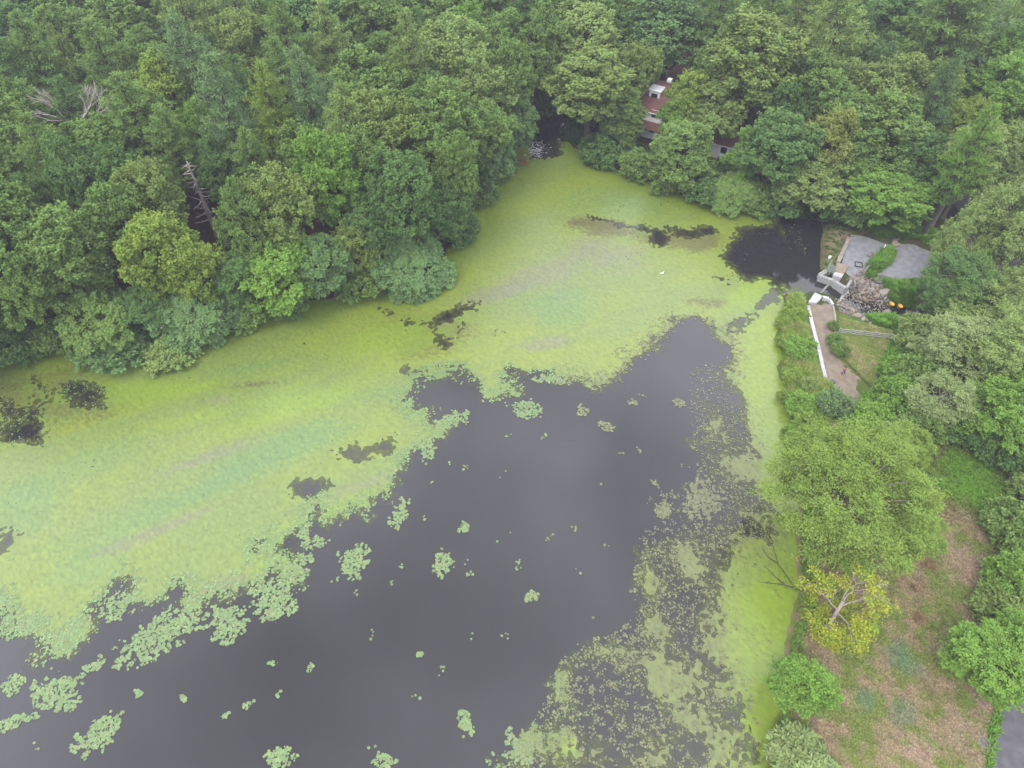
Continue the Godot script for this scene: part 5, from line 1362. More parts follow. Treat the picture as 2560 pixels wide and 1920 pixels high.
# ------------------------------------------------------------------ dam, spillway, lot and fence
func build_dam() -> void:
	# north abutment
	var o := thing("spillway_abutment", Vector3.ZERO, "long grey concrete abutment on the north side of the spillway, with tan slab", "abutment", "spillway abutments")
	part("wing_wall", bar_mesh(Vector3(39.43, 0.90, -67.89), Vector3(41.08, 0.90, -66.89), 0.42, 0.9, -1.0), mats.concrete, o)
	part("training_wall", bar_mesh(Vector3(41.11, 0.90, -66.81), Vector3(42.19, 0.90, -65.53), 0.4, 0.88, -1.2), mats.concrete, o)
	part("end_wall", bar_mesh(Vector3(42.31, 0.90, -65.61), Vector3(43.29, 0.90, -66.97), 0.34, 0.86, -1.2), mats.concrete, o)
	part("tan_slab", prism_mesh(PackedVector2Array([Vector2(42.54, -70.44), Vector2(43.94, -69.88), Vector2(42.75, -68.23), Vector2(41.76, -68.70)]), 0.8, 0.2), mats.tan_slab, o)
	part("white_slab", prism_mesh(PackedVector2Array([Vector2(41.65, -68.56), Vector2(42.69, -68.10), Vector2(42.12, -67.40), Vector2(41.24, -67.87)]), 0.85, 0.1), mats.white_concrete, o)
	part("bank_beam", bar_mesh(Vector3(39.59, 0.75, -68.29), Vector3(40.77, 0.75, -69.15), 0.22, 0.75, -0.6), mats.rail_wood, o)
	part("bank_beam", bar_mesh(Vector3(39.75, 0.80, -68.00), Vector3(40.88, 0.80, -68.86), 0.22, 0.8, -0.6), mats.rail_wood, o)
	# south abutment
	o = thing("spillway_abutment", Vector3.ZERO, "white concrete abutment on the south side of the spillway, at the head of the footpath", "abutment", "spillway abutments")
	part("cap_slab", prism_mesh(PackedVector2Array([Vector2(37.93, -64.57), Vector2(38.74, -63.91), Vector2(38.14, -63.19), Vector2(37.60, -62.68), Vector2(36.65, -62.83)]), 0.9, -1.0), mats.white_concrete, o)
	part("training_wall", bar_mesh(Vector3(38.78, 0.88, -63.86), Vector3(39.45, 0.88, -63.57), 0.4, 0.88, -1.2), mats.white_concrete, o)
	part("end_wall", bar_mesh(Vector3(39.49, 0.86, -63.52), Vector3(39.64, 0.86, -62.51), 0.32, 0.86, -1.2), mats.white_concrete, o)
	# weir with the water that runs over it
	o = part("weir_crest", bar_mesh(Vector3(39.25, 0.00, -65.48), Vector3(41.13, 0.00, -67.52), 0.28, 0.02, -1.0), mats.timber, self)
	tag(o, "grey concrete weir crest between the two spillway abutments", "weir")
	var a := Vector3(39.45, -0.10, -65.36)
	var b := Vector3(41.23, -0.10, -67.40)
	var c := Vector3(43.01, -0.30, -66.41)
	var d := Vector3(41.09, -0.30, -64.47)
	structure("chute_water", ribbon([[a, b], [a.lerp(d, 0.5) + Vector3(0, 0.03, 0), b.lerp(c, 0.5) + Vector3(0, 0.03, 0)], [d, c]], 6), mats.water)
	var fall := Leaves.new()
	for i in 420:
		var p := d.lerp(c, rng.randf()) + Vector3(rng.randf() * 0.35, -rng.randf() * 0.45, rng.randfn() * 0.1)
		fall.leaf(p, (Vector3(0.7, -0.6, 0.2) + ball() * 0.6).normalized(), Vector3.UP, rng.randf_range(0.05, 0.18), 0.05, shade(0.6, 0.9))
	var foam_and_glint := plain(1.0, 1.0, 1.0, 0.6, 0.4)
	foam_and_glint.vertex_color_use_as_albedo = true
	o = structure("falling_water", fall.mesh(self), foam_and_glint)
	structure("stream_water", flat_mesh(Geometry2D.offset_polygon(stream_area, 0.5)[0], -0.72), mats.water)
	# walls and kerbs
	o = thing("low_wall", Vector3.ZERO, "long low white concrete wall along the pond side of the footpath", "wall")
	var pts := [Vector3(36.41, 0.78, -62.17), Vector3(36.15, 0.78, -59.80), Vector3(35.90, 0.78, -57.38), Vector3(35.71, 0.78, -55.05), Vector3(35.44, 0.78, -52.80), Vector3(35.21, 0.78, -50.57)]
	for i in pts.size() - 1:
		var e: Vector3 = (pts[i + 1] - pts[i]).normalized() * 0.004
		part("wall_section", bar_mesh(pts[i] + e, pts[i + 1] - e, 0.42, 0.98 - 0.012 * i, -0.2), mats.white_concrete, o)
	o = thing("path_kerb", Vector3.ZERO, "pale concrete kerb on the downstream side of the footpath", "kerb")
	pts = [Vector3(39.66, 0.70, -62.39), Vector3(39.42, 0.70, -60.78), Vector3(39.10, 0.70, -59.54), Vector3(38.38, 0.70, -57.32)]
	for i in pts.size() - 1:
		var e: Vector3 = (pts[i + 1] - pts[i]).normalized() * 0.004
		part("kerb_section", bar_mesh(pts[i] + e, pts[i + 1] - e, 0.24, 0.72, -0.3), mats.stone_kerb, o)
	o = thing("stone_kerb", Vector3.ZERO, "row of tan stone blocks along the pond edge of the gravel lot", "kerb")
	var s0 := Vector3(45.76, 0.90, -75.63)
	var s1 := Vector3(42.68, 0.90, -70.48)
	for i in 7:
		var p := s0.lerp(s1, i / 7.0)
		var q := s0.lerp(s1, (i + 0.94) / 7.0)
		part("stone_block", bar_mesh(p, q, rng.randf_range(0.42, 0.56), 0.86 + rng.randf() * 0.07, 0.1), mats.stone_kerb, o)
	for r in [["back edge of the gravel lot", Vector3(46.14, 0.75, -76.17), Vector3(47.45, 0.75, -76.00)], ["near edge of the gravel lot, below the grass strip", Vector3(47.20, 0.72, -68.33), Vector3(49.92, 0.72, -67.02)], ["pond side of the hedge in the gravel lot", Vector3(45.73, 0.75, -68.92), Vector3(49.51, 0.75, -73.28)]]:
		o = thing("edging_timber", Vector3.ZERO, "grey edging timber along the " + r[0], "timber", "edging timbers of the gravel lot")
		var ra: Vector3 = r[1]
		var rb: Vector3 = r[2]
		part("beam", bar_mesh(ra, ra.lerp(rb, 0.497), 0.24, 0.78, 0.3), mats.timber, o)
		part("beam", bar_mesh(ra.lerp(rb, 0.503), rb, 0.24, 0.77, 0.3), mats.timber, o)
	# wooden hatch frame let into the gravel
	o = thing("hatch_frame", Vector3(45.35, 0.66, -70.21), "dark square wooden frame lying in the gravel lot", "frame")
	o.rotation.y = -0.25
	for k in 4:
		var bm := part("frame_bar", bar_mesh(Vector3(-0.45, 0, -0.45), Vector3(0.41, 0, -0.45), 0.09, 0.05, -0.05), mats.dark, o)
		bm.rotation.y = k * PI / 2
	# bench on the lot
	o = thing("bench", Vector3(47.37, 0.60, -71.98), "small grey bench standing alone on the gravel lot", "bench")
	o.rotation.y = 0.7
	for k in 3:
		var sl := part("seat_slat", bar_mesh(Vector3(-0.6, 0, -0.16 + 0.16 * k), Vector3(0.6, 0, -0.16 + 0.16 * k), 0.13, 0.47, 0.43), mats.timber, o)
	for sx in [-1, 1]:
		part("leg", bar_mesh(Vector3(0.45 * sx, 0, -0.2), Vector3(0.45 * sx, 0, 0.2), 0.08, 0.425, 0.0), mats.timber, o)
	# railing beside the spillway deck
	o = thing("railing", Vector3.ZERO, "grey-green metal railing beside the spillway slab", "railing")
	var g0 := Vector3(40.62, 0.80, -68.70)
	var g1 := Vector3(41.36, 0.80, -68.23)
	var g2 := Vector3(41.22, 0.80, -69.49)
	for leg in [[g0, g1], [g0 + Vector3(0, 0, -0.06), g2]]:
		var ga: Vector3 = leg[0]
		var gb: Vector3 = leg[1]
		for k in 5:
			var tb := Tubes.new()
			tb.tube([ga + Vector3(0, 0.15 + 0.24 * k, 0), gb + Vector3(0, 0.15 + 0.24 * k, 0)], [0.035, 0.035], 6)
			part("rail", tb.mesh(self), mats.green_metal, o)
		for k in 3:
			var tb := Tubes.new()
			var p := ga.lerp(gb, k / 2.0)
			tb.tube([p + Vector3(0, -0.4, 0), p + Vector3(0, 1.18, 0)], [0.045, 0.045], 6)
			part("post", tb.mesh(self), mats.green_metal, o)
	# rail fence across the lawn
	o = thing("rail_fence", Vector3.ZERO, "weathered three-rail fence running across the lawn below the dam", "fence")
	var f0 := Vector3(38.91, 0.40, -57.75)
	var f1 := Vector3(45.58, 0.40, -56.63)
	for k in 6:
		var p := f0.lerp(f1, k / 5.0)
		p.y = land_height(p.x, p.z)
		part("post", bar_mesh(p + Vector3(-0.06, 0, 0), p + Vector3(0.06, 0, 0), 0.12, p.y + 0.95, p.y - 0.3), mats.rail_wood, o)
		if k < 5:
			var q := f0.lerp(f1, (k + 1) / 5.0)
			q.y = land_height(q.x, q.z)
			for r in 3:
				var tb := Tubes.new()
				tb.tube([p + Vector3(0.065, 0.28 + 0.27 * r, 0.0), p.lerp(q, 0.5) + Vector3(0, 0.27 + 0.27 * r, 0.02), q + Vector3(-0.065, 0.28 + 0.27 * r, 0.0)], [0.05, 0.05, 0.05], 5)
				part("rail", tb.mesh(self), mats.rail_wood, o)


func ribbon(rows: Array, cuts: int) -> ArrayMesh:
	var v := PackedVector3Array()
	var n := PackedVector3Array()
	var idx := PackedInt32Array()
	for r in rows:
		for k in cuts + 1:
			v.append(r[0].lerp(r[1], float(k) / cuts))
			n.append(Vector3.UP)
	for j in rows.size() - 1:
		for k in cuts:
			var a := j * (cuts + 1) + k
			idx.append_array([a, a + 1, a + cuts + 1, a + 1, a + cuts + 2, a + cuts + 1])
	return arrays(v, idx, PackedColorArray(), n)


# ------------------------------------------------------------------ houses
func gable_house(called: String, at: Vector3, yaw: float, size: Vector3, ridge: float, roof: Material, label: String, category: String, windows: int, storeys: int) -> Node3D:
	# size: length along x, wall height, depth along z; the front faces +z
	var o := thing(called, at, label, category)
	o.rotation.y = yaw
	var L := size.x / 2
	var D := size.z / 2
	var hgt := size.y
	var st := SurfaceTool.new()
	st.begin(Mesh.PRIMITIVE_TRIANGLES)
	st.set_smooth_group(-1)
	quad(st, Vector3(-L, 0, D), Vector3(L, 0, D), Vector3(L, hgt, D), Vector3(-L, hgt, D))
	quad(st, Vector3(L, 0, -D), Vector3(-L, 0, -D), Vector3(-L, hgt, -D), Vector3(L, hgt, -D))
	for s in [-1, 1]:
		quad(st, Vector3(L * s, 0, D * s), Vector3(L * s, 0, -D * s), Vector3(L * s, hgt, -D * s), Vector3(L * s, hgt, D * s))
		for p in [Vector3(L * s, hgt, D * s), Vector3(L * s, hgt + ridge - 0.05, 0), Vector3(L * s, hgt, -D * s)]:
			st.add_vertex(p)
	quad(st, Vector3(-L, 0, -D), Vector3(L, 0, -D), Vector3(L, 0, D), Vector3(-L, 0, D))
	st.generate_normals()
	part("wall", st.commit(), mats.white_paint, o)
	for s in [-1, 1]:
		# each slope is a slab with overhang, its courses of shingles laid as steps
		st = SurfaceTool.new()
		st.begin(Mesh.PRIMITIVE_TRIANGLES)
		st.set_smooth_group(-1)
		var courses := 9
		var e := 0.45
		for k in courses:
			var t0 := float(k) / courses
			var t1 := float(k + 1) / courses
			var y0 := hgt - e * ridge / D + (ridge + e * ridge / D) * t0
			var y1 := hgt - e * ridge / D + (ridge + e * ridge / D) * t1
			var z0: float = (D + e) * (1.0 - t0) * s
			var z1: float = (D + e) * (1.0 - t1) * s
			var X := L + 0.4
			quad(st, Vector3(-X, y0 + 0.16, z0), Vector3(X, y0 + 0.16, z0), Vector3(X, y1 + 0.12, z1), Vector3(-X, y1 + 0.12, z1))
			quad(st, Vector3(-X, y0 + 0.04, z0), Vector3(X, y0 + 0.04, z0), Vector3(X, y0 + 0.16, z0), Vector3(-X, y0 + 0.16, z0))
			quad(st, Vector3(-X, y0, z0 * 0.999), Vector3(X, y0, z0 * 0.999), Vector3(X, y1, z1), Vector3(-X, y1, z1))
		st.generate_normals()
		part("roof_slope", st.commit(), roof, o)
		var tr := part("eave_trim", box_mesh(Vector3(size.x + 0.8, 0.16, 0.05)), mats.white_paint, o)
		tr.position = Vector3(0, hgt - e * ridge / D - 0.06, (D + e + 0.03) * s)
	var rc := part("ridge_cap", box_mesh(Vector3(size.x + 0.8, 0.12, 0.3)), roof, o)
	rc.position = Vector3(0, hgt + ridge + 0.1, 0)
	for f in storeys:
		for k in windows:
			var x := -L + size.x * (k + 0.5) / windows
			var w := part("window", bar_mesh(Vector3(-0.55, 0, 0), Vector3(0.55, 0, 0), 0.08, 1.3, 0.0), mats.white_paint, o)
			w.position = Vector3(x, 1.0 + 2.5 * f, D + 0.045)
			var pn := part("pane", bar_mesh(Vector3(-0.45, 0, 0), Vector3(0.45, 0, 0), 0.03, 1.2, 0.1), mats.glass, w)
			pn.position.z = 0.04
	return o


func build_houses() -> void:
	var yaw := -0.5
	var o := gable_house("red_roofed_house", Vector3(22.6, 0.7, -104.6), yaw, Vector3(11, 4.7, 7.4), 2.6, mats.red_roof, "white two-storey house with red roof and white dormers, half hidden by trees", "house", 4, 2)
	for q in [[-3.4, 2.2], [0.4, 1.2]]:
		var d := part("dormer", box_mesh(Vector3(1.7, 1.5, 2.0)), mats.white_paint, o)
		d.position = Vector3(q[0], 5.4, q[1])
		var r := part("dormer_roof", bar_mesh(Vector3(-1.05, 0, 0), Vector3(1.05, 0, 0), 2.4, 0.14, 0.0), mats.white_paint, d)
		r.position.y = 1.52
		var w := part("pane", bar_mesh(Vector3(-0.5, 0, 0), Vector3(0.5, 0, 0), 0.03, 1.1, 0.25), mats.glass, d)
		w.position.z = 1.02
	var ch := part("chimney", box_mesh(Vector3(0.7, 1.7, 0.7)), mats.white_paint, o)
	ch.position = Vector3(1.6, 6.2, -0.6)
	var por := part("porch_roof", bar_mesh(Vector3(-2.0, 0, 0), Vector3(2.0, 0, 0), 1.8, 0.18, 0.0), mats.red_roof, o)
	por.position = Vector3(1.4, 2.5, 4.65)
	por.rotation.x = 0.22
	for s in [-1, 1]:
		var ps := part("porch_post", box_mesh(Vector3(0.14, 2.35, 0.14)), mats.white_paint, o)
		ps.position = Vector3(1.4 + 1.85 * s, -0.1, 5.3)
	o = gable_house("garage", Vector3(31.0, 0.7, -98.6), yaw, Vector3(8.5, 2.7, 5.6), 2.0, mats.red_roof, "small white garage with red roof and dark window strip, right of the house", "garage", 3, 1)
	o = gable_house("grey_roofed_house", Vector3(56.5, 1.0, -109.5), 0.3, Vector3(9, 4.2, 7), 2.4, mats.grey_roof, "house with plain grey roof, only its gable end showing above the trees", "house", 3, 1)
	o = gable_house("grey_roofed_house", Vector3(72.5, 1.0, -97.0), -0.6, Vector3(9, 3.2, 6), 2.0, mats.grey_roof, "house with grey roof glimpsed between trees at the right edge", "house", 3, 1)


# ------------------------------------------------------------------ trees
func limb_set(t: Tubes, base: Vector3, top: Vector3, r0: float, ends: Array, sides := 7) -> void:
	var mid := base.lerp(top, 0.5) + Vector3(rng.randfn() * 0.25, 0, rng.randfn() * 0.25)
	t.tube([base + Vector3(0, -0.6, 0), base.lerp(mid, 0.08), mid, top], [r0 * 1.25, r0, r0 * 0.72, r0 * 0.3], sides)
	for e in ends:
		var k := rng.randf_range(0.3, 0.85)
		var a := base.lerp(mid, k * 2.0) if k < 0.5 else mid.lerp(top, k * 2.0 - 1.0)
		var b: Vector3 = a.lerp(e, 0.55) + Vector3(0, 0.3, 0) + ball() * 0.25
		t.tube([a, b, e], [r0 * 0.42, r0 * 0.25, r0 * 0.07], 4)


func broad_crown(loose: float, n_lobes: int, lobe_r: Array, clumps: int, per: int, leaf_len: float, leaf_w: float, squash: float, droop: float, rx: float, ry: float, cy: float, low: float) -> Array:
	var lv := Leaves.new()
	var lobes := []
	var sway := Vector2(rng.randfn(), rng.randfn()) * rx * 0.09
	for k in n_lobes:
		var d := Vector3.UP
		for tries in 30:
			d = ball()
			if d.y < low:
				continue
			var good := true
			for l in lobes:
				if l[2].dot(d) > cos(1.75 / sqrt(float(n_lobes))):
					good = false
			if good:
				break
		if k == 0:
			d = Vector3(0.1, 1.0, 0.05).normalized()
		d.y = maxf(d.y, low)
		var r: float = rng.randf_range(lobe_r[0], lobe_r[1])
		var reach := rng.randf_range(0.70, 1.12) if n_lobes < 24 or k % 3 > 0 or k == 0 else rng.randf_range(0.4, 0.75)
		var p := Vector3(d.x * (rx - r) * reach + sway.x * d.y, cy + d.y * (ry - r * 0.8) * reach, d.z * (rx - r) * reach + sway.y * d.y)
		lobes.append([p, r, d, rng.randf_range(0.88, 1.13)])
	lobes.append([Vector3(0, cy, 0), (rx + ry) * 0.25, Vector3.UP, 0.85])
	for l in lobes:
		var lp: Vector3 = l[0]
		var lr: float = l[1]
		for k in clumps:
			var d: Vector3 = (ball() + l[2] * 0.55 + Vector3(0, 0.25, 0)).normalized()
			var p: Vector3 = lp + Vector3(d.x, d.y * squash, d.z) * lr * rng.randf_range(0.78, 1.08)
			var hidden := false
			for o in lobes:
				if o != l and p.distance_to(o[0]) < o[1] * 0.72:
					hidden = true
			if hidden:
				continue
			var tone: float = l[3] * rng.randf_range(0.8, 1.2)
			var warm := rng.randf_range(-0.08, 0.10)
			var cr := lr * rng.randf_range(0.26, 0.42) * loose
			var spray := (d * 0.75 + Vector3(0, 0.55 - droop, 0) + ball() * 0.45).normalized()
			var reach2 := cr * rng.randf_range(1.4, 2.9)
			for j in per:
				var b := ball()
				var u := rng.randf()
				var q := p + spray * reach2 * (u - 0.35) + Vector3(b.x, b.y * 0.75, b.z) * cr * pow(rng.randf(), 0.45) * (1.05 - 0.75 * u)
				var up := (d * 0.45 + Vector3(0, 0.75, 0) + ball() * 0.5).normalized()
				var dir := (b * 0.7 + spray * 0.7 + ball() * 0.5 + Vector3(0, -droop, 0)).normalized()
				dir = (dir - up * dir.dot(up) * 0.6).normalized()
				var s := rng.randf_range(0.75, 1.25)
				var t := tone * rng.randf_range(0.62, 1.42)
				lv.leaf(q, dir, up, leaf_len * s, leaf_w * s, Color(t * (1.0 + warm), t, t * (1.0 - warm * 0.8)))
	return [lv.mesh(self), lobes]


func pine_crown(height: float, radius: float, start: float) -> Array:
	var lv := Leaves.new()
	var tb := Tubes.new()
	var lean := Vector3(rng.randfn() * 0.3, 0, rng.randfn() * 0.3)
	tb.tube([Vector3(0, -0.6, 0), Vector3(0, height * 0.5, 0), lean + Vector3(0, height * 0.99, 0)], [0.34, 0.24, 0.03], 7)
	var whorls := 15
	for w in whorls:
		var t := float(w) / (whorls - 1)
		var y := lerpf(start, height * 0.975, t)
		var r := radius * (1.0 - pow(t, 1.6)) * rng.randf_range(0.7, 1.12) + 0.5
		if t < 0.2:
			r *= 0.6 + t * 2.0
		var turn := rng.randf() * TAU
		var arms := 6 if t < 0.8 else 5
		for a in arms:
			var az := turn + TAU * a / arms + rng.randfn() * 0.25
			var rr := r * rng.randf_range(0.6, 1.15)
			var rise := rng.randf_range(0.05, 0.35) + t * 0.6
			var base := lean * t + Vector3(0, y + rng.randfn() * 0.25, 0)
			var out := Vector3(cos(az), 0, sin(az))
			var tip := base + out * rr + Vector3(0, rise * rr * 0.5, 0)
			tb.tube([base, base.lerp(tip, 0.5) + Vector3(0, -0.06 * rr, 0), tip], [0.075, 0.045, 0.012], 4)
			var tufts := int(rr * 3.4) + 2
			var tone := rng.randf_range(0.8, 1.22)
			for k in tufts:
				var u := lerpf(0.28, 1.03, float(k) / (tufts - 1))
				var p := base.lerp(tip, u) + Vector3(0, 0.12 - 0.12 * rr * u * (1.0 - u), 0)
				var side := out.cross(Vector3.UP) * rng.randf_range(-1, 1) * rr * 0.26 * sin(PI * minf(u, 0.8))
				p += side
				for j in 13:
					var dir := (out * 0.7 + side * 0.6 + ball() * 0.8 + Vector3(0, 0.35, 0)).normalized()
					var s := rng.randf_range(0.3, 0.58)
					lv.leaf(p + ball() * 0.2, dir, (Vector3.UP + ball() * 0.5).normalized(), s, s * 0.24, shade(0.8 * tone, 1.15 * tone, 0.05))
	return [lv.mesh(self), tb.mesh(self)]


var tree_meshes := {}


func make_tree_meshes() -> void:
	var list := {"oak": 7, "maple": 4, "willow": 4, "bush": 4, "shrub": 3}
	for kind in list:
		tree_meshes[kind] = []
		for i in list[kind]:
			var res: Array
			var tb := Tubes.new()
			match kind:
				"oak":
					res = broad_crown(1.0, 31 + i % 3 * 3, [0.6, 1.65], 24, 36, 0.27, 0.18, 0.95, 0.12, 3.9 + 0.12 * (i % 4), 5.2 + 0.3 * (i % 3), 9.8, -0.62)
					limb_set(tb, Vector3.ZERO, Vector3(rng.randfn() * 0.3, 11.2, rng.randfn() * 0.3), 0.30, res[1].map(func(l): return l[0]))
				"maple":
					res = broad_crown(1.2, 32 + i, [0.6, 1.45], 22, 42, 0.25, 0.17, 0.95, 0.3, 4.0, 6.0, 9.0, -0.75)
					limb_set(tb, Vector3.ZERO, Vector3(rng.randfn() * 0.3, 11.2, rng.randfn() * 0.3), 0.26, res[1].map(func(l): return l[0]))
				"willow":
					res = broad_crown(1.6, 36, [0.5, 1.2], 22, 42, 0.27, 0.10, 1.3, 0.4, 4.0, 6.2, 9.2, -0.75)
					limb_set(tb, Vector3.ZERO, Vector3(rng.randfn() * 0.6, 13.5, rng.randfn() * 0.6), 0.28, res[1].map(func(l): return l[0]))
				"bush":
					res = broad_crown(1.3, 14, [0.5, 1.0], 20, 30, 0.24, 0.16, 0.9, 0.15, 2.0, 2.0, 2.0, -0.7)
					for k in 5:
						var az := TAU * k / 5.0
						tb.tube([Vector3(0.1 * cos(az), -0.3, 0.1 * sin(az)), Vector3(0.5 * cos(az), 1.2, 0.5 * sin(az)), Vector3(1.0 * cos(az), 2.6, 1.0 * sin(az))], [0.07, 0.05, 0.02], 5)
				"shrub":
					res = broad_crown(1.2, 12, [0.45, 0.75], 20, 22, 0.30, 0.11, 0.95, -0.1, 1.5, 1.25, 1.1, -0.5)
					for k in 5:
						var az := TAU * k / 5.0
						tb.tube([Vector3(0.1 * cos(az), -0.3, 0.1 * sin(az)), Vector3(0.3 * cos(az), 0.7, 0.3 * sin(az)), Vector3(0.7 * cos(az), 1.6, 0.7 * sin(az))], [0.05, 0.035, 0.015], 5)
			tree_meshes[kind].append([res[0], tb.mesh(self)])
	tree_meshes["pine"] = []
	for i in 4:
		tree_meshes["pine"].append(pine_crown(20.0, 4.1, 6.5 + i * 0.6))
	# the one large, loose crown that hangs over the lawn by the pond
	var big := broad_crown(2.6, 80, [0.3, 0.75], 22, 40, 0.15, 0.06, 1.15, 0.2, 4.2, 5.8, 9.6, -0.65)
	var bt := Tubes.new()
	limb_set(bt, Vector3.ZERO, Vector3(0.4, 10.6, 0.2), 0.2, big[1].map(func(l): return l[0]))
	tree_meshes["large"] = [[big[0], bt.mesh(self)]]


func build_trees() -> void:
	make_tree_meshes()
	var unit := {"oak": [8.0, 15.6], "maple": [8.0, 15.0], "willow": [8.0, 15.4], "pine": [8.2, 20.0], "bush": [4.0, 4.0], "shrub": [3.0, 2.4], "large": [8.0, 15.4]}
	var called := {"oak": "broadleaf_tree", "maple": "leafy_tree", "willow": "feathery_tree", "pine": "pine_tree", "bush": "bush", "shrub": "shrub", "large": "feathery_tree"}
	var nth := {}
	for r in tree_rows:
		var kind: String = r[0]
		if kind == "willow" and r[5] > 11.0:
			kind = "large"
		var k: int = nth.get(kind, 0)
		nth[kind] = k + 1
		var set_: Array = tree_meshes[kind][(k * 5 + k / 7) % tree_meshes[kind].size()]
		var x: float = r[2]
		var z: float = r[3]
		var woody := kind != "bush" and kind != "shrub"
		var group := "shrubs and bushes on the banks" if not woody else "trees of the wood left of the pond" if x < 2.0 else "trees on the right side of the pond"
		var o := thing(called[kind], Vector3(x, maxf(land_height(x, z), -0.25) - 0.05, z), r[8], "tree" if woody else "shrub", group)
		var sx: float = r[5] / unit[kind][0]
		var sy: float = r[4] / unit[kind][1]
		var b := Basis(Vector3.UP, rng.randf() * TAU).scaled(Vector3(sx, sy, sx) * Vector3(1.1, 1.04, 1.1))
		var lean := Vector2(r[6], r[7])
		if lean.length() > 0.05:
			var hgt: float = r[4] * 0.66
			var ax := Vector3(lean.y, 0, -lean.x).normalized()
			b = Basis(ax, atan2(lean.length(), hgt)) * b
		o.basis = b
		var tint: String = r[1]
		part("crown" if woody else "foliage", set_[0], mats["leaf_" + tint], o)
		part("trunk" if woody else "stems", set_[1], mats.pale_bark if kind == "willow" or kind == "large" else mats.bark, o)


func far_woods() -> void:
	var where := []
	for i in 6000:
		var x := rng.randf_range(-230.0, 230.0)
		var z := rng.randf_range(-330.0, 40.0)
		if z > -128.0 and x > -96.0 and x < 92.0 or where.size() > 1500:
			continue
		var good := true
		for t in where.slice(maxi(0, where.size() - 400)):
			if Vector2(t.origin.x - x, t.origin.z - z).length_squared() < 26.0:
				good = false
				break
		if good:
			var s := rng.randf_range(0.8, 1.2)
			where.append(Transform3D(Basis(Vector3.UP, rng.randf() * TAU).scaled(Vector3(s, s * rng.randf_range(0.85, 1.1), s)), Vector3(x, 0.8, z)))
	var tint := []
	for t in where:
		tint.append(shade(0.75, 1.25, 0.1))
	var o := multi("far_woods", tree_meshes.oak[0][0], mats.leaf_mid, where, tint)
	tag(o, "far woods that go on beyond the nearer trees", "woods", "", "stuff")


func bare_tree(o: Node3D, height: float, r0: float, lean: Vector3, limbs: int, from: float, length: float, rise: float, mat: Material, twigs: int) -> Array:
	var tb := Tubes.new()
	var top := Vector3(0, height, 0) + lean
	tb.tube([Vector3(0, -0.5, 0), Vector3(0, height * 0.3, 0) + lean * 0.2, Vector3(0, height * 0.7, 0) + lean * 0.6, top], [r0 * 1.2, r0 * 0.85, r0 * 0.5, r0 * 0.12], 7)
	part("trunk", tb.mesh(self), mat, o)
	var tips := []
	for k in limbs:
		var t := lerpf(from, 0.98, (k + rng.randf() * 0.6) / limbs)
		var a := Vector3(0, height * t, 0) + lean * t * t
		var az := k * 2.4 + rng.randfn() * 0.3
		var d := Vector3(cos(az), rise + rng.randfn() * 0.15, sin(az)).normalized()
		var len_ := length * (1.15 - t * 0.75) * rng.randf_range(0.5, 1.2)
		var b := a + d * len_ * 0.5 + ball() * 0.15
		var e := a + d * len_ + Vector3(0, len_ * 0.18, 0) + ball() * 0.2
		var lt := Tubes.new()
		lt.tube([a, b, e], [r0 * 0.30, r0 * 0.2, r0 * 0.05], 5)
		for j in twigs:
			var u := rng.randf_range(0.35, 1.0)
			var p := a.lerp(b, u * 2.0) if u < 0.5 else b.lerp(e, u * 2.0 - 1.0)
			var td := (d + ball() * 0.8 + Vector3(0, 0.2, 0)).normalized()
			var q := p + td * len_ * rng.randf_range(0.2, 0.5)
			lt.tube([p, p.lerp(q, 0.5) + ball() * 0.08, q], [r0 * 0.12, r0 * 0.08, r0 * 0.025], 4)
			tips.append(q)
		tips.append(e)
		part("branch", lt.mesh(self), mat, o)
	return tips


func grow(t: Tubes, p: Vector3, d: Vector3, len_: float, r: float, depth: int, spread: float, lift: float, tips: Array) -> void:
	var bend := (d + ball() * 0.22 + Vector3(0, lift, 0)).normalized()
	var m := p + d * len_ * 0.5
	var e := m + bend * len_ * 0.5
	t.tube([p, m, e], [r, r * 0.8, r * 0.6 if depth > 0 else r * 0.2], 6 if depth > 1 else 4)
	if depth == 0:
		tips.append(e)
		return
	for k in (3 if depth > 1 else 4):
		var side := ball()
		side = (side - bend * side.dot(bend)).normalized()
		var nd := (bend + side * spread * rng.randf_range(0.5, 1.2) + Vector3(0, lift, 0)).normalized()
		var at := e if k < 2 else m.lerp(e, rng.randf_range(0.1, 0.9))
		grow(t, at, nd, len_ * rng.randf_range(0.6, 0.92), r * (0.6 if k < 2 else 0.42), depth - 1, spread, lift, tips)


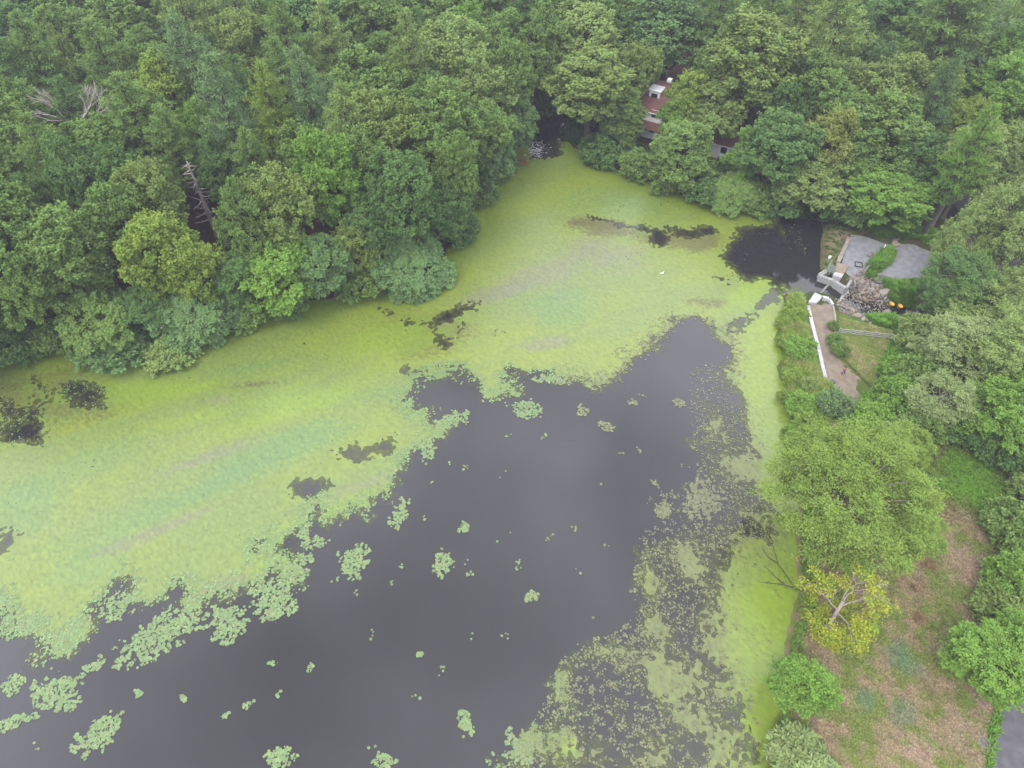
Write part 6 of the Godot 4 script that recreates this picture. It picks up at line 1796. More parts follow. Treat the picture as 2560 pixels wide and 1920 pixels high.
func build_special_trees() -> void:
	var p := Vector3(-39.96, 0.80, -75.93)
	var o := thing("dead_tree", p, "tall bare dead snag with short broken side branches, standing in the left wood", "tree", "dead trees")
	bare_tree(o, 12.0, 0.38, Vector3(0, 0, 0.3), 38, 0.22, 2.3, -0.05, mats.dead_wood, 1)
	var tb0 := Tubes.new()
	p = Vector3(-55.6, 1.0, -83.6)
	o = thing("dead_tree", p, "dead tree whose grey leafless top shows among green crowns at far left", "tree", "dead trees")
	tb0.tube([Vector3(0, -0.5, 0), Vector3(0.2, 7, 0.1), Vector3(0.3, 13.0, 0.4)], [0.4, 0.34, 0.24], 8)
	part("trunk", tb0.mesh(self), mats.dead_wood, o)
	for k in 6:
		var lt := Tubes.new()
		grow(lt, Vector3(0.28, 11.8 + 0.22 * k, 0.35), Vector3(cos(k * 2.4), 0.55, sin(k * 2.4)).normalized(), 2.1, 0.15, 3, 0.6, 0.08, [])
		part("branch", lt.mesh(self), mats.dead_wood, o)
	p = Vector3(-60.10, 0.50, -62.04)
	o = thing("dead_tree", Vector3(-54.5, 0.5, -57.2), "bare whitish forked tree leaning over the shore at the left edge", "tree", "dead trees")
	bare_tree(o, 6.5, 0.14, Vector3(-1.4, 0, 1.4), 9, 0.3, 3.0, 0.3, mats.pale_bark, 3)
	o = thing("dead_tree", Vector3(-51.02, 0.30, -56.14), "thin whitish trunk leaning from the left shore down to the water", "tree", "dead trees")
	bare_tree(o, 5.5, 0.13, Vector3(-2.0, 0, -1.8), 4, 0.5, 1.5, 0.4, mats.pale_bark, 2)
	for q in [[Vector3(59.30, 0.60, -87.40), 8.0, "first pale bare stem above the bright green tree beside the lot"], [Vector3(58.77, 0.60, -90.47), 8.0, "second pale bare stem above the bright green tree beside the lot"]]:
		o = thing("dead_tree", q[0], q[2], "tree", "dead trees")
		bare_tree(o, q[1], 0.12, Vector3(-1.2, 0, 0.5), 8, 0.45, 2.6, 0.5, mats.pale_bark, 3)
	# tall leaning trunk by the lot
	o = thing("bare_trunk", Vector3(57.76, 0.60, -78.13), "tall straight grey trunk leaning right beside the gravel lot", "tree")
	var tb := Tubes.new()
	tb.tube([Vector3(0, -0.4, 0), Vector3(0.45, 3.0, -0.4), Vector3(1.0, 6.6, -0.9)], [0.34, 0.28, 0.22], 9)
	part("trunk", tb.mesh(self), mats.pale_bark, o)
	# the yellowing, half bare tree on the pond's near bank
	p = Vector3(26.97, 0.50, -22.01)
	o = thing("half_bare_tree", p, "yellowing half-bare tree with pale forked branches on the pond bank", "tree")
	var lv := Leaves.new()
	var tips := []
	var limbs := Tubes.new()
	limbs.tube([Vector3(0, -0.4, 0), Vector3(0.25, 1.6, -0.5), Vector3(0.7, 3.6, -1.3)], [0.21, 0.17, 0.14], 8)
	part("trunk", limbs.mesh(self), mats.dead_wood, o)
	for q in [[Vector3(0.70, 3.5, -1.3), Vector3(0.1, 1, -0.2), 1.7, 0.075], [Vector3(0.55, 3.0, -1.05), Vector3(0.8, 0.8, -0.1), 1.7, 0.07], [Vector3(0.45, 2.6, -0.9), Vector3(-0.75, 0.7, -0.3), 1.7, 0.065], [Vector3(0.6, 3.3, -1.2), Vector3(0.35, 0.8, -0.8), 1.6, 0.065], [Vector3(0.4, 2.4, -0.8), Vector3(0.3, 0.5, 0.9), 1.5, 0.06], [Vector3(0.35, 2.1, -0.7), Vector3(-0.6, 0.4, 0.6), 1.5, 0.055]]:
		var lt := Tubes.new()
		var ends := []
		grow(lt, q[0], q[1].normalized(), q[2], q[3], 3, 0.62, 0.10, ends)
		part("branch", lt.mesh(self), mats.dead_wood, o)
		for w in ends:
			if w.y < 6.2 or rng.randf() < 0.25:
				tips.append(w)
	for k in 105:
		var az := rng.randf() * TAU
		var r := rng.randf_range(0.7, 3.0)
		tips.append(Vector3(0.3 + cos(az) * r, rng.randf_range(1.0, 2.6) + maxf(r - 1.3, 0.0) * rng.randf_range(0.2, 1.7), -0.6 + sin(az) * r))
	for t in tips:
		var tone := rng.randf_range(0.7, 1.25)
		var grn := rng.randf_range(-0.25, 0.1)
		for j in 30:
			var q: Vector3 = t + ball() * 0.5 * pow(rng.randf(), 0.5)
			var s := rng.randf_range(0.12, 0.24)
			var kk := tone * rng.randf_range(0.7, 1.2)
			lv.leaf(q, (ball() + Vector3(0, -0.3, 0)).normalized(), (Vector3.UP + ball() * 0.7).normalized(), s, s * 0.7, Color(kk * (1.0 + grn), kk, kk))
	part("crown", lv.mesh(self), mats.leaf_yellow, o)
	# a clump of rust-coloured brush at the creek mouth
	o = thing("dry_brush", Vector3(1.54, 0.10, -94.24), "small rust-brown dry bush at the water left of the creek mouth", "shrub")
	lv = Leaves.new()
	for j in 260:
		lv.leaf(Vector3(rng.randfn() * 0.6, 0.1 + rng.randf() * 0.7, rng.randfn() * 0.5), (ball() + Vector3.UP * 0.6).normalized(), ball(), 0.35, 0.06, shade(0.7, 1.2, 0.1))
	var rust := plain(0.22, 0.085, 0.04, 0.9)
	rust.vertex_color_use_as_albedo = true
	part("twigs", lv.mesh(self), rust, o)


# ------------------------------------------------------------------ rocks
func rock_mesh(seed_: int) -> ArrayMesh:
	var n := FastNoiseLite.new()
	n.seed = seed_
	n.frequency = 0.75
	var sp := SphereMesh.new()
	sp.radial_segments = 9
	sp.rings = 5
	sp.radius = 0.5
	sp.height = 1.0
	var a := sp.get_mesh_arrays()
	var v: PackedVector3Array = a[Mesh.ARRAY_VERTEX]
	for i in v.size():
		var p := v[i]
		var k := 1.0 + 0.75 * n.get_noise_3d(p.x * 2.0, p.y * 2.0, p.z * 2.0)
		p *= k
		p.y = clampf(p.y, -0.42, 0.36)
		p.x = clampf(p.x, -0.44, 0.46)
		v[i] = p
	return arrays(v, a[Mesh.ARRAY_INDEX])


func build_rocks() -> void:
	var kinds := []
	for i in 7:
		kinds.append(rock_mesh(30 + i))
	var spots: Array[Vector3] = []
	var loose_rocks := []
	var put := func(x: float, z: float, size: float, label: String, group: String) -> void:
		var y := land_height(x, z)
		var tone := rng.randi() % 6
		var o := part("rock", kinds[rng.randi() % 7], mats["rock%d" % tone], self)
		o.position = Vector3(x, maxf(y, -0.85) + size * 0.16, z)
		o.basis = Basis.from_euler(Vector3(rng.randfn() * 0.25, rng.randf() * TAU, rng.randfn() * 0.25)).scaled_local(Vector3(size * 1.35, size * rng.randf_range(0.6, 0.9), size))
		tag(o, label, "rock", group)
		if group:
			loose_rocks.append([o, tone, x, z, size, group])
		spots.append(Vector3(x, size, z))
	var n := 0
	# the large slabs along the right edge
	for q in [[Vector2(47.19, -67.29), 0.95, "pale flat slab at the top right edge of the rock pile"], [Vector2(47.18, -65.33), 1.15, "largest pale grey slab at the right edge of the rock pile"], [Vector2(47.24, -66.38), 0.7, "grey slab between the two large pale slabs of the rock pile"], [Vector2(44.80, -64.59), 0.8, "big reddish-tan boulder low in the rock pile"], [Vector2(44.91, -66.00), 0.65, "grey-brown boulder in the middle of the rock pile"], [Vector2(46.22, -64.88), 0.65, "light grey boulder just above the dark pool"], [Vector2(46.87, -62.56), 1.0, "tan boulder standing in the stream beside the yellow tubs"], [Vector2(46.33, -61.85), 0.75, "small grey boulder standing in the stream"], [Vector2(44.44, -66.45), 0.7, "tan boulder near the top of the rock pile"], [Vector2(51.87, -75.14), 0.85, "rounded boulder at the hedge end in the lot, farther of two"], [Vector2(51.62, -74.29), 0.95, "rounded boulder at the hedge end in the lot, nearer of two"]]:
		(put as Callable).call(q[0].x, q[0].y, q[1], q[2], "")
	for i in 14000:
		if n >= 250:
			break
		var x := rng.randf_range(39.0, 52.0)
		var z := rng.randf_range(-70.0, -57.0)
		var d := look(rock_grid, x, z)
		if d > -0.05 or look(stream_grid, x, z) < -0.25 and x > 42.8:
			continue
		var size := rng.randf_range(0.22, 0.44) * (1.35 if rng.randf() < 0.2 else 1.0)
		var good := true
		for s in spots:
			if Vector2(s.x - x, s.z - z).length() < (s.y + size) * 0.43:
				good = false
				break
		if good:
			(put as Callable).call(x, z, size, "brown or grey angular rock in the rock pile below the spillway", "rocks of the rock pile below the spillway")
			n += 1
	# pale stones that edge the stream on the lawn side
	var e0 := Vector3(40.66, 0.00, -61.92)
	var e1 := Vector3(42.13, 0.00, -60.79)
	var e2 := Vector3(43.58, 0.00, -59.83)
	for i in 34:
		var t := i / 33.0
		var p := e0.lerp(e1, t * 2.0) if t < 0.5 else e1.lerp(e2, t * 2.0 - 1.0)
		(put as Callable).call(p.x + rng.randfn() * 0.15, p.z + rng.randfn() * 0.2, rng.randf_range(0.28, 0.5), "pale stone in the row edging the stream beside the lawn", "pale stones edging the stream")
	label_rocks(loose_rocks)
	# gravel between the rocks
	var where := []
	var tint := []
	for i in 5200:
		var x := rng.randf_range(38.0, 54.0)
		var z := rng.randf_range(-72.0, -55.0)
		if look(rock_grid, x, z) > 0.35:
			continue
		var s := rng.randf_range(0.06, 0.2)
		where.append(Transform3D(Basis.from_euler(Vector3(rng.randf() * 3.0, rng.randf() * 6.0, 0)).scaled(Vector3.ONE * s), Vector3(x, maxf(land_height(x, z), -0.75) + s * 0.2, z)))
		var k := rng.randf_range(0.6, 1.3)
		tint.append(Color(0.25 * k, 0.22 * k, 0.19 * k))
	var gm := plain(1, 1, 1, 0.95, 0.3)
	gm.vertex_color_use_as_albedo = true
	var o := multi("rubble", kinds[0], gm, where, tint)
	tag(o, "small rubble filling the gaps of the rock pile", "rubble", "", "stuff")


func label_rocks(list: Array) -> void:
	var ord := ["first", "second", "third", "fourth", "fifth", "sixth", "seventh", "eighth", "ninth", "tenth", "eleventh", "twelfth", "thirteenth", "fourteenth", "fifteenth", "sixteenth", "seventeenth", "eighteenth", "nineteenth", "twentieth"]
	var tones := ["tan", "grey", "sandy", "dark brown", "pale", "reddish brown"]
	var sets := {}
	var stones := 0
	for r in list:
		if r[5].begins_with("pale"):
			var k := stones % 17
			r[0].set_meta("label", "pale edging stone beside the stream, %s from the %s end of its row" % [ord[k] if stones < 17 else ord[33 - stones], "footpath" if stones < 17 else "downstream"])
			stones += 1
			continue
		var band := "upper" if r[3] < -65.6 else "middle" if r[3] < -63.4 else "lower"
		var key: String = tones[r[1]] + "|" + band
		if not sets.has(key):
			sets[key] = []
		sets[key].append(r)
	for key in sets:
		var l: Array = sets[key]
		l.sort_custom(func(a, b): return a[2] < b[2])
		var w: PackedStringArray = key.split("|")
		for k in l.size():
			var from: String = ord[k] + " from the left" if k * 2 <= l.size() or l.size() - 1 - k > 19 else ord[l.size() - 1 - k] + " from the right"
			l[k][0].set_meta("label", "%s rock, %s of its colour in the %s rock pile" % [w[0], from, w[1]])


# ------------------------------------------------------------------ grass and weeds
func tuft_mesh(blades: int, height: float, width: float, spread: float) -> ArrayMesh:
	var v := PackedVector3Array()
	var c := PackedColorArray()
	var idx := PackedInt32Array()
	for i in blades:
		var az := rng.randf() * TAU
		var d := Vector3(cos(az), 0, sin(az))
		var s := Vector3(-d.z, 0, d.x) * width * 0.5
		var p := d * rng.randf() * spread * 0.5
		var h := height * rng.randf_range(0.6, 1.1)
		var k := v.size()
		var out := spread * rng.randf_range(0.4, 1.2)
		v.append(p - s)
		v.append(p + s)
		v.append(p + d * out * 0.35 + Vector3(0, h * 0.65, 0) + s * 0.7)
		v.append(p + d * out * 0.35 + Vector3(0, h * 0.65, 0) - s * 0.7)
		v.append(p + d * out + Vector3(0, h * 0.95, 0))
		var t := rng.randf_range(0.75, 1.2)
		for j in 5:
			c.append(Color(t, t, t))
		idx.append_array([k, k + 1, k + 2, k, k + 2, k + 3, k + 3, k + 2, k + 4])
	return arrays(v, idx, c)


func scatter(called: String, mesh: Mesh, poly: PackedVector2Array, count: int, scale_lo: float, scale_hi: float, color_of: Callable, label: String, category: String, clumpy := -9.0) -> void:
	var lo := poly[0]
	var hi := poly[0]
	for p in poly:
		lo = lo.min(p)
		hi = hi.max(p)
	var where := []
	var tint := []
	for i in count:
		var p := Vector2(rng.randf_range(lo.x, hi.x), rng.randf_range(lo.y, hi.y))
		if not Geometry2D.is_point_in_polygon(p, poly):
			continue
		if clumpy > -5.0 and n_fine.get_noise_2d(p.x * 0.8, p.y * 0.8) + n_mid.get_noise_2d(p.x * 2.0, p.y * 2.0) * 0.6 < clumpy:
			continue
		if look(shore_grid, p.x, p.y) < -0.12:
			continue
		var s := rng.randf_range(scale_lo, scale_hi)
		where.append(Transform3D(Basis(Vector3.UP, rng.randf() * TAU).scaled(Vector3(s, s * rng.randf_range(0.75, 1.25), s)), Vector3(p.x, land_height(p.x, p.y), p.y)))
		tint.append(color_of.call(p.x, p.y))
	var o := multi(called, mesh, mats.blade, where, tint)
	tag(o, label, category, "", "stuff")


func vary(c: Color, k: float) -> Color:
	var t := rng.randf_range(1.0 - k, 1.0 + k)
	var w := rng.randf_range(-0.12, 0.12)
	return Color(c.r * t * (1.0 + w), c.g * t, c.b * t)


func build_grass() -> void:
	var low := tuft_mesh(7, 0.12, 0.035, 0.13)
	var tall := tuft_mesh(9, 0.85, 0.055, 0.42)
	var weed := tuft_mesh(12, 0.42, 0.09, 0.4)
	var lawn := func(x: float, z: float) -> Color: return vary(lawn_color(x, z) * 1.2, 0.5)
	scatter("lawn_grass", low, brown_lawn_area, 120000, 0.8, 1.6, lawn, "patchy brown and green mown grass of the lower right lawn", "grass")
	var north := PackedVector2Array([Vector2(30.36, -42.09), Vector2(38.42, -47.46), Vector2(44.88, -43.65), Vector2(52.31, -38.61), Vector2(49.12, -33.11), Vector2(44.45, -33.55), Vector2(40.19, -31.61), Vector2(36.38, -29.54), Vector2(30.27, -27.94), Vector2(26.14, -25.64), Vector2(27.96, -33.11)])
	var deep := func(x: float, z: float) -> Color: return vary(lawn_color(x, z) * 1.1, 0.3)
	scatter("long_grass", weed, north, 26000, 0.35, 0.8, deep, "longer green grass behind the big feathery tree", "grass")
	var gl := func(x: float, z: float) -> Color: return vary(ground_color(x, z) * 1.3, 0.3)
	scatter("dam_lawn_grass", low, green_lawn_area, 36000, 1.0, 2.0, gl, "yellow-green grass of the lawn below the dam", "grass")
	var bank := func(x: float, z: float) -> Color: return vary(Color(0.30, 0.24, 0.12), 0.3) if rng.randf() < 0.1 else vary(Color(0.165, 0.295, 0.036).lerp(Color(0.26, 0.29, 0.09), clampf(0.3 + n_mid.get_noise_2d(x * 2.0, z * 2.0) * 1.3, 0.0, 1.0)), 0.3)
	scatter("bank_grass", tall, bank_grass_area, 26000, 0.4, 1.15, bank, "tall bright green grass on the pond side of the dam", "tall grass", -0.42)
	var hedge := func(x: float, z: float) -> Color: return vary(Color(0.12, 0.25, 0.03), 0.3)
	scatter("hedge_weeds", weed, hedge_area, 2200, 0.7, 1.6, hedge, "bright green weeds of the strip dividing the gravel lot", "weeds")
	scatter("cover_weeds", weed, cover_area, 5200, 0.35, 1.1, hedge, "bright green weeds between the gravel lot and the stream", "weeds", -0.2)
	var bare := func(x: float, z: float) -> Color: return vary(Color(0.12, 0.17, 0.045), 0.3)
	scatter("bare_bank_weeds", weed, bare_bank, 2600, 0.3, 0.7, bare, "sparse weeds on the dirt bank beside the dark pool", "weeds", 0.1)
	var side := PackedVector2Array([Vector2(48.08, -77.40), Vector2(49.93, -79.64), Vector2(57.86, -76.96), Vector2(57.40, -73.04), Vector2(55.97, -74.21), Vector2(54.66, -75.49), Vector2(52.26, -75.49), Vector2(50.40, -76.09)])
	scatter("lot_edge_weeds", weed, side, 4200, 0.7, 1.4, hedge, "green weeds along the back edge of the gravel lot", "weeds", -0.15)
	var thick := PackedVector2Array([Vector2(46.38, -58.00), Vector2(49.68, -57.21), Vector2(53.37, -54.62), Vector2(59.62, -53.99), Vector2(52.31, -38.61), Vector2(44.88, -43.65), Vector2(38.32, -47.18), Vector2(40.66, -48.89), Vector2(42.22, -52.14)])
	scatter("thicket_weeds", weed, thick, 26000, 0.9, 2.1, hedge, "dense green undergrowth below the trees right of the dam lawn", "undergrowth")
	var strm := PackedVector2Array([Vector2(42.65, -60.59), Vector2(43.73, -60.59), Vector2(46.18, -60.59), Vector2(48.72, -59.76), Vector2(49.18, -58.40), Vector2(46.29, -58.40), Vector2(43.78, -59.55)])
	scatter("stream_weeds", weed, strm, 2600, 0.7, 1.5, hedge, "green weeds on the near bank of the stream", "weeds", -0.1)
	var floor_of := func(x: float, z: float) -> Color: return vary(Color(0.055, 0.115, 0.03), 0.4)
	var under := PackedVector2Array([Vector2(8.25, -102.06), Vector2(13.67, -95.94), Vector2(21.55, -89.82), Vector2(30.17, -84.80), Vector2(39.87, -81.94), Vector2(43.97, -80.00), Vector2(48.75, -79.46), Vector2(51.21, -85.29), Vector2(42.32, -91.38), Vector2(31.85, -93.52), Vector2(22.42, -96.27), Vector2(14.22, -102.67), Vector2(9.97, -107.63)])
	scatter("shore_undergrowth", weed, under, 30000, 1.0, 2.4, floor_of, "dark green undergrowth below the trees of the far right shore", "undergrowth", -0.25)
	var verge := PackedVector2Array([Vector2(46.42, -27.36), Vector2(42.65, -21.16), Vector2(40.21, -17.08), Vector2(38.53, -14.51), Vector2(36.73, -11.66), Vector2(35.60, -9.78), Vector2(35.00, -9.78), Vector2(37.35, -13.63), Vector2(39.18, -16.62), Vector2(39.61, -18.19), Vector2(42.08, -22.20)])
	scatter("verge_grass", weed, verge, 4200, 0.5, 1.1, hedge, "green grass verge along the paved road", "grass")
	var rim := PackedVector2Array([Vector2(21.84, -16.31), Vector2(23.54, -20.15), Vector2(25.18, -23.26), Vector2(26.55, -26.20), Vector2(28.34, -33.11), Vector2(30.70, -40.57), Vector2(31.76, -41.07), Vector2(27.45, -25.82), Vector2(25.03, -21.51), Vector2(23.37, -18.19), Vector2(21.74, -13.63), Vector2(20.58, -9.78), Vector2(20.06, -9.78)])
	scatter("shore_weeds", weed, rim, 7000, 0.5, 1.1, hedge, "green weeds along the near right shore of the pond", "weeds")


# ------------------------------------------------------------------ small things
func lathe(profile: Array, sides: int) -> ArrayMesh:
	var st := SurfaceTool.new()
	st.begin(Mesh.PRIMITIVE_TRIANGLES)
	for k in profile.size() - 1:
		for i in sides:
			var a0 := TAU * i / sides
			var a1 := TAU * (i + 1) / sides
			var p: Vector2 = profile[k]
			var q: Vector2 = profile[k + 1]
			quad(st, Vector3(p.x * cos(a1), p.y, p.x * sin(a1)), Vector3(p.x * cos(a0), p.y, p.x * sin(a0)), Vector3(q.x * cos(a0), q.y, q.x * sin(a0)), Vector3(q.x * cos(a1), q.y, q.x * sin(a1)))
	st.generate_normals()
	return st.commit()


func build_small_things() -> void:
	# manhole cover by the road
	var p := Vector3(36.86, 0.55, -13.31)
	p.y = land_height(p.x, p.z)
	var o := thing("manhole_cover", p, "round grey manhole cover in the grass beside the road", "manhole cover")
	part("ring", lathe([Vector2(0.43, -0.1), Vector2(0.43, 0.14), Vector2(0.39, 0.15), Vector2(0.36, 0.13)], 24), mats.timber, o)
	part("lid", lathe([Vector2(0.36, 0.10), Vector2(0.36, 0.145), Vector2(0.20, 0.15), Vector2(0.19, 0.14), Vector2(0.0, 0.15)], 24), mats.steel, o)
	# two yellow tubs in the stream
	for q in [[Vector3(47.46, -0.30, -63.45), "yellow plastic tub lodged on a rock in the stream, left of two"], [Vector3(48.62, -0.60, -63.40), "yellow plastic tub floating in the stream, right of two"]]:
		o = thing("tub", q[0], q[1], "tub", "yellow tubs in the stream")
		o.rotation = Vector3(0.15, rng.randf(), -0.2)
		part("shell", lathe([Vector2(0.0, 0.0), Vector2(0.24, 0.0), Vector2(0.31, 0.36), Vector2(0.35, 0.37), Vector2(0.34, 0.40), Vector2(0.28, 0.38), Vector2(0.22, 0.06), Vector2(0.0, 0.06)], 18), mats.yellow, o)
		for s in [-1, 1]:
			var tb := Tubes.new()
			tb.tube([Vector3(0.33 * s, 0.37, -0.1), Vector3(0.44 * s, 0.43, 0), Vector3(0.33 * s, 0.37, 0.1)], [0.025, 0.025, 0.025], 5)
			part("handle", tb.mesh(self), mats.dark, o)
	# white sign on the dirt bank
	p = Vector3(41.64, 0.50, -71.12)
	o = thing("sign", p, "small blank white sign on a short post at the dirt bank beside the railing", "sign")
	part("post", box_mesh(Vector3(0.07, 0.55, 0.07)), mats.green_metal, o)
	var pl := part("panel", box_mesh(Vector3(0.34, 0.5, 0.03)), mats.white_paint, o)
	pl.position = Vector3(0, 0.42, 0.055)
	o.rotation.y = -0.2
	# white post at the hedge
	o = thing("marker_post", Vector3(49.63, 0.60, -73.30), "short white marker post at the hedge end in the gravel lot", "post")
	part("shaft", lathe([Vector2(0.08, -0.2), Vector2(0.08, 0.75), Vector2(0.05, 0.82), Vector2(0.0, 0.83)], 10), mats.white_paint, o)
	part("band", lathe([Vector2(0.084, 0.55), Vector2(0.084, 0.64)], 10), mats.timber, o)
	# dark bag on the path
	p = Vector3(35.82, 0.60, -50.14)
	o = thing("bag", p + Vector3(0, 0.02, 0), "dark grey bag lying at the edge of the footpath", "bag")
	part("body", lathe([Vector2(0.0, 0.0), Vector2(0.36, 0.0), Vector2(0.40, 0.10), Vector2(0.30, 0.22), Vector2(0.12, 0.26), Vector2(0.0, 0.26)], 14), plain(0.09, 0.095, 0.10, 0.7), o)
	var st := Tubes.new()
	st.tube([Vector3(-0.2, 0.22, 0.05), Vector3(-0.05, 0.34, 0.1), Vector3(0.14, 0.24, 0.06)], [0.025, 0.025, 0.025], 5)
	part("strap", st.mesh(self), mats.dark, o)
	o.scale = Vector3(1.15, 0.9, 0.7)
	# logs
	for q in [[[Vector3(41.58, 0.55, -51.85), Vector3(40.94, 0.60, -50.43), Vector3(40.10, 0.55, -49.19), Vector3(39.37, 0.60, -48.11)], 0.13, "long bent dead log lying between the lawn and the thicket"], [[Vector3(39.44, 0.55, -48.15), Vector3(39.20, 0.50, -46.96)], 0.12, "short dead log pointing down from the bent log"], [[Vector3(36.47, 0.60, -46.05), Vector3(37.02, 0.60, -45.89), Vector3(37.48, 0.60, -45.56)], 0.15, "pale log lying right of the round blue-green shrub"], [[Vector3(50.54, 0.60, -83.96), Vector3(49.15, 0.50, -84.87), Vector3(38.83, 0.10, -81.34)], 0.0, ""]]:
		if q[1] <= 0.0:
			continue
		var pts: Array = q[0]
		var c: Vector3 = pts[0]
		o = thing("log", c, q[2], "log", "dead logs")
		var tb := Tubes.new()
		tb.tube(pts.map(func(w): return w - c + Vector3(0, 0.1, 0)), pts.map(func(w): return q[1] * rng.randf_range(0.8, 1.1)), 8)
		part("stem", tb.mesh(self), mats.log_wood, o)
		tb = Tubes.new()
		var m: Vector3 = (pts[1] - c) * 0.6 + Vector3(0, 0.1, 0)
		tb.tube([m, m + Vector3(0.25, 0.3, 0.1)], [q[1] * 0.5, q[1] * 0.2], 5)
		part("branch_stub", tb.mesh(self), mats.log_wood, o)
	# drowned branches sticking out of the pond by the near bank
	o = thing("sunken_branch", Vector3(26.35, 0.05, -25.80), "dark dead branches lying in the water at the near right shore", "branch")
	for q in [[Vector3(26.28, 0.20, -25.74), Vector3(24.70, 0.10, -26.46), Vector3(22.41, 0.05, -26.75)], [Vector3(25.61, 0.20, -25.93), Vector3(24.65, 0.10, -28.49), Vector3(24.60, 0.05, -30.54)], [Vector3(24.70, 0.10, -26.46), Vector3(23.93, 0.25, -27.24), Vector3(23.37, 0.30, -28.00)], [Vector3(24.65, 0.10, -28.49), Vector3(23.78, 0.20, -29.16), Vector3(23.50, 0.20, -30.05)]]:
		var tb := Tubes.new()
		tb.tube(q.map(func(w): return w - o.position + Vector3(0, 0.05, 0)), [0.06, 0.04, 0.018], 5)
		part("branch", tb.mesh(self), mats.bark, o)
	# chips of a ground stump
	o = thing("stump", Vector3(33.22, 0.50, -21.09), "splintered pale tree stump in the brown lawn", "stump")
	part("stump_top", lathe([Vector2(0.26, -0.1), Vector2(0.2, 0.10), Vector2(0.16, 0.06), Vector2(0.0, 0.12)], 9), mats.log_wood, o)
	var lv := Leaves.new()
	for i in 240:
		lv.leaf(Vector3(rng.randfn() * 0.42, 0.05 + rng.randf() * 0.08, rng.randfn() * 0.26), ball(), Vector3.UP, rng.randf_range(0.05, 0.17), 0.05, shade(0.6, 1.2, 0.08))
	var chip := plain(0.42, 0.34, 0.27, 0.9)
	chip.vertex_color_use_as_albedo = true
	var ch := part("wood_chips", lv.mesh(self), chip, o)
	ch.set_meta("kind", "stuff")
	build_birds()
	build_person()


# ------------------------------------------------------------------ living things: one closed skin round a skeleton of tapered limbs
func skin(bones: Array, cell: float, blend: float) -> ArrayMesh:
	# bones: [from, to, radius at from, radius at to]; surface nets over a field of smoothly joined capsules
	var lo := Vector3.ONE * 1e9
	var hi := -lo
	for b in bones:
		var r := Vector3.ONE * (maxf(b[2], b[3]) + cell * 2.5)
		lo = lo.min(b[0] - r).min(b[1] - r)
		hi = hi.max(b[0] + r).max(b[1] + r)
	var n := Vector3i(((hi - lo) / cell).ceil()) + Vector3i.ONE
	var f := PackedFloat32Array()
	f.resize(n.x * n.y * n.z)
	f.fill(1.0)
	for b in bones:
		var r := maxf(b[2], b[3]) + blend + cell * 2.0
		var a0 := Vector3i(((b[0].min(b[1]) - Vector3.ONE * r - lo) / cell).floor()).clamp(Vector3i.ZERO, n - Vector3i.ONE)
		var a1 := Vector3i(((b[0].max(b[1]) + Vector3.ONE * r - lo) / cell).ceil()).clamp(Vector3i.ZERO, n - Vector3i.ONE)
		var ab: Vector3 = b[1] - b[0]
		var l2 := maxf(ab.length_squared(), 1e-9)
		for k in range(a0.z, a1.z + 1):
			for j in range(a0.y, a1.y + 1):
				for i in range(a0.x, a1.x + 1):
					var p := lo + Vector3(i, j, k) * cell
					var t := clampf((p - b[0]).dot(ab) / l2, 0.0, 1.0)
					var d: float = (b[0] + ab * t).distance_to(p) - lerpf(b[2], b[3], t)
					var at := (k * n.y + j) * n.x + i
					var o := f[at]
					var h := maxf(blend - absf(o - d), 0.0) / blend
					f[at] = minf(o, d) - h * h * blend * 0.25
	var v := PackedVector3Array()
	var idx := PackedInt32Array()
	var cellv := {}
	var corner := [Vector3i(0, 0, 0), Vector3i(1, 0, 0), Vector3i(0, 1, 0), Vector3i(1, 1, 0), Vector3i(0, 0, 1), Vector3i(1, 0, 1), Vector3i(0, 1, 1), Vector3i(1, 1, 1)]
	var edges := [[0, 1], [2, 3], [4, 5], [6, 7], [0, 2], [1, 3], [4, 6], [5, 7], [0, 4], [1, 5], [2, 6], [3, 7]]
	for k in n.z - 1:
		for j in n.y - 1:
			for i in n.x - 1:
				var c := []
				var inside := 0
				for q in corner:
					var s: float = f[((k + q.z) * n.y + j + q.y) * n.x + i + q.x]
					c.append(s)
					if s < 0.0:
						inside += 1
				if inside == 0 or inside == 8:
					continue
				var sum := Vector3.ZERO
				var m := 0
				for e in edges:
					var s0: float = c[e[0]]
					var s1: float = c[e[1]]
					if (s0 < 0.0) != (s1 < 0.0):
						sum += Vector3(corner[e[0]]).lerp(Vector3(corner[e[1]]), s0 / (s0 - s1))
						m += 1
				cellv[Vector3i(i, j, k)] = v.size()
				v.append(lo + (Vector3(i, j, k) + sum / m) * cell)
	var axes := [Vector3i(1, 0, 0), Vector3i(0, 1, 0), Vector3i(0, 0, 1)]
	for key in cellv:
		for a in 3:
			var d: Vector3i = axes[a]
			var e: Vector3i = key + d
			var s0: float = f[(key.z * n.y + key.y) * n.x + key.x]
			var s1: float = f[(e.z * n.y + e.y) * n.x + e.x]
			if (s0 < 0.0) == (s1 < 0.0):
				continue
			var u: Vector3i = axes[(a + 1) % 3]
			var w: Vector3i = axes[(a + 2) % 3]
			if not (cellv.has(key - u) and cellv.has(key - w) and cellv.has(key - u - w)):
				continue
			var q := [cellv[key], cellv[key - u], cellv[key - u - w], cellv[key - w]]
			if s0 < 0.0:
				idx.append_array([q[0], q[2], q[1], q[0], q[3], q[2]])
			else:
				idx.append_array([q[0], q[1], q[2], q[0], q[2], q[3]])
	var st := SurfaceTool.new()
	st.create_from(arrays(v, idx), 0)
	st.generate_normals()
	return st.commit()


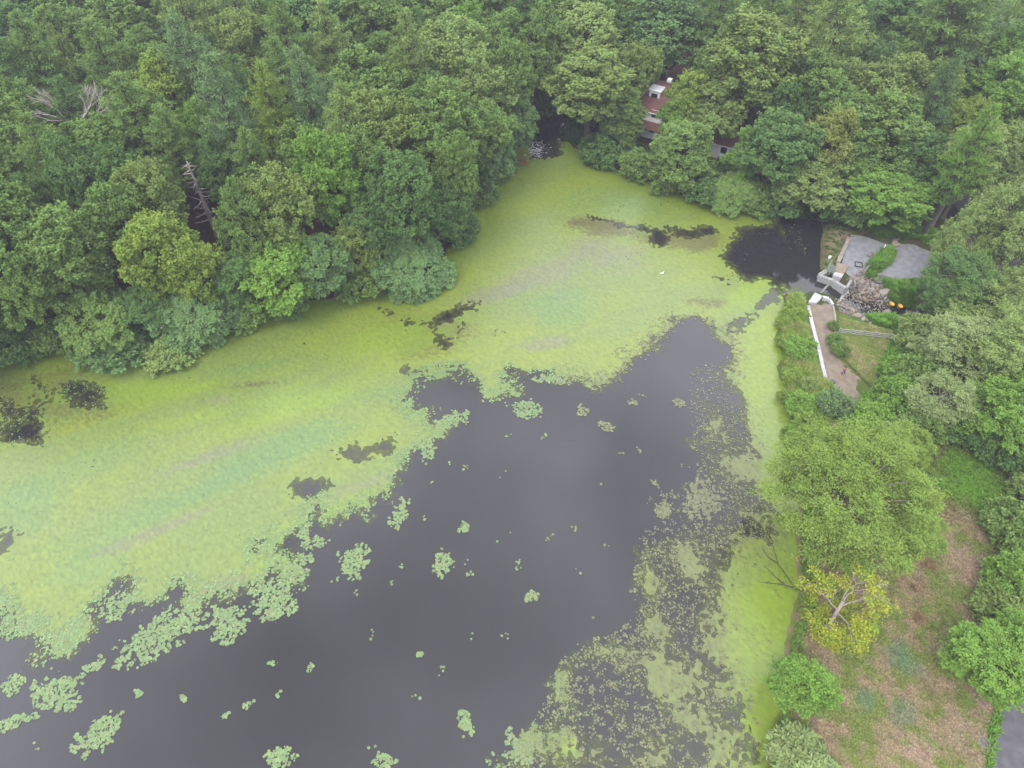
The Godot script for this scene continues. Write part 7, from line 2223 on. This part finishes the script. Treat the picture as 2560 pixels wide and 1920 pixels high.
func build_birds() -> void:
	var o := thing("white_bird", Vector3(19.57, 0.02, -69.13), "white bird floating on the green duckweed in mid pond", "bird")
	part("body", skin([[Vector3(-0.22, 0.10, 0), Vector3(0.20, 0.11, 0), 0.10, 0.15], [Vector3(-0.40, 0.17, 0), Vector3(-0.22, 0.12, 0), 0.03, 0.08], [Vector3(0.28, 0.14, 0), Vector3(0.34, 0.40, 0), 0.06, 0.035], [Vector3(0.34, 0.40, 0), Vector3(0.40, 0.43, 0), 0.05, 0.04]], 0.02, 0.06), plain(0.80, 0.80, 0.78, 0.7), o)
	part("bill", skin([[Vector3(0.42, 0.42, 0), Vector3(0.52, 0.40, 0), 0.022, 0.012]], 0.008, 0.01), mats.yellow, o)
	for s in [-1, 1]:
		part("wing", skin([[Vector3(0.12, 0.17, 0.10 * s), Vector3(-0.3, 0.18, 0.06 * s), 0.07, 0.025]], 0.015, 0.03), plain(0.76, 0.76, 0.74, 0.7), o)
	o.rotation.y = 0.4
	o.scale = Vector3.ONE * 0.66


func build_person() -> void:
	var at := Vector3(37.11, 0.63, -50.88)
	at.y = land_height(at.x, at.z) + 0.03
	var o := thing("person", at, "person with dark hair, pinkish top and blue shorts standing on the footpath", "person")
	o.rotation.y = 0.5
	var cloth := plain(0.24, 0.10, 0.11, 0.9)
	var shorts := plain(0.05, 0.065, 0.17, 0.9)
	var flesh := plain(0.46, 0.28, 0.20, 0.6)
	var hair := plain(0.03, 0.022, 0.018, 0.7)
	# bare body: head, neck, arms and legs in one skin; faces +z
	var b := [
		[Vector3(0, 1.00, 0), Vector3(0, 1.20, 0.0), 0.125, 0.12], [Vector3(0, 1.20, 0), Vector3(0, 1.38, -0.01), 0.12, 0.11], [Vector3(-0.13, 1.38, -0.01), Vector3(0.13, 1.38, -0.01), 0.065, 0.065],
		[Vector3(0, 1.40, -0.01), Vector3(0, 1.50, 0.01), 0.055, 0.052], [Vector3(0, 1.57, 0.015), Vector3(0, 1.64, 0.0), 0.075, 0.09], [Vector3(0, 1.53, 0.05), Vector3(0, 1.56, 0.045), 0.045, 0.05],
		[Vector3(-0.08, 0.98, 0), Vector3(0.08, 0.98, 0), 0.11, 0.11]]
	for s in [-1, 1]:
		b.append([Vector3(0.175 * s, 1.38, -0.01), Vector3(0.23 * s, 1.12, 0.0), 0.052, 0.040])
		b.append([Vector3(0.23 * s, 1.12, 0.0), Vector3(0.22 * s, 0.90, 0.12), 0.039, 0.028])
		b.append([Vector3(0.22 * s, 0.90, 0.12), Vector3(0.21 * s, 0.82, 0.15), 0.03, 0.034])
		b.append([Vector3(0.095 * s, 0.95, 0), Vector3(0.10 * s, 0.50, 0.02 + 0.06 * s), 0.088, 0.055])
		b.append([Vector3(0.10 * s, 0.50, 0.02 + 0.06 * s), Vector3(0.10 * s, 0.09, -0.01 + 0.05 * s), 0.056, 0.036])
		b.append([Vector3(0.10 * s, 0.05, -0.03 + 0.05 * s), Vector3(0.11 * s, 0.035, 0.13 + 0.05 * s), 0.042, 0.03])
		for k in 4:
			var x: float = 0.21 * s - 0.026 * s + 0.017 * s * k
			b.append([Vector3(x, 0.80, 0.15), Vector3(x, 0.755 - 0.006 * (1 - absi(k - 1)), 0.165), 0.0095, 0.008])
			b.append([Vector3(x, 0.755, 0.165), Vector3(x, 0.725, 0.160), 0.0085, 0.007])
		b.append([Vector3(0.185 * s, 0.84, 0.155), Vector3(0.17 * s, 0.80, 0.185), 0.011, 0.009])
	part("body", skin(b, 0.014, 0.035), flesh, o)
	part("hair", skin([[Vector3(0, 1.68, -0.02), Vector3(0, 1.60, -0.055), 0.088, 0.075], [Vector3(0, 1.60, -0.06), Vector3(0, 1.46, -0.075), 0.07, 0.05], [Vector3(-0.04, 1.70, 0.03), Vector3(0.04, 1.70, 0.03), 0.055, 0.055]], 0.014, 0.05), hair, o)
	part("nose", skin([[Vector3(0, 1.61, 0.095), Vector3(0, 1.585, 0.108), 0.009, 0.013]], 0.005, 0.01), flesh, o)
	part("mouth", skin([[Vector3(-0.02, 1.553, 0.093), Vector3(0.02, 1.553, 0.093), 0.006, 0.006]], 0.004, 0.005), cloth, o)
	for s in [-1, 1]:
		part("eye", skin([[Vector3(0.032 * s, 1.62, 0.085), Vector3(0.033 * s, 1.62, 0.086), 0.011, 0.011]], 0.005, 0.005), mats.dark, o)
		part("ear", skin([[Vector3(0.092 * s, 1.62, 0.0), Vector3(0.09 * s, 1.585, 0.005), 0.016, 0.011]], 0.006, 0.01), flesh, o)
	var top := [[Vector3(0, 1.03, 0), Vector3(0, 1.20, 0.0), 0.142, 0.137], [Vector3(0, 1.20, 0), Vector3(0, 1.35, -0.01), 0.137, 0.127], [Vector3(-0.13, 1.385, -0.01), Vector3(0.13, 1.385, -0.01), 0.074, 0.074]]
	for s in [-1, 1]:
		top.append([Vector3(0.17 * s, 1.385, -0.01), Vector3(0.205 * s, 1.24, -0.005), 0.066, 0.064])
	part("shirt", skin(top, 0.016, 0.03), cloth, o)
	var sh := [[Vector3(-0.08, 1.0, 0), Vector3(0.08, 1.0, 0), 0.13, 0.13]]
	for s in [-1, 1]:
		sh.append([Vector3(0.095 * s, 0.95, 0), Vector3(0.105 * s, 0.58, 0.02 + 0.05 * s), 0.108, 0.088])
	part("shorts", skin(sh, 0.016, 0.03), shorts, o)
